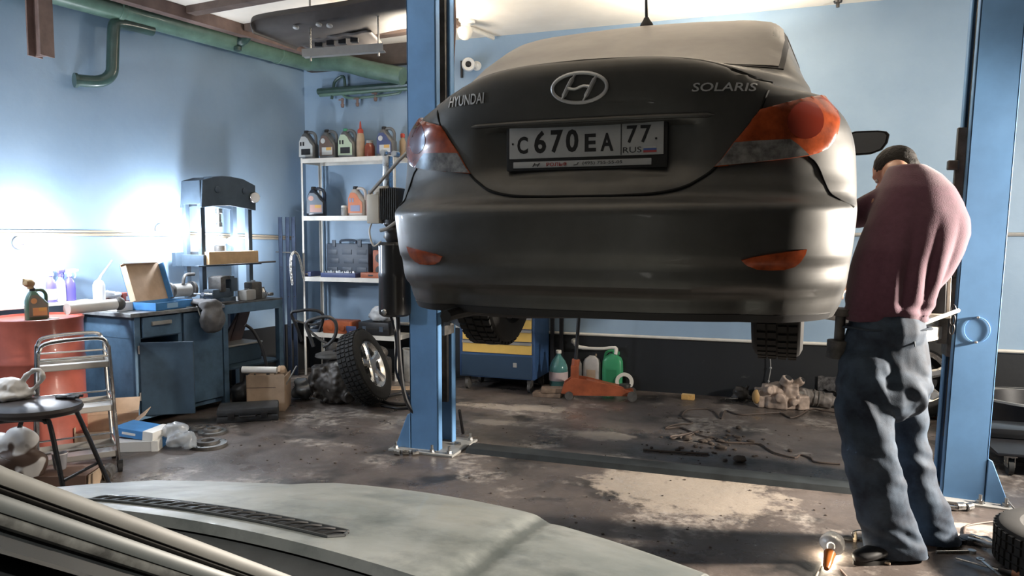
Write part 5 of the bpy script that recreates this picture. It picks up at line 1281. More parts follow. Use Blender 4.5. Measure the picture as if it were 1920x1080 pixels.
m.lathe([(.030, .05), (.045, .05), (.047, .03), (.042, .02), (.045, .0), (.040, -.02), (.040, -.07), (.028, -.07), (.026, .05)], 24, (0, 0, 0), (.5, -.85, .0), cap=False); m.build('coupling_body', M_cast, t); m = MB(); m.lathe([(.0, -.02), (.027, -.02)], 20, (0, 0, 0), (.5, -.85, 0)); m.build('coupling_bore', M_rub, t)
# stool
p = dep(70, 790, 4.05); zs = .50
st = thing('folding_stool', 'black padded stool with a tubular steel frame at the left edge', 'stool', (p.x-.02, p.y, 0), YAW)
m = MB(); prof = [(.0, -.022), (.20, -.022), (.232, -.012), (.243, .008), (.235, .026), (.18, .042), (.08, .048), (.0, .049)]
m.lathe(prof, 40, (0, 0, zs), sy=.85); m.build('seat', mat('worn_brown_black_vinyl', (.055, .048, .047), .38, var=.2, vscale=8, bump=.05, bscale=90), st)
for y in (-.13, .13):
    m = MB(); m.tube([(-.23 if y < 0 else -.30, y*1.2, .0), (-.15, y, zs-.08), (-.13, y, zs-.045), (-.08, y, zs-.03), (.10, y, zs-.02), (.14, y, zs-.035), (.165, y, zs-.07), (.25 if y < 0 else .32, y*1.2, .0)], .0125, 10, smooth=5); m.build('leg_frame', mat('black_tube', (.02, .02, .022), .22, coat=.6), st)
for z, x in ((.16, .228), (.16, -.2)):
    m = MB(); m.tube([(x, -.15, z), (x*1.05, .15, z)], .009, 8); m.build('stretcher', M_dark, st)
t = thing('carrier_bag', 'white plastic carrier bag with loop handle slumped on the black stool', 'bag', (p.x-.15, p.y+.02, zs+.040), YAW); m = MB(); m.ball((-.06, 0, .03), (.14, .10, .035), 16); m.ball((-.05, 0, .07), (.09, .07, .05), 14); m.tube([(.0, 0, .07), (.05, 0, .14), (.105, 0, .165), (.13, 0, .14), (.11, 0, .09), (.06, 0, .05), (.0, 0, .04)], .015, 8, smooth=4)
voxel(m.build('bag_film', mat('white_film', (.74, .72, .69), .4), t), .009, 4)
displace(t.children[0], lambda c_: (.010*noise.noise(c_*20)+.005*noise.noise(c_*50)))
t = thing('dark_glove', 'dark work glove lying behind the carrier bag on the stool', 'glove', (p.x+.06, p.y+.12, zs+.042), YAW); m = MB(); m.ball((0, 0, .012), (.05, .035, .014), 12)
for k in range(4): m.tube([(.03, -.025+.016*k, .012), (.075+.008*(k % 2), -.03+.02*k, .010)], .008, 8)
m.build('glove_palm', M_dark, t)
# patterned sack below the stool
q = dep(40, 862, 4.18); t = thing('patterned_sack', 'white plastic sack with brown print standing under the stool', 'sack', (q.x-.05, q.y, 0), YAW); m = MB()
for a in ((0, 0, .14, .17, .09, .14), (-.12, .02, .18, .14, .09, .16), (.03, 0, .28, .10, .06, .09)): m.ball(a[:3], a[3:], 16)
def print_mat():
    mm = mat('sack_print', (.62, .60, .58), .45, col2=(.10, .065, .05), vscale=7, thresh=(.47, .50), detail=1.0); return mm
voxel(m.build('sack_film', print_mat(), t), .012, 4)
displace(t.children[0], lambda c_: (.018*noise.noise(c_*13)), .002)
q = dep(80, 830, 4.5); t = thing('clear_cup', 'clear ribbed plastic cup on the carton beside the sack under the stool', 'cup', (q.x, q.y, .105+.0)); m = MB(); m.lathe([(.030, 0), (.033, .01), (.041, .09), (.043, .095), (.040, .095), (.032, .012), (0, .008)], 22, cap=False); m.build('cup_wall', mat('cup_plastic', (.34, .34, .36), .12, coat=1, alpha=.75), t); m = MB(); m.lathe([(.041, .088), (.0435, .094)], 22, cap=False); m.build('cup_rim', M_wp, t); cup = t
q = dep(112, 880, 4.22); t = thing('brown_carton', 'brown carton with an open flap under the stool', 'box', (q.x, q.y+.05, 0), YAW+.1); m = MB(); m.bb((-.14, -.10, 0), (.14, .12, .10)); m.build('carton_body', mat('dark_cardboard', (.20, .125, .095), .8), t, bevel=.002); m = MB(); m.box((.150, .0, .05), (.004, .20, .10), ry=.1); m.build('carton_flap', M_card, t)
cup.location = (q.x-.07, q.y+.06, .101)
q = fl(112, 905); t = thing('blue_tray', 'dark blue plastic tray lying on the floor beneath the stool', 'tray', (q.x+.05, q.y-.0, 0), YAW); m = MB(); m.lathe([(.10, 0), (.16, .02), (.18, .055), (.172, .055), (.10, .008), (0, .006)], 28, sy=.6); m.build('tray_body', mat('navy_plastic', (.02, .035, .08), .3), t); m = MB(); m.ball((.09, -.10, .03), .012, 8); m.build('tray_knob', M_steel, t)
# cartons on the floor by the bench
q = fl(262, 838); t = thing('brake_pad_carton', 'white and blue flat carton lying askew on top of the pale one', 'box', (q.x, q.y+.03, .075), YAW-.20, 'flat cartons on the floor beside the trolley'); m = MB(); m.box((0, 0, .03), (.30, .20, .058), ry=.10); m.build('carton_body', M_blue, t, bevel=.002); m = MB(); m.box((.115, -.002, .0215), (.075, .207, .062), ry=.10); m.box((-.03, -.1012, .032), (.10, .002, .016), ry=.1); m.build('carton_print', M_paper, t)
t = thing('brake_pad_carton', 'pale grey flat carton with a blue end lying beneath the askew one', 'box', (q.x+.03, q.y-.0, 0), YAW+.12, 'flat cartons on the floor beside the trolley'); m = MB(); m.bb((-.20, -.11, 0), (.13, .11, .068)); m.build('carton_body', mat('pale_grey_carton', (.52, .52, .51), .6), t, bevel=.002); m = MB(); m.bb((.09, -.112, -.0), (.1315, .112, .0695)); m.build('carton_end', M_paper, t); m = MB(); m.bb((.11, -.02, .001), (.133, .113, .0705)); m.build('carton_stripe', M_blue, t)
q = fl(190, 822); t = thing('open_cardboard', 'opened brown cardboard box with raised flaps behind the trolley', 'box', (q.x+.04, q.y+.02, 0), YAW+.3); m = MB(); m.bb((-.18, -.14, 0), (.18, .14, .006)); m.bb((-.18, .134, 0), (.18, .14, .14)); m.bb((-.18, -.14, 0), (-.174, .14, .12)); m.bb((.174, -.14, 0), (.18, .14, .10)); m.bb((-.18, -.14, 0), (.18, -.134, .08)); m.build('carton_body', M_card, t, bevel=.001)
m = MB(); m.box((0, .18, .19), (.36, .005, .13), rx=-.7); m.box((.215, 0, .14), (.005, .27, .12), ry=.9); m.build('carton_flap', M_card, t)
q = fl(332, 845); t = thing('clear_bag', 'crumpled clear plastic bag on the floor right of the flat cartons', 'bag', (q.x, q.y+.05, 0), YAW); m = MB(); m.ball((0, 0, .06), (.10, .07, .055), 16); m.ball((-.06, .05, .11), (.09, .05, .06), 14); m.ball((.06, -.03, .03), (.06, .05, .03), 12)
voxel(m.build('bag_film', mat('clear_film', (.46, .50, .54), .15, coat=.8, alpha=.55), t), .012, 3)
displace(t.children[0], lambda c_: (.02*noise.noise(c_*15)+.010*noise.noise(c_*36)), .002)
# brake discs and pulleys
for k, (px, py, r, h, lb) in enumerate(((372, 806, .085, .03, 'rusty pulley nearest the workbench door on the floor'), (398, 812, .10, .035, 'topmost of the worn brake discs on the floor before the black case'), (390, 836, .125, .04, 'largest worn brake disc on the floor before the black case'))):
    q = fl(px, py); t = thing('brake_disc', lb, 'brake disc', (q.x, q.y, 0), .3*k, 'worn discs on the floor'); m = MB(); m.lathe([(r*.45, 0), (r, 0), (r, h*.5), (r*.62, h*.5), (r*.60, h), (r*.35, h), (r*.33, h*.2)], 30, cap=False); m.build('disc_plate', M_cast, t); m = MB()
    m.lathe([(r*.98, h*.51), (r*.66, h*.51)], 30, cap=False); m.build('worn_face', M_steel, t)
q = (fl(400, 797)+fl(500, 790))/2; t = thing('tool_case', 'black moulded tool case lying flat on the floor before the carton', 'case', (q.x-.05, q.y+.16, 0), YAW+.28); m = MB(); m.bb((-.225, -.14, 0), (.225, .14, .05), bev=.012); m.bb((-.225, -.14, .052), (.225, .14, .105), bev=.018); m.build('case_shell', mat('dusty_black_case', (.035, .038, .042), .6, var=.3, vscale=10), t)
for x in (-.12, .12): m = MB(); m.bb((x-.025, -.15, .03), (x+.025, -.138, .075), bev=.004); m.build('latch', M_dark, t)
m = MB(); m.tube([(-.06, -.138, .05), (-.055, -.165, .05), (.055, -.165, .05), (.06, -.138, .05)], .009, 8); m.build('handle', M_dark, t)
q = fl(482, 772); t = thing('rubbish_carton', 'brown cardboard box filled with rubbish below the steel table', 'box', (q.x, q.y+.16, 0), YAW+.12); m = MB(); m.bb((-.15, -.15, 0), (.15, .15, .006)); m.bb((-.15, -.15, 0), (.15, -.145, .30)); m.bb((-.15, .145, 0), (.15, .15, .27)); m.bb((-.15, -.15, 0), (-.145, .15, .29)); m.bb((.145, -.15, 0), (.15, .15, .28)); m.build('carton_body', M_card, t); m = MB(); m.bb((-.15, -.1515, .195), (.08, -.15, .20)); m.build('carton_fold', M_brown, t)
for k, (n_, lb, pts, r, mm_) in enumerate((('cardboard_tube', 'white tube lying across the top of the rubbish carton', ((-.20, -.05, .33), (.08, -.08, .325)), .028, M_paper), ('scrap_hose', 'dark hose end curling out of the rubbish carton', ((.0, .08, .10), (-.06, .10, .45), (-.14, .12, .62), (-.20, .10, .68)), .013, M_dark), ('yellow_paper', 'crumpled yellowish paper sticking out of the rubbish carton', None, 0, M_card), ('metal_rod', 'thin metal rod sticking out of the rubbish carton on the right', ((.10, -.06, .12), (.24, -.10, .36)), .006, M_grey))):
    s2 = thing(n_, lb, n_.split('_')[1], t.location, YAW+.12); m = MB()
    if pts: m.tube([V(*a) for a in pts], r, 12, smooth=4)
    else: m.ball((.09, .02, .29), (.05, .06, .05), 12)
    o2 = m.build(n_.split('_')[1]+'_body', mm_, s2, noisy=0 if pts else .02, nscale=25)
q = fl(436, 772); t = thing('black_rubbish_bag', 'black plastic rubbish heap left of the rubbish carton', 'bag', (q.x-.07, q.y+.22, 0)); m = MB(); m.ball((0, 0, .10), (.10, .10, .10), 14); m.ball((.04, .05, .2), (.06, .06, .08), 12); voxel(m.build('bag_film', M_dark, t), .012, 3)
displace(t.children[0], lambda c_: (.02*noise.noise(c_*16)), .002)
# gearbox with hoops, steering wheel
M_dirt = mat('oily_casting', (.055, .05, .046), .5, .4, var=.55, vscale=14)
q = fl(598, 762); gx = thing('gearbox', 'oily old gearbox casting on the floor left of the leaning tyre', 'gearbox', (q.x, q.y+.20, 0), YAW); m = MB()
m.ball((0, 0, .17), (.20, .17, .17), 18); m.lathe([(.17, -.08), (.20, -.06), (.20, .04), (.14, .12), (.08, .2)], 26, (.05, -.02, .18), (-.9, -.3, .2)); m.box((-.05, -.05, .26), (.22, .18, .12), rz=.3, bev=.03); m.cyl((.12, -.12, .10), (.2, -.22, .08), .05)
for k in range(10): a = k*2*PI/10; m.cyl((.02+.16*math.cos(a), -.14-.03, .17+.14*math.sin(a)), (.02+.16*math.cos(a), -.10, .17+.14*math.sin(a)), .018, n=8)
voxel(m.build('gear_case', M_dirt, gx), .011, 2)
displace(gx.children[0], lambda c_: (.012*noise.noise(c_*24)), .003)
for a, b_, c_ in ((.02, -.195, .14), (.11, -.19, .17)): m = MB(); m.lathe([(.014, 0), (.016, .008), (.012, .016)], 10, (a, b_+.01, c_), (0, -1, 0)); m.build('plug', M_steel, gx)
m = MB(); m.box((.10, -.12, .335), (.10, .05, .03), ry=.3, bev=.01); m.build('bright_bracket', M_grey, gx)
t = thing('air_filter', 'dark round pan lid lying on top of the gearbox heap', 'filter lid', (q.x+.0, q.y+.25, .375), YAW); m = MB(); m.lathe([(.16, 0), (.17, .01), (.165, .03), (.12, .045), (.03, .05), (0, .045)], 32, sy=.8); m.build('lid_disc', mat('dusty_dark_plate', (.07, .066, .06), .6, var=.3, vscale=9), t); m = MB(); m.lathe([(.02, .045), (.015, .065)], 12); m.build('lid_knob', M_dark, t)
sw_c = q+W(-.02, .27, .0)
for k, (pts, r, lb) in enumerate((([(566, 640), (556, 612), (546, 588), (560, 583), (580, 581), (598, 584), (606, 592), (604, 606), (598, 622)], .013, 'thin black tube hoop at the back of the heap behind the gearbox'), ([(588, 650), (580, 628), (574, 606), (592, 597), (612, 594), (626, 600), (631, 614), (627, 632), (616, 645), (606, 650)], .015, 'thicker dark grey tube hoop standing on the round lid of the gearbox heap'))):
    P_ = [dep(x, y, 6.50-.05*k) for x, y in pts]; base = (P_[0]+P_[-1])/2
    t = thing('tube_hoop', lb, 'hoop', base, 0, 'tube hoops on the gearbox heap'); m = MB(); m.tube([p-base for p in P_], r, 10, smooth=5); m.build('hoop_tube', M_dark if k == 0 else mat('grey_rubber', (.05, .05, .052), .4, coat=.3), t)
    m = MB(); m.tube([P_[1].lerp(P_[2], .5)-base, (P_[1]+P_[-2])/2-base+W(0, .02), P_[-2]-base], r*.7, 8, smooth=4); m.build('cross_tube', M_cast, t)
t = thing('black_rubbish_sack', 'shiny black plastic wrapped part between the carton and gearbox', 'bag', (q.x-.29, q.y+.20, 0)); m = MB(); m.ball((0, 0, .07), (.11, .09, .07), 14); m.ball((-.02, 0, .14), (.06, .06, .04), 12); voxel(m.build('sack_film', mat('grey_film', (.14, .15, .16), .25, coat=.6), t), .012, 3)
displace(t.children[0], lambda c_: (.022*noise.noise(c_*16)), .002)
t = thing('dark_parts_heap', 'dark cast iron engine parts under the bottom shelf behind the gearbox', 'engine part', (q.x+.02, q.y+.68, 0), YAW); m = MB(); m.box((0, 0, .16), (.5, .22, .30), bev=.04); m.ball((-.26, .02, .25), (.12, .1, .2), 14); m.ball((.12, -.05, .36), (.12, .08, .07), 12); voxel(m.build('block_casting', M_dirt, t), .014, 3)
m = MB(); m.lathe([(.05, 0), (.05, .03), (.03, .03)], 18, (-.05, -.125, .2), (0, -1, 0)); m.build('port_flange', M_cast, t)
# leaning road wheel
bt = fl(694, 766)
axd = W(.91, -.17, .37).normalized()
e = thing('road_wheel', 'road tyre with silver rim leaning against the gearbox left of the post', 'wheel', (0, 0, 0))
up = V(0, 0, 1); zax = (up-axd*axd.dot(up)).normalized(); yax = zax.cross(axd)
R3 = Matrix((axd, yax, zax)).transposed()
e.rotation_euler = R3.to_euler(); cl = .312*zax.z+.095*abs(axd.z)
e.location = bt+zax*.312*1.0+V(0, 0, 0); e.location.z = .312*zax.z+.08*abs(axd.z)
e.location.x, e.location.y = (dep(684, 694, 6.38).x, dep(684, 694, 6.38).y)
wheel_mesh('w', e, (0, 0, 0))
m = MB(); m.tube([fl(713, 752, .02), fl(735, 757, .015), fl(770, 757, .015), fl(800, 742, .015), fl(760, 737, .02), fl(722, 744, .02)], .014, 8, smooth=6); m.tube([fl(715, 760, .014), fl(745, 765, .014), fl(775, 764, .014)], .012, 8, smooth=6)
tag(m.build('air_hose', M_dark), 'coiled black air hose on the floor between the tyre and the left post', 'hose')
q = fl(752, 728); t = thing('cardboard_scrap', 'flat brown cardboard scrap on the floor under the white tub', 'cardboard', (q.x, q.y+.0, .0)); m = MB(); m.box((0, 0, .003), (.20, .14, .006), rz=.4); m.build('scrap_sheet', M_card, t)
# ================================================================== FLOOR: behind the car
q = fl(985, 727); 
t = thing('tool_cabinet', 'blue roller tool cabinet with yellow drawers behind the left lift post', 'tool cabinet', (-2.60, 6.44, 0))
cxl, cxr = onY(862, 700, 6.44).x+2.60, onY(1002, 700, 6.44).x+2.60
M_cabb = mat('tool_cabinet_blue', (.035, .085, .20), .4, var=.15, vscale=6, coat=.3); M_yel = mat('drawer_yellow', (.62, .40, .10), .4, var=.08, vscale=6)
m = MB(); m.bb((cxl, 0, .125), (cxr, .44, .92)); m.build('cabinet_body', M_cabb, t, bevel=.006)
m = MB(); m.bb((cxl+.02, -.006, .135), (cxr-.02, 0, .335)); dn = m.build('lower_door', mat('tool_cabinet_dark_blue', (.025, .05, .09), .4), t, bevel=.003); m = MB(); m.bb((cxr-.20, -.012, .235), (cxr-.165, -.006, .275)); m.build('lock', M_grey, dn, bevel=.002)
for k in range(4):
    z = .355+.115*k; m = MB(); m.bb((cxl+.035, -.012, z), (cxr-.025, 0, z+.105)); dw = m.build('drawer', M_yel, t, bevel=.002); m = MB(); m.bb((cxl+.035, -.022, z+.085), (cxr-.025, -.012, z+.108)); m.build('drawer_pull', mat('pull_aluminium', (.5, .47, .42), .35, .8), dw)
for x in (cxl+.06, cxr-.06):
    for y in (.06, .38): m = MB(); m.cyl((x-.014, y, .05), (x+.014, y, .05), .05, n=20); m.bb((x-.02, y-.03, .06), (x+.02, y+.03, .125)); m.build('caster', M_cast, t)
# trolley jack
a, b_ = fl(1052, 748), fl(1196, 752); d = b_-a
M_jack = mat('orange_jack_paint', (.29, .075, .032), .45, var=.35, vscale=7)
t = thing('trolley_jack', 'orange trolley jack on the floor behind the car, handle upright', 'jack', a, math.atan2(d.y, d.x)); L = d.length
for y in (0, .15):
    m = MB(); m.prism([(.0, .05), (.02, .13), (.10, .19), (.22, .175), (.62*L/.66, .08), (.63*L/.66, .04), (.10, .035)], .008, Matrix.Translation((0, y, 0)) @ Matrix.Rotation(PI/2, 4, 'X')); m.build('side_plate', M_jack, t, bevel=.002)
m = MB(); m.bb((.08, -.005, .12), (.30, .145, .15)); m.box((.38, .07, .125), (.34, .09, .03), ry=.16); m.build('lift_arm', M_jack, t, bevel=.004); m = MB(); m.lathe([(.045, 0), (.05, .02), (.05, .03), (.03, .03)], 18, (.55, .07, .10)); m.build('saddle', M_rail, t)
m = MB(); m.box((.115, .07, .21), (.07, .10, .16), bev=.01); m.cyl((.115, .07, .26), (.125, .07, .34), .035, n=16); m.build('handle_socket', M_jack, t)
m = MB(); m.cyl((.12, .07, .30), (.155, .07, .85), .016, n=14); m.build('handle_bar', M_dark, t); m = MB(); m.cyl((.155, .07, .85), (.165, .07, .98), .02, n=14); m.build('handle_grip', M_dark, t)
for x, r in ((.07, .035), (L-.05, .042)):
    for y in (-.025, .165): m = MB(); m.cyl((x, y-.015, r), (x, y+.015, r), r, n=20); m.build('wheel', M_cast, t)
q = fl(1025, 745); 
for k, (z, lb) in enumerate(((0, 'lower wooden block left of the orange jack'), (.042, 'upper wooden block resting on another left of the orange jack'))):
    t = thing('wood_block', lb, 'block', (q.x+.04*k, q.y+.05, z), .1+.15*k, 'wooden blocks by the jack'); m = MB(); m.bb((-.13+.03*k, -.06, 0), (.12, .06, .04)); m.build('block_body', mat('oily_wood', (.20, .14, .10), .75, var=.4, vscale=12), t, bevel=.003); m = MB(); m.bb((.1201, -.055, .004), (.1208, .055, .036)); m.build('end_grain', M_card, t)
# water bottle and canisters
q = fl(1040, 737); M_pet = mat('green_tinted_pet', (.10, .28, .27), .08, coat=1.0, alpha=.7, var=.2, vscale=8)
t = thing('water_bottle', 'large green tinted plastic water bottle beside the tool cabinet', 'bottle', (q.x, q.y+.12, 0)); m = MB(); m.lathe([(.06, 0), (.082, .01), (.085, .03), (.082, .07), (.086, .10), (.082, .14), (.086, .17), (.083, .22), (.06, .28), (.03, .32), (.022, .335), (.022, .35)], 28); m.build('bottle_body', M_pet, t); m = MB(); m.lathe([(.0865, .10), (.0865, .18)], 28, cap=False); m.build('label', mat('pink_white_label', (.50, .40, .40), .5), t); m = MB(); m.lathe([(.026, .345), (.026, .37), (.022, .374)], 16); m.build('cap', M_white, t)
def canister(label, px, py, dy, w_, d_, h_, body, capm):
    q = fl(px, py); t = thing('canister', label, 'canister', (q.x, q.y+dy, 0)); m = MB(); secs = []
    for z, k in ((0, .94), (.02, 1), (.55, 1), (.80, .96), (.90, .80), (.97, .45), (1, .3)):
        secs.append([(math.copysign(abs(math.cos(a*PI/12))**.4, math.cos(a*PI/12))*w_*.5*k, math.copysign(abs(math.sin(a*PI/12))**.4, math.sin(a*PI/12))*d_*.5*(.5+.5*k), z*h_) for a in range(24)])
    m.loft(secs); m.tube([(-w_*.42, 0, h_*.80), (-w_*.32, 0, h_*1.03), (.0, 0, h_*1.08), (w_*.05, 0, h_*.98)], .014, 8, smooth=4); m.build('canister_body', body, t, 45)
    m = MB(); m.lathe([(.022, h_*.98), (.022, h_*1.06), (.018, h_*1.07)], 14, (w_*.22, 0, 0)); m.build('cap', capm, t); m = MB(); m.box((0, -d_*.5-.0005, h_*.40), (w_*.5, .002, h_*.35)); m.build('label', capm, t); return t
canister('milky white plastic canister behind the orange jack handle', 1100, 734, .22, .17, .13, .30, mat('milky_plastic', (.45, .43, .42), .4, var=.15, vscale=9), M_card)
canister('small white canister half hidden between the water bottle and jack handle', 1068, 734, .30, .11, .11, .27, M_wp, M_white)
canister('bright green plastic canister behind the orange jack', 1141, 736, .18, .19, .14, .33, mat('green_canister', (.05, .30, .14), .35, var=.12, vscale=8), mat('green_canister_dark', (.03, .20, .09), .4))
t = thing('white_lever', 'pale lever tool lying across the canister tops', 'tool', onY(1115, 648, 6.86)); t.location.z = .385; m = MB(); m.tube([(-.20, 0, .06), (-.15, 0, .0), (.05, 0, -.005), (.16, 0, .01), (.20, 0, .0), (.20, -.02, -.05)], [.03, .018, .014, .014, .018, .016], 10, smooth=4); m.build('lever_body', M_white, t); m = MB(); m.ball((-.19, 0, .055), (.035, .025, .025), 10); m.build('lever_knob', M_grey, t)
for px, lb in ((1035, 'left dark steel bar standing beside the tool cabinet'), (1052, 'right dark steel bar standing behind the water bottle')):
    p = onY(px, 640, 6.86); t = thing('steel_post', lb, 'bar', (p.x, 6.87, 0)); m = MB(); m.bb((-.016, -.016, 0), (.016, .016, .75)); m.build('post_section', M_dark, t); m = MB(); m.bb((-.02, -.02, .74), (.02, .02, .755)); m.build('post_cap', M_cast, t)
q = fl(1170, 742); t = thing('white_disc', 'white ring shaped disc leaning behind the front wheel of the jack', 'disc', (q.x-.04, q.y+.20, .086)); m = MB(); m.lathe([(.050, -.012), (.080, -.012), (.084, -.005), (.084, .005), (.080, .012), (.050, .012), (.050, -.012)], 30, (0, 0, 0), (.15, -.95, .28), cap=False); m.build('disc_ring', M_white, t); m = MB(); m.lathe([(.068, -.0145), (.07, -.0145)], 24, (0, 0, 0), (.15, -.95, .28), cap=False); m.build('ring_groove', M_grey, t)
q = fl(1290, 749); t = thing('sponge', 'yellow sponge block on the floor against the dark skirting', 'sponge', q); m = MB(); m.bb((-.055, -.03, 0), (.055, .03, .045), bev=.006); m.build('sponge_body', mat('yellow_foam', (.50, .30, .10), .9, var=.2, vscale=40, bump=.3, bscale=120), t); m = MB(); m.bb((-.052, -.028, .0452), (.052, .028, .046)); m.build('sponge_top', mat('pale_yellow_foam', (.58, .40, .18), .9), t)
# old gearbox parts against the wall
def casting(label, px, py, m_, parts, size=.011, nz=.01, rz=0, name='engine_part', dy=.05):
    q = fl(px, py); t = thing(name, label, 'engine part', (q.x, q.y+dy, 0), rz, 'old castings along the back wall'); m = MB()
    for p in parts:
        if p[0] == 'b': m.ball(p[1], p[2], 14)
        elif p[0] == 'x': m.box(p[1], p[2], rz=p[3] if len(p) > 3 else 0, bev=.01)
        else: m.cyl(p[1], p[2], p[3], n=16)
    voxel(m.build('casting_body', m_, t), size, 1)
    displace(t.children[0], lambda c_: (nz*noise.noise(c_*26)), .002)
    return t
M_beige = mat('dusty_aluminium_casting', (.33, .26, .215), .6, .2, var=.4, vscale=13)
c1 = casting('dark oily carburettor on the floor right of the yellow sponge', 1388, 754, M_dirt, [('b', (0, 0, .06), (.07, .06, .06)), ('x', (-.02, 0, .10), (.06, .06, .05)), ('c', (-.08, -.02, .03), (.09, -.02, .04), .022), ('c', (.03, 0, .08), (.06, .0, .14), .016)])
m = MB(); m.cyl((-.12, -.05, .02), (-.02, -.05, .03), .007); m.build('linkage_rod', M_steel, c1)
c2 = casting('beige aluminium gearbox housing on the floor below the car', 1462, 765, M_beige, [('b', (-.02, 0, .11), (.12, .10, .10)), ('x', (-.07, -.03, .14), (.14, .12, .10), .2), ('c', (.03, -.06, .20), (.06, -.08, .26), .045), ('c', (.10, .0, .18), (.17, -.02, .24), .035), ('x', (-.15, -.03, .075), (.08, .14, .15), .3), ('x', (-.02, -.09, .05), (.16, .06, .10), -.1), ('x', (.08, -.02, .10), (.11, .14, .20), .15), ('x', (.16, -.03, .06), (.10, .12, .12), .5), ('c', (-.09, -.09, .15), (-.07, -.13, .16), .035), ('c', (.0, -.1, .1), (.0, -.14, .1), .04), ('c', (.1, -.09, .07), (.12, -.13, .07), .03)], .0075, .006)
for p_, r_ in (((.061, -.082, .262), .03), ((.171, -.021, .242), .022)): m = MB(); m.lathe([(r_, 0), (r_*.7, .002), (0, -.004)], 16, p_, (.3, -.5, .8)); m.build('bore', M_under, c2)
m = MB(); m.ball((-.185, -.09, .09), (.035, .03, .06), 10); m.build('ochre_seal', mat('ochre_seal', (.40, .25, .10), .6), c2)
c3 = casting('grey ribbed starter motor lying right of the beige gearbox housing', 1520, 766, mat('grey_casting', (.15, .135, .125), .6, .3, var=.35, vscale=13), [('b', (-.06, 0, .08), (.09, .08, .08)), ('c', (-.02, 0, .085), (.16, .02, .06), .065), ('c', (.14, .02, .06), (.26, .03, .05), .04), ('c', (-.08, -.06, .12), (-.08, -.09, .12), .05)])
m = MB()
for k in range(4): m.lathe([(.069-.004*k, -.006), (.072-.004*k, 0), (.069-.004*k, .006)], 20, (.02+.035*k, .005*k, .082-.005*k), (1, .1, -.14), cap=False)
m.build('clamp_bands', M_cast, c3)
m = MB(); m.lathe([(.03, 0), (.03, .01), (.02, .012)], 14, (-.08, -.09, .12), (0, -1, 0)); m.build('drive_end', M_steel, c3)
p = onY(1555, 722, BY-.02); t = thing('wall_sticker', 'torn pale foil scrap hanging on the dark skirting by the man', 'scrap', (p.x, BY-.012, p.z)); m = MB(); m.grid([[(-.09+.03*i, -.004*noise.noise(V(i, j, 0))*2-.006, .07-.03*j+.02*noise.noise(V(i*.7, j*.7, 3))) for i in range(7)] for j in range(5)]); m.build('foil_sheet', mat('torn_foil', (.12, .12, .125), .3, .6, var=.8, vscale=30), t, 0, solid=.002)
m = MB(); hp = [V(onY(x, y, BY-.03).x, BY-.03, onY(x, y, BY-.03).z) for x, y in ((1443, 655), (1445, 690), (1441, 715), (1440, 735))]; m.tube(hp, .004, 6, smooth=4)
for q_ in hp[1:]: m.ball(q_, .010, 8)
tag(m.build('hanging_wire', M_grey), 'thin wire with bright beads hanging on the dark skirting above the beige housing', 'wire')
# wheel behind the man
cw = onY(1726, 698, 6.72)
e = thing('road_wheel', 'alloy road wheel standing against the back wall behind the man', 'wheel', (cw.x, 6.74, .31))
axd = (V(-.10, -.97, .20)).normalized(); zax = (V(0, 0, 1)-axd*axd.z).normalized(); yax = zax.cross(axd)
e.rotation_euler = Matrix((axd, yax, zax)).transposed().to_euler(); wheel_mesh('w', e, (0, 0, 0))
# cables and debris
def cable(name, label, pts, r, m_, cat_='cable', smooth=5):
    m = MB(); m.tube([fl(x, y, r+.001) for x, y in pts], r, 6, smooth=smooth); return tag(m.build(name, m_), label, cat_)
M_cab = mat('brown_cable', (.075, .055, .045), .6)
cable('floor_cable', 'long brown cable snaking over the floor behind the cable cover strip', [(1600, 778), (1545, 770), (1520, 767), (1500, 778), (1482, 783), (1462, 774), (1420, 776), (1385, 777), (1360, 770), (1352, 785), (1340, 772), (1325, 767), (1290, 768), (1279, 778), (1284, 785), (1298, 793), (1265, 796), (1248, 803), (1275, 801), (1295, 809), (1320, 818), (1345, 822), (1355, 829), (1420, 832), (1440, 842), (1455, 850), (1490, 858), (1500, 853), (1520, 858), (1530, 866), (1575, 870)], .006, M_cab)
cable('floor_cable', 'short loop of brown cable among the debris on the floor', [(1310, 808), (1280, 815), (1258, 818), (1262, 822), (1290, 817), (1305, 810)], .006, M_cab)
cable('steel_rod', 'thin dark rod lying on the floor in front of the debris', [(1206, 843), (1260, 847), (1328, 851)], .008, M_cab, 'rod')
cable('floor_cable', 'orange cable rising by the right edge behind the right post', [(1790, 790), (1760, 784), (1735, 780), (1710, 783)], .006, mat('orange_cable', (.40, .12, .07), .5))
m = MB(); q0 = fl(1852, 790); m.tube([V(q0.x, q0.y-.1, .01), V(q0.x+.10, 6.80, .06), V(q0.x+.22, 6.88, .14), V(q0.x+.5, 6.90, .19)], .009, 8, smooth=6); tag(m.build('orange_hose', MATS['orange_cable']), 'orange hose running up the dark skirting right of the right post', 'hose')
random.seed(5); m = MB()
for k in range(80):
    px = random.gauss(1350, 60); py = random.gauss(832, 15); q = fl(px, py); r = abs(random.gauss(.006, .006))+.003
    m.ball((q.x, q.y, r*.4), (r*random.uniform(.8, 1.8), r, r*.55), 5)
for k in range(120):
    px = random.uniform(880, 1580); py = random.uniform(770, 1040); q = fl(px, py); r = random.uniform(.002, .007); m.ball((q.x, q.y, r*.4), (r*1.4, r, r*.6), 4)
for k in range(40):
    px = random.uniform(380, 760); py = random.uniform(770, 880); q = fl(px, py); r = random.uniform(.003, .008); m.ball((q.x, q.y, r*.4), (r*1.4, r, r*.6), 4)
o = tag(m.build('floor_debris', mat('dark_dirt', (.055, .042, .034), .9), noisy=.002, nscale=60), 'dark crumbs and dirt scattered over the floor', 'debris'); o['kind'] = 'stuff'
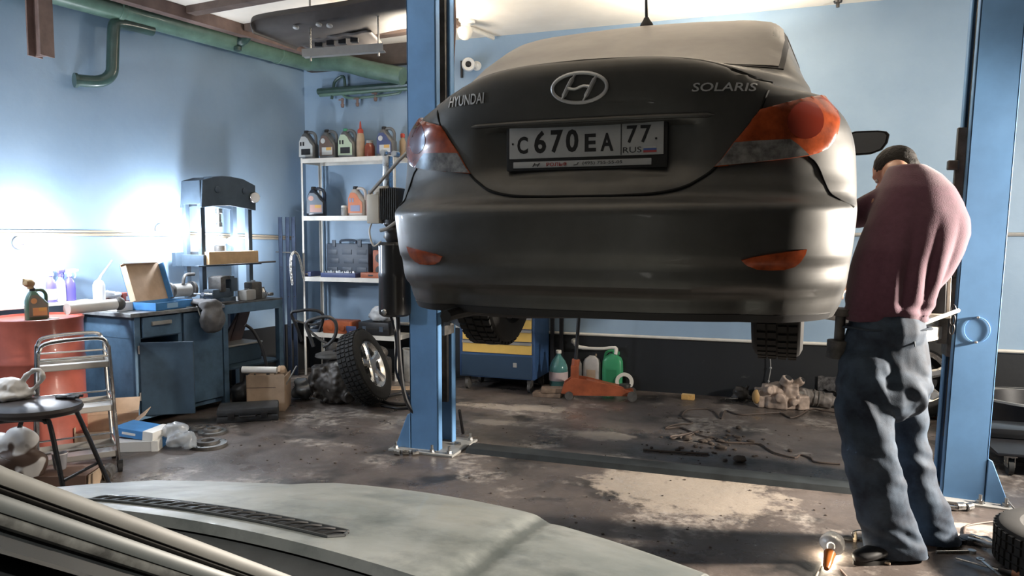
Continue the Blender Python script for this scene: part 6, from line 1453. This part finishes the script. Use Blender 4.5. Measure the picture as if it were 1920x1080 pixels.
for px, py, r, lb in ((1288, 826, .030, 'dark dirt lump left of the cable loop on the floor'), (1387, 866, .034, 'largest dark dirt lump just behind the cable cover strip')):
    q = fl(px, py); t = thing('dirt_clod', lb, 'dirt', (q.x, q.y, .0)); m = MB(); m.ball((0, 0, r*.55), (r*1.3, r, r*.6), 8); m.build('clod_body', MATS['dark_dirt'], t, noisy=.006, nscale=60)
# ================================================================== FLOOR: right side
# inspection lamp
q = fl(1552, 1052); 
t = thing('inspection_lamp', 'lit inspection lamp with a grey dome and orange handle lying on the floor', 'lamp', (q.x, q.y, 0), YAW)
hd_ = V(-.045, -.10, .022); hc = V(.03, .035, .06)
m = MB(); dirh = (hc-hd_).normalized(); m.lathe([(.010, -.02), (.017, 0), (.020, .03), (.023, .07), (.026, .09), (.020, .10)], 20, hd_, dirh); m.build('handle', mat('amber_handle', (.33, .10, .02), .25, coat=.6), t)
m = MB(); m.tube([hc+V(-.03, -.02, -.02), hc+V(-.045, .0, .0), hc+V(-.045, .02, .02)], .004, 6); m.lathe([(.012, 0), (.014, .02)], 12, hc-dirh*.03, dirh); m.build('cage_hook', M_steel, t)
m = MB(); aim = V(-.10, .35, -.62).normalized(); 
m.lathe([(.052, -.005), (.053, .0), (.050, .02), (.040, .042), (.022, .055), (.0, .058)], 26, hc-aim*.0, -aim, cap=False); dm_ = m.build('dome_reflector', mat('grey_reflector', (.55, .55, .56), .25, .1, alpha=.8), t, solid=.002)
m = MB(); m.ball(hc+aim*.010-V(0, 0, .0), .018, 10); m.build('bulb', mat('lamp_bulb_warm', (1, .9, .75), .3, emit=(1, .86, .66), estr=40), t)
wp = t.matrix_basis @ (hc+aim*.010); lp = Matrix.Translation(q) @ Matrix.Rotation(YAW, 4, 'Z') @ (hc+aim*.040)
point('inspection_lamp_light', lp, 2.2, (1, .86, .66), .015)
cable('lamp_cable', 'pale cable leading from the inspection lamp handle out of the picture', [(1540, 1062), (1533, 1075), (1528, 1095), (1540, 1130)], .004, mat('pale_cable', (.40, .33, .28), .5))
cable('lamp_cable', 'pale cable running past the shoe by the inspection lamp', [(1576, 1068), (1585, 1078), (1600, 1095)], .004, MATS['pale_cable'])
q = fl(1603, 1015); t = thing('small_tube', 'small pale tube standing on the floor behind the inspection lamp', 'tube', q); m = MB(); m.lathe([(.008, 0), (.010, .004), (.009, .03), (.006, .04), (.003, .05)], 12); m.build('tube_body', mat('ivory_plastic', (.6, .5, .35), .4), t); m = MB(); m.lathe([(.0105, .004), (.0105, .008)], 12, cap=False); m.build('tube_band', M_brown, t)
m = MB(); m.tube([fl(1600, 1008, .02), fl(1598, 998, .05), fl(1612, 994, .05), fl(1622, 997, .03), fl(1626, 990, .03)], .003, 6, smooth=4); tag(m.build('bent_wire', M_steel), 'thin bent wire beside the small pale tube', 'wire')
q = fl(1634, 1012); t = thing('flat_spanner', 'dark flat tool lying beside the left trouser leg', 'tool', q, YAW); m = MB(); m.bb((-.10, -.012, 0), (.10, .012, .008)); m.build('tool_shank', M_cast, t); m = MB(); m.ball((-.11, 0, .008), (.03, .025, .008), 10); m.build('tool_head', M_cast, t)
q = fl(1628, 1050); t = thing('wooden_scraper', 'pale spoon shaped scraper lying before the left foot', 'scraper', q, YAW-.7); m = MB(); m.ball((-.03, 0, .010), (.04, .02, .010), 12); m.build('scraper_blade', mat('pale_scraper', (.55, .44, .33), .5), t); m = MB(); m.tube([(0, 0, .01), (.09, 0, .008)], [.010, .005], 8); m.build('scraper_handle', MATS['pale_scraper'], t)
# sockets by the post, wrenches
for k, (px, lb) in enumerate(((1787, 'small leftmost socket on the floor before the right post'), (1800, 'middle and tallest socket on the floor before the right post'), (1816, 'rightmost shiny socket on the floor before the right post'))):
    q = fl(px, 957); t = thing('socket', lb, 'socket', q, .4*k, 'sockets before the right post'); r = (.014, .021, .02)[k]; m = MB(); m.cyl((-.02, 0, r), (.02, 0, r), r, n=18); m.build('socket_body', M_steel, t); m = MB(); m.cyl((.0201, 0, r), (.0208, 0, r), r*.6, n=6); m.build('socket_bore', M_rub, t)
for k, (px, lb) in enumerate(((745, 'left anchor nut on the floor before the left lift post'), (761, 'middle anchor nut on the floor before the left lift post'), (778, 'right anchor nut on the floor before the left lift post'))):
    q = fl(px, 853); t = thing('anchor_nut', lb, 'nut', q, .4*k, 'nuts before the left post'); m = MB(); m.cyl((-.02, 0, .018), (.02, 0, .018), .018, n=6); m.build('nut_body', M_steel, t); m = MB(); m.cyl((-.021, 0, .018), (.021, 0, .018), .009, n=10); m.build('nut_bore', M_rub, t)
q = fl(858, 838); t = thing('anchor_nut', 'single nut on the floor at the inner foot of the left post', 'nut', q, .2); m = MB(); m.cyl((-.02, 0, .018), (.02, 0, .018), .018, n=6); m.build('nut_body', M_steel, t); m = MB(); m.cyl((-.021, 0, .018), (.021, 0, .018), .009, n=10); m.build('nut_bore', M_rub, t)
m = MB(); m.tube([V(-2.13, 4.79, .22), fl(868, 812, .014)], .011, 8); tag(m.build('leaning_bar', M_dark), 'short black bar leaning on the inner edge of the left lift post', 'bar')
q = fl(1826, 1022); t = thing('hub_puller', 'black bar hub puller with a steel cylinder on the floor right of the man', 'tool', q, YAW); m = MB(); m.bb((-.11, .0, 0), (.10, .06, .022), bev=.008); m.cyl((-.0, .03, 0), (0, .03, .024), .045, n=20); m.build('puller_bar', M_dark, t); m = MB(); m.lathe([(.022, 0), (.022, .09), (.017, .10), (.017, .13)], 18, (.0, .02, .024), (.25, -.95, .12)); m.build('puller_cylinder', M_steel, t); m = MB(); m.cyl((.03, -.135, .03), (.04, -.105, .03), .012, n=8); m.build('puller_nut', M_steel, t)
q = fl(1800, 1037); t = thing('ratchet', 'steel ratchet handle lying under the hub puller', 'wrench', q, YAW+.03); m = MB(); m.tube([(-.11, 0, .007), (.04, 0, .007)], .007, 8); m.build('ratchet_shaft', M_steel, t); m = MB(); m.lathe([(.017, 0), (.017, .014)], 16, (.055, 0, .0)); m.build('ratchet_head', M_steel, t)
q = fl(1775, 1027); t = thing('extension_bar', 'short steel extension bar behind the right trouser leg', 'bar', q, YAW+.1); m = MB(); m.tube([(-.05, 0, .006), (.05, 0, .006)], .006, 8); m.build('extension_shaft', M_steel, t); m = MB(); m.cyl((.04, 0, .008), (.06, 0, .008), .009, n=10); m.build('extension_end', M_steel, t)
a, b_ = fl(1792, 1052), fl(1898, 1082); d = b_-a; t = thing('screwdriver', 'long screwdriver with a brown and black handle at the lower right', 'screwdriver', a, math.atan2(d.y, d.x)); m = MB(); m.cyl((0, 0, .012), (.17, 0, .014), .004, n=8); m.build('blade', M_steel, t); m = MB(); m.lathe([(.008, .0), (.013, .008), (.011, .03), (.015, .05)], 14, (.165, 0, .016), (1, 0, 0)); m.build('grip_collar', M_dark, t); m = MB(); m.lathe([(.015, 0), (.017, .02), (.016, .06), (.010, .075)], 14, (.215, 0, .017), (1, 0, 0)); m.build('grip', mat('brown_grip', (.28, .12, .06), .35), t)
a, b_ = fl(1842, 1066), fl(1870, 1090); d = b_-a; t = thing('spanner', 'bright spanner crossing the screwdriver at the lower right', 'wrench', a, math.atan2(d.y, d.x)); m = MB(); m.box((.06, 0, .032), (.16, .012, .005)); m.build('spanner_shank', M_steel, t); m = MB(); m.lathe([(.009, 0), (.016, 0), (.016, .008), (.009, .008), (.009, 0)], 16, (-.02, 0, .028), cap=False); m.build('spanner_ring', M_steel, t)
cable('floor_cable', 'dark cable curling across the floor before the right post', [(1880, 930), (1908, 965), (1900, 975), (1860, 978), (1815, 985), (1808, 995), (1805, 1005), (1770, 1012)], .005, M_cab)
m = MB(); 
for pts in ([(1888, 945), (1902, 955), (1912, 967), (1895, 962)],): m.tube([fl(x, y, .006) for x, y in pts], .005, 6, smooth=5)
tag(m.build('cable_offcut', M_cab), 'short dark cable offcut at the corner of the right post base plate', 'cable')
# duct, creeper, tyre at the right edge
q = fl(1892, 790); t = thing('silencer', 'grey rusty silencer can lying by the back wall right of the right post', 'silencer', (q.x+.05, q.y-.12, .075), .05); m = MB(); m.lathe([(.03, -.22), (.07, -.18), (.072, 0), (.07, .18), (.03, .22)], 24, (0, 0, 0), (1, .05, 0)); m.build('silencer_can', mat('pale_rusty_steel', (.30, .26, .24), .6, .3, var=.6, vscale=12), t); m = MB(); m.cyl((.22, .01, 0), (.32, .02, 0), .03, n=14); m.build('tail_pipe', M_cast, t)
q = fl(1885, 902); t = thing('mechanic_creeper', 'black mechanic creeper board on casters right of the right post', 'creeper', (q.x+.46, q.y+.42, 0), .05); m = MB(); m.bb((-.50, -.30, .12), (.50, .34, .14), bev=.01); m.build('board', M_dark, t)
for k, x in enumerate((-.42, .42)):
    for y in (-.25, .29):
        m = MB(); m.cyl((x-.014, y, .048), (x+.014, y, .048), .048, n=20); m.build('caster_wheel', M_rub, t); m = MB(); m.bb((x-.022, y-.03, .05), (x-.017, y+.03, .12)); m.bb((x+.017, y-.03, .05), (x+.022, y+.03, .12)); m.bb((x-.03, y-.035, .112), (x+.03, y+.035, .122)); m.build('caster_fork', M_steel, t)
m = MB(); m.bb((-.46, .05, .14), (-.10, .30, .21), bev=.03); m.build('head_pad', mat('black_vinyl', (.015, .015, .016), .35, coat=.4), t)
t2 = thing('drain_pan', 'curved black plastic pan leaning above the creeper at the right edge', 'pan', (q.x+.42, q.y+1.15, 0)); m = MB(); m.lathe([(.18, 0), (.30, .10), (.34, .28), (.33, .28), (.28, .11), (.0, .012)], 30); m.build('pan_wall', M_dark, t2); m = MB(); m.lathe([(.335, .275), (.345, .28), (.345, .295), (.33, .295)], 30, cap=False); m.build('pan_rim', M_grey, t2)
q = fl(1904, 1085)+W(.30, .06); e = thing('road_wheel', 'road tyre lying flat at the lower right corner of the view', 'wheel', (q.x, q.y, .096)); e.rotation_euler = (0, -PI/2, 0); wheel_mesh('w', e, (0, 0, 0), r=.30, w=.19, rim=.19)
# ================================================================== THE MAN
def P3(px, py, d): return dep(px, py, d)
def loft_path(mb, pts, n=20, k=5, side=None, endball=True):
    """pts: (Vector, rx, ry); rx across the view, ry along it"""
    ps = catmull([p[0] for p in pts], k); N = len(ps)
    rx = [interp(list(enumerate(p[1] for p in pts)), i/k) for i in range(N)]; ry = [interp(list(enumerate(p[2] for p in pts)), i/k) for i in range(N)]
    rings = []; sd_ = side or W(1, 0)
    for i in range(N):
        t = (ps[min(i+1, N-1)]-ps[max(i-1, 0)]).normalized(); u = (sd_-t*sd_.dot(t)).normalized(); w = t.cross(u)
        rings.append([ps[i]+u*(rx[i]*math.cos(2*PI*j/n))+w*(ry[i]*math.sin(2*PI*j/n)) for j in range(n)])
    mb.loft(rings); 
    mb.ball(ps[0], (rx[0], rx[0], rx[0]*.8), 10)
    if endball: mb.ball(ps[-1], (rx[-1], rx[-1], rx[-1]*.8), 10)
man = thing('person', 'person in a dark plum sweater and jeans bending to the car', 'person', fl(1690, 1062))
MO = man.location.copy()
def rel(mb):
    mb.v = [tuple(Vector(p)-MO) for p in mb.v]; return mb
M_skin = mat('skin', (.42, .22, .15), .5, var=.08, vscale=30)
M_sweat = mat('plum_sweater', (.098, .035, .060), .85, var=.12, vscale=40, bump=.15, bscale=220, sheen=.25)
M_jean = mat('washed_denim', (.045, .070, .105), .8, col2=(.009, .016, .030), vscale=7, thresh=(.36, .66), bump=.12, bscale=300)
M_hair = mat('short_dark_hair', (.012, .010, .009), .75, bump=.4, bscale=160)
M_shoe = mat('black_shoe', (.012, .012, .013), .5)
px_m = 3.35/1440
def R_(w): return w*px_m
LHIP, LKNE, LANK = P3(1624, 672, 3.37), P3(1636, 872, 3.30), P3(1688, 1046, 3.34)
RHIP, RKNE, RANK = P3(1695, 668, 3.44), P3(1710, 862, 3.46), P3(1760, 1030, 3.50)
PEL = P3(1658, 640, 3.40); WAI = P3(1662, 595, 3.40); MID = P3(1692, 500, 3.42); UPP = P3(1718, 410, 3.47); SHO = P3(1704, 350, 3.52); NEC = P3(1690, 325, 3.60); HEA = P3(1681, 326, 3.74)
LSH, LEL, LHA = P3(1655, 385, 3.55), P3(1592, 402, 3.72), P3(1560, 330, 3.95)
RSH, REL, RHA = P3(1735, 375, 3.60), P3(1640, 500, 3.85), P3(1589, 535, 3.72)
# --- body: one continuous skin
b = MB()
loft_path(b, [(PEL, R_(56), R_(40)), (WAI, R_(60), R_(44)), (MID, R_(56), R_(40)), (UPP, R_(52), R_(38)), (P3(1706, 365, 3.60), R_(32), R_(30)), (NEC+W(0, .03), R_(23), R_(23)), (HEA, R_(30), R_(30))])
# head: skull, face, nose, ears; looking to the left and down
fwd = W(-.62, .66, -.52).normalized(); upv = W(-.30, .55, .75); upv = (upv-fwd*upv.dot(fwd)).normalized(); lft = upv.cross(fwd)
def hd(f, l, u): return HEA+fwd*f+lft*l+upv*u
hm = Matrix((fwd, lft, upv)).transposed().to_4x4()
b.ball(hd(0, 0, .035), (.098, .076, .090), 16, mtx=hm); b.ball(hd(.035, 0, -.035), (.062, .056, .075), 14, mtx=hm); b.ball(hd(.045, 0, -.085), (.036, .034, .026), 10, mtx=hm)
b.ball(hd(.102, 0, -.020), (.020, .013, .022), 10, mtx=hm); b.ball(hd(.085, 0, .03), (.02, .05, .016), 10, mtx=hm)
for l in (-.074, .074): b.ball(hd(-.005, l, -.005), (.016, .010, .030), 10, mtx=hm)
b.ball(hd(.088, 0, -.058), (.014, .024, .008), 8, mtx=hm)
for a_, e_, h_ in ((LSH, LEL, LHA), (RSH, REL, RHA)):
    wr = e_.lerp(h_, .86)
    loft_path(b, [(a_, .062, .062), (a_.lerp(e_, .5), .048, .048), (e_, .040, .040), (e_.lerp(wr, .4), .040, .040), (wr, .027, .024)], 14)
    d = (h_-e_).normalized(); sd2 = d.cross(V(0, 0, 1)).normalized(); up2 = sd2.cross(d)
    pc = h_+d*.02; hmx = Matrix((d, sd2, up2)).transposed().to_4x4()
    b.ball(pc-d*.01, (.050, .040, .017), 12, mtx=hmx)
    for k in range(4):
        o = pc+d*.03+sd2*(-.030+.020*k); l = (.062, .072, .068, .052)[k]
        b.tube([o, o+d*l*.45+up2*.004, o+d*l*.75-up2*.012, o+d*l*.85-up2*.034], [.0095, .009, .0085, .007], 8)
    o = pc-d*.02+sd2*.034; b.tube([o, o+sd2*.022+d*.02-up2*.008, o+sd2*.020+d*.055-up2*.02], [.011, .0105, .008], 8)
for hp_, kn, an in ((LHIP, LKNE, LANK), (RHIP, RKNE, RANK)):
    loft_path(b, [(hp_, .066, .066), (hp_.lerp(kn, .5), .056, .056), (kn, .055, .055), (kn.lerp(an, .35), .052, .056), (an, .034, .036), (V(an.x, an.y, .05), .032, .034)], 16)
body_m = voxel(rel(b).build('body', M_skin, man), .0085, 4)
# eyes and mouth line (turned away, kept simple)
for l in (-.030, .030):
    m = MB(); m.ball(hd(.084, l, .005), (.010, .013, .010), 10, mtx=hm); rel(m).build('eye', mat('eye_white', (.6, .58, .55), .3), man)
m = MB(); m.tube([hd(.097, -.022, -.058), hd(.103, 0, -.057), hd(.097, .022, -.058)], .003, 6); rel(m).build('mouth', mat('lip', (.30, .12, .10), .5), man)
# hair cap
m = MB(); m.ball(hd(-.012, 0, .045), (.102, .083, .092), 20, mtx=hm); m.ball(hd(-.05, 0, .0), (.062, .072, .06), 14, mtx=hm)
hb = voxel(rel(m).build('hair', M_hair, man), .008, 3)
displace(hb, lambda c_: .003*noise.noise(c_*80))
# --- sweater
s = MB()
EDG = [(605, 1583, 1741), (575, 1586, 1743), (540, 1591, 1757), (505, 1598, 1778), (470, 1609, 1800), (440, 1622, 1812), (410, 1632, 1809), (380, 1640, 1797), (352, 1652, 1778), (330, 1662, 1757), (318, 1668, 1738), (310, 1674, 1725)]
rings = []; n = 40
for y, xa, xb in EDG:
    dm = interp([(315, 3.58), (352, 3.52), (410, 3.47), (470, 3.43), (540, 3.40), (605, 3.40)], y)
    dr_ = interp([(312, .085), (330, .115), (352, .135), (410, .15), (470, .155), (540, .14), (605, .135)], y)
    c_ = P3((xa+xb)/2, y, dm); rw_ = (xb-xa)/2*dm/1440
    rings.append([c_+W(rw_*math.copysign(abs(math.cos(2*PI*j/n))**.85, math.cos(2*PI*j/n)), dr_*math.copysign(abs(math.sin(2*PI*j/n))**.85, math.sin(2*PI*j/n))) for j in range(n)])
s.loft(rings)
loft_path(s, [(P3(1672, 372, 3.56), .080, .085), (LSH.lerp(LEL, .35), .073, .075), (LEL, .060, .060), (LEL.lerp(LHA, .6), .046, .046), (LEL.lerp(LHA, .84), .040, .040)], 18)
loft_path(s, [(P3(1720, 385, 3.60), .085, .085), (RSH.lerp(REL, .5), .070, .072), (REL, .058, .058), (REL.lerp(RHA, .6), .046, .046), (REL.lerp(RHA, .84), .040, .040)], 18)
sw_ = voxel(rel(s).build('sweater', M_sweat, man), .011, 5)
def sw_fold(c):
    w_ = c+MO; la = w_.x*cy_+w_.y*sy_; zz = w_.z-WAI.z
    # long drapes running from the right hem up over the bulging back, plus small irregular folds
    k = max(0, min(1, 1-abs(zz-.17)/.30)); u_ = la*17+zz*(-3.2)
    f = .020*k*(abs(math.sin(u_*1.9+.6*noise.noise(w_*4)))-.5)*(1 if la > 1.62 else .5)
    f += .007*noise.noise(V(la*10, zz*7, w_.y*6))
    h_ = max(0, 1-abs(zz-.035)/.05); f += .010*h_*math.sin(la*26+zz*60)
    return f-.010 if zz < .015 else f
displace(sw_, sw_fold)
sw_.data.shade_smooth()
# --- jeans, belt line, pocket
j = MB()
loft_path(j, [(P3(1662, 618, 3.40), R_(70), .122), (P3(1660, 640, 3.40), R_(77), .135), (P3(1659, 662, 3.40), R_(80), .143), (P3(1658, 690, 3.40), R_(84), .150), (P3(1655, 725, 3.40), R_(82), .135)], 28)
loft_path(j, [(P3(1624, 690, 3.35), R_(50), .105), (P3(1622, 760, 3.31), R_(51), .100), (P3(1626, 830, 3.29), R_(49), .090), (P3(1640, 885, 3.30), R_(50), .085), (P3(1655, 950, 3.32), R_(50), .085), (P3(1673, 1010, 3.33), R_(52), .09), (P3(1684, 1048, 3.34), R_(54), .092), (P3(1689, 1064, 3.34), R_(52), .09)], 24, endball=False)
loft_path(j, [(P3(1697, 690, 3.43), R_(42), .105), (P3(1698, 760, 3.46), R_(38), .095), (P3(1700, 820, 3.47), R_(37), .085), (P3(1711, 870, 3.45), R_(37), .085), (P3(1730, 930, 3.44), R_(38), .082), (P3(1748, 985, 3.47), R_(41), .088), (P3(1760, 1030, 3.50), R_(44), .095), (P3(1763, 1046, 3.50), R_(41), .09)], 24, endball=False)
jn = voxel(rel(j).build('jeans', M_jean, man), .008, 3)
def jn_fold(c):
    w_ = c+MO; la = w_.x*cy_+w_.y*sy_; z = w_.z
    kk = max(0, 1-abs(z-.42)/.22)+1.3*max(0, 1-abs(z-.10)/.16)+.55*max(0, 1-abs(z-.78)/.22)
    f = .012*kk*noise.noise(V(la*6+3, w_.y*6, z*22+la*9))+.012*noise.noise(V(la*9, w_.y*9, z*6+2))
    damp = max(0, min(1, (.96-z)/.12))
    dg_ = abs(math.sin((z*1.6+la*2.2)*11+1.5*noise.noise(w_*5)))
    return (f+.014*(dg_**3)*max(0, 1-abs(z-.72)/.30))*damp
displace(jn, jn_fold, .018)
jn.data.shade_smooth()
m = MB(); ring = [P3(1662, 613, 3.40)+W(R_(77)*math.cos(a*PI/20), .135*math.sin(a*PI/20), -.002*math.cos(a)) for a in range(40)]
m.tube(ring, .016, 8, close=True, flat=.35); rel(m).build('waistband', mat('dark_denim', (.03, .045, .065), .8), man)
m = MB(); m.tube([P3(1713, 622, 3.262), P3(1714, 636, 3.258), P3(1716, 650, 3.252)], .006, 6, flat=.5); rel(m).build('belt_loop', MATS['dark_denim'], man)
# --- shoes
for an, dirn, nm in ((LANK, W(-.92, -.30), 1), (RANK, W(-.75, .45), 2)):
    d = V(dirn.x, dirn.y, 0).normalized(); sdv = V(-d.y, d.x, 0); base = V(an.x, an.y, 0)+d*.045
    m = MB(); rings = []
    for t_, w_, h_ in ((-.085, .020, .05), (-.075, .034, .075), (-.03, .040, .092), (.03, .041, .090), (.08, .044, .070), (.13, .047, .055), (.175, .042, .044), (.20, .028, .036), (.21, .01, .028)):
        c_ = base+d*t_
        rings.append([c_+sdv*(w_*math.cos(2*PI*k/18))+V(0, 0, .012+h_*.5+h_*.5*math.sin(2*PI*k/18)*1.0) for k in range(18)])
    m.loft(rings); sh_ = rel(m).build('shoe', M_shoe, man, 60)
    m = MB(); m.loft([[base+d*(.062+.15*math.cos(2*PI*k/28))+sdv*((.043+.004*math.cos(2*PI*k/28))*math.sin(2*PI*k/28))+V(0, 0, z) for k in range(28)] for z in (.0, .018)]); rel(m).build('sole', M_rub, sh_)
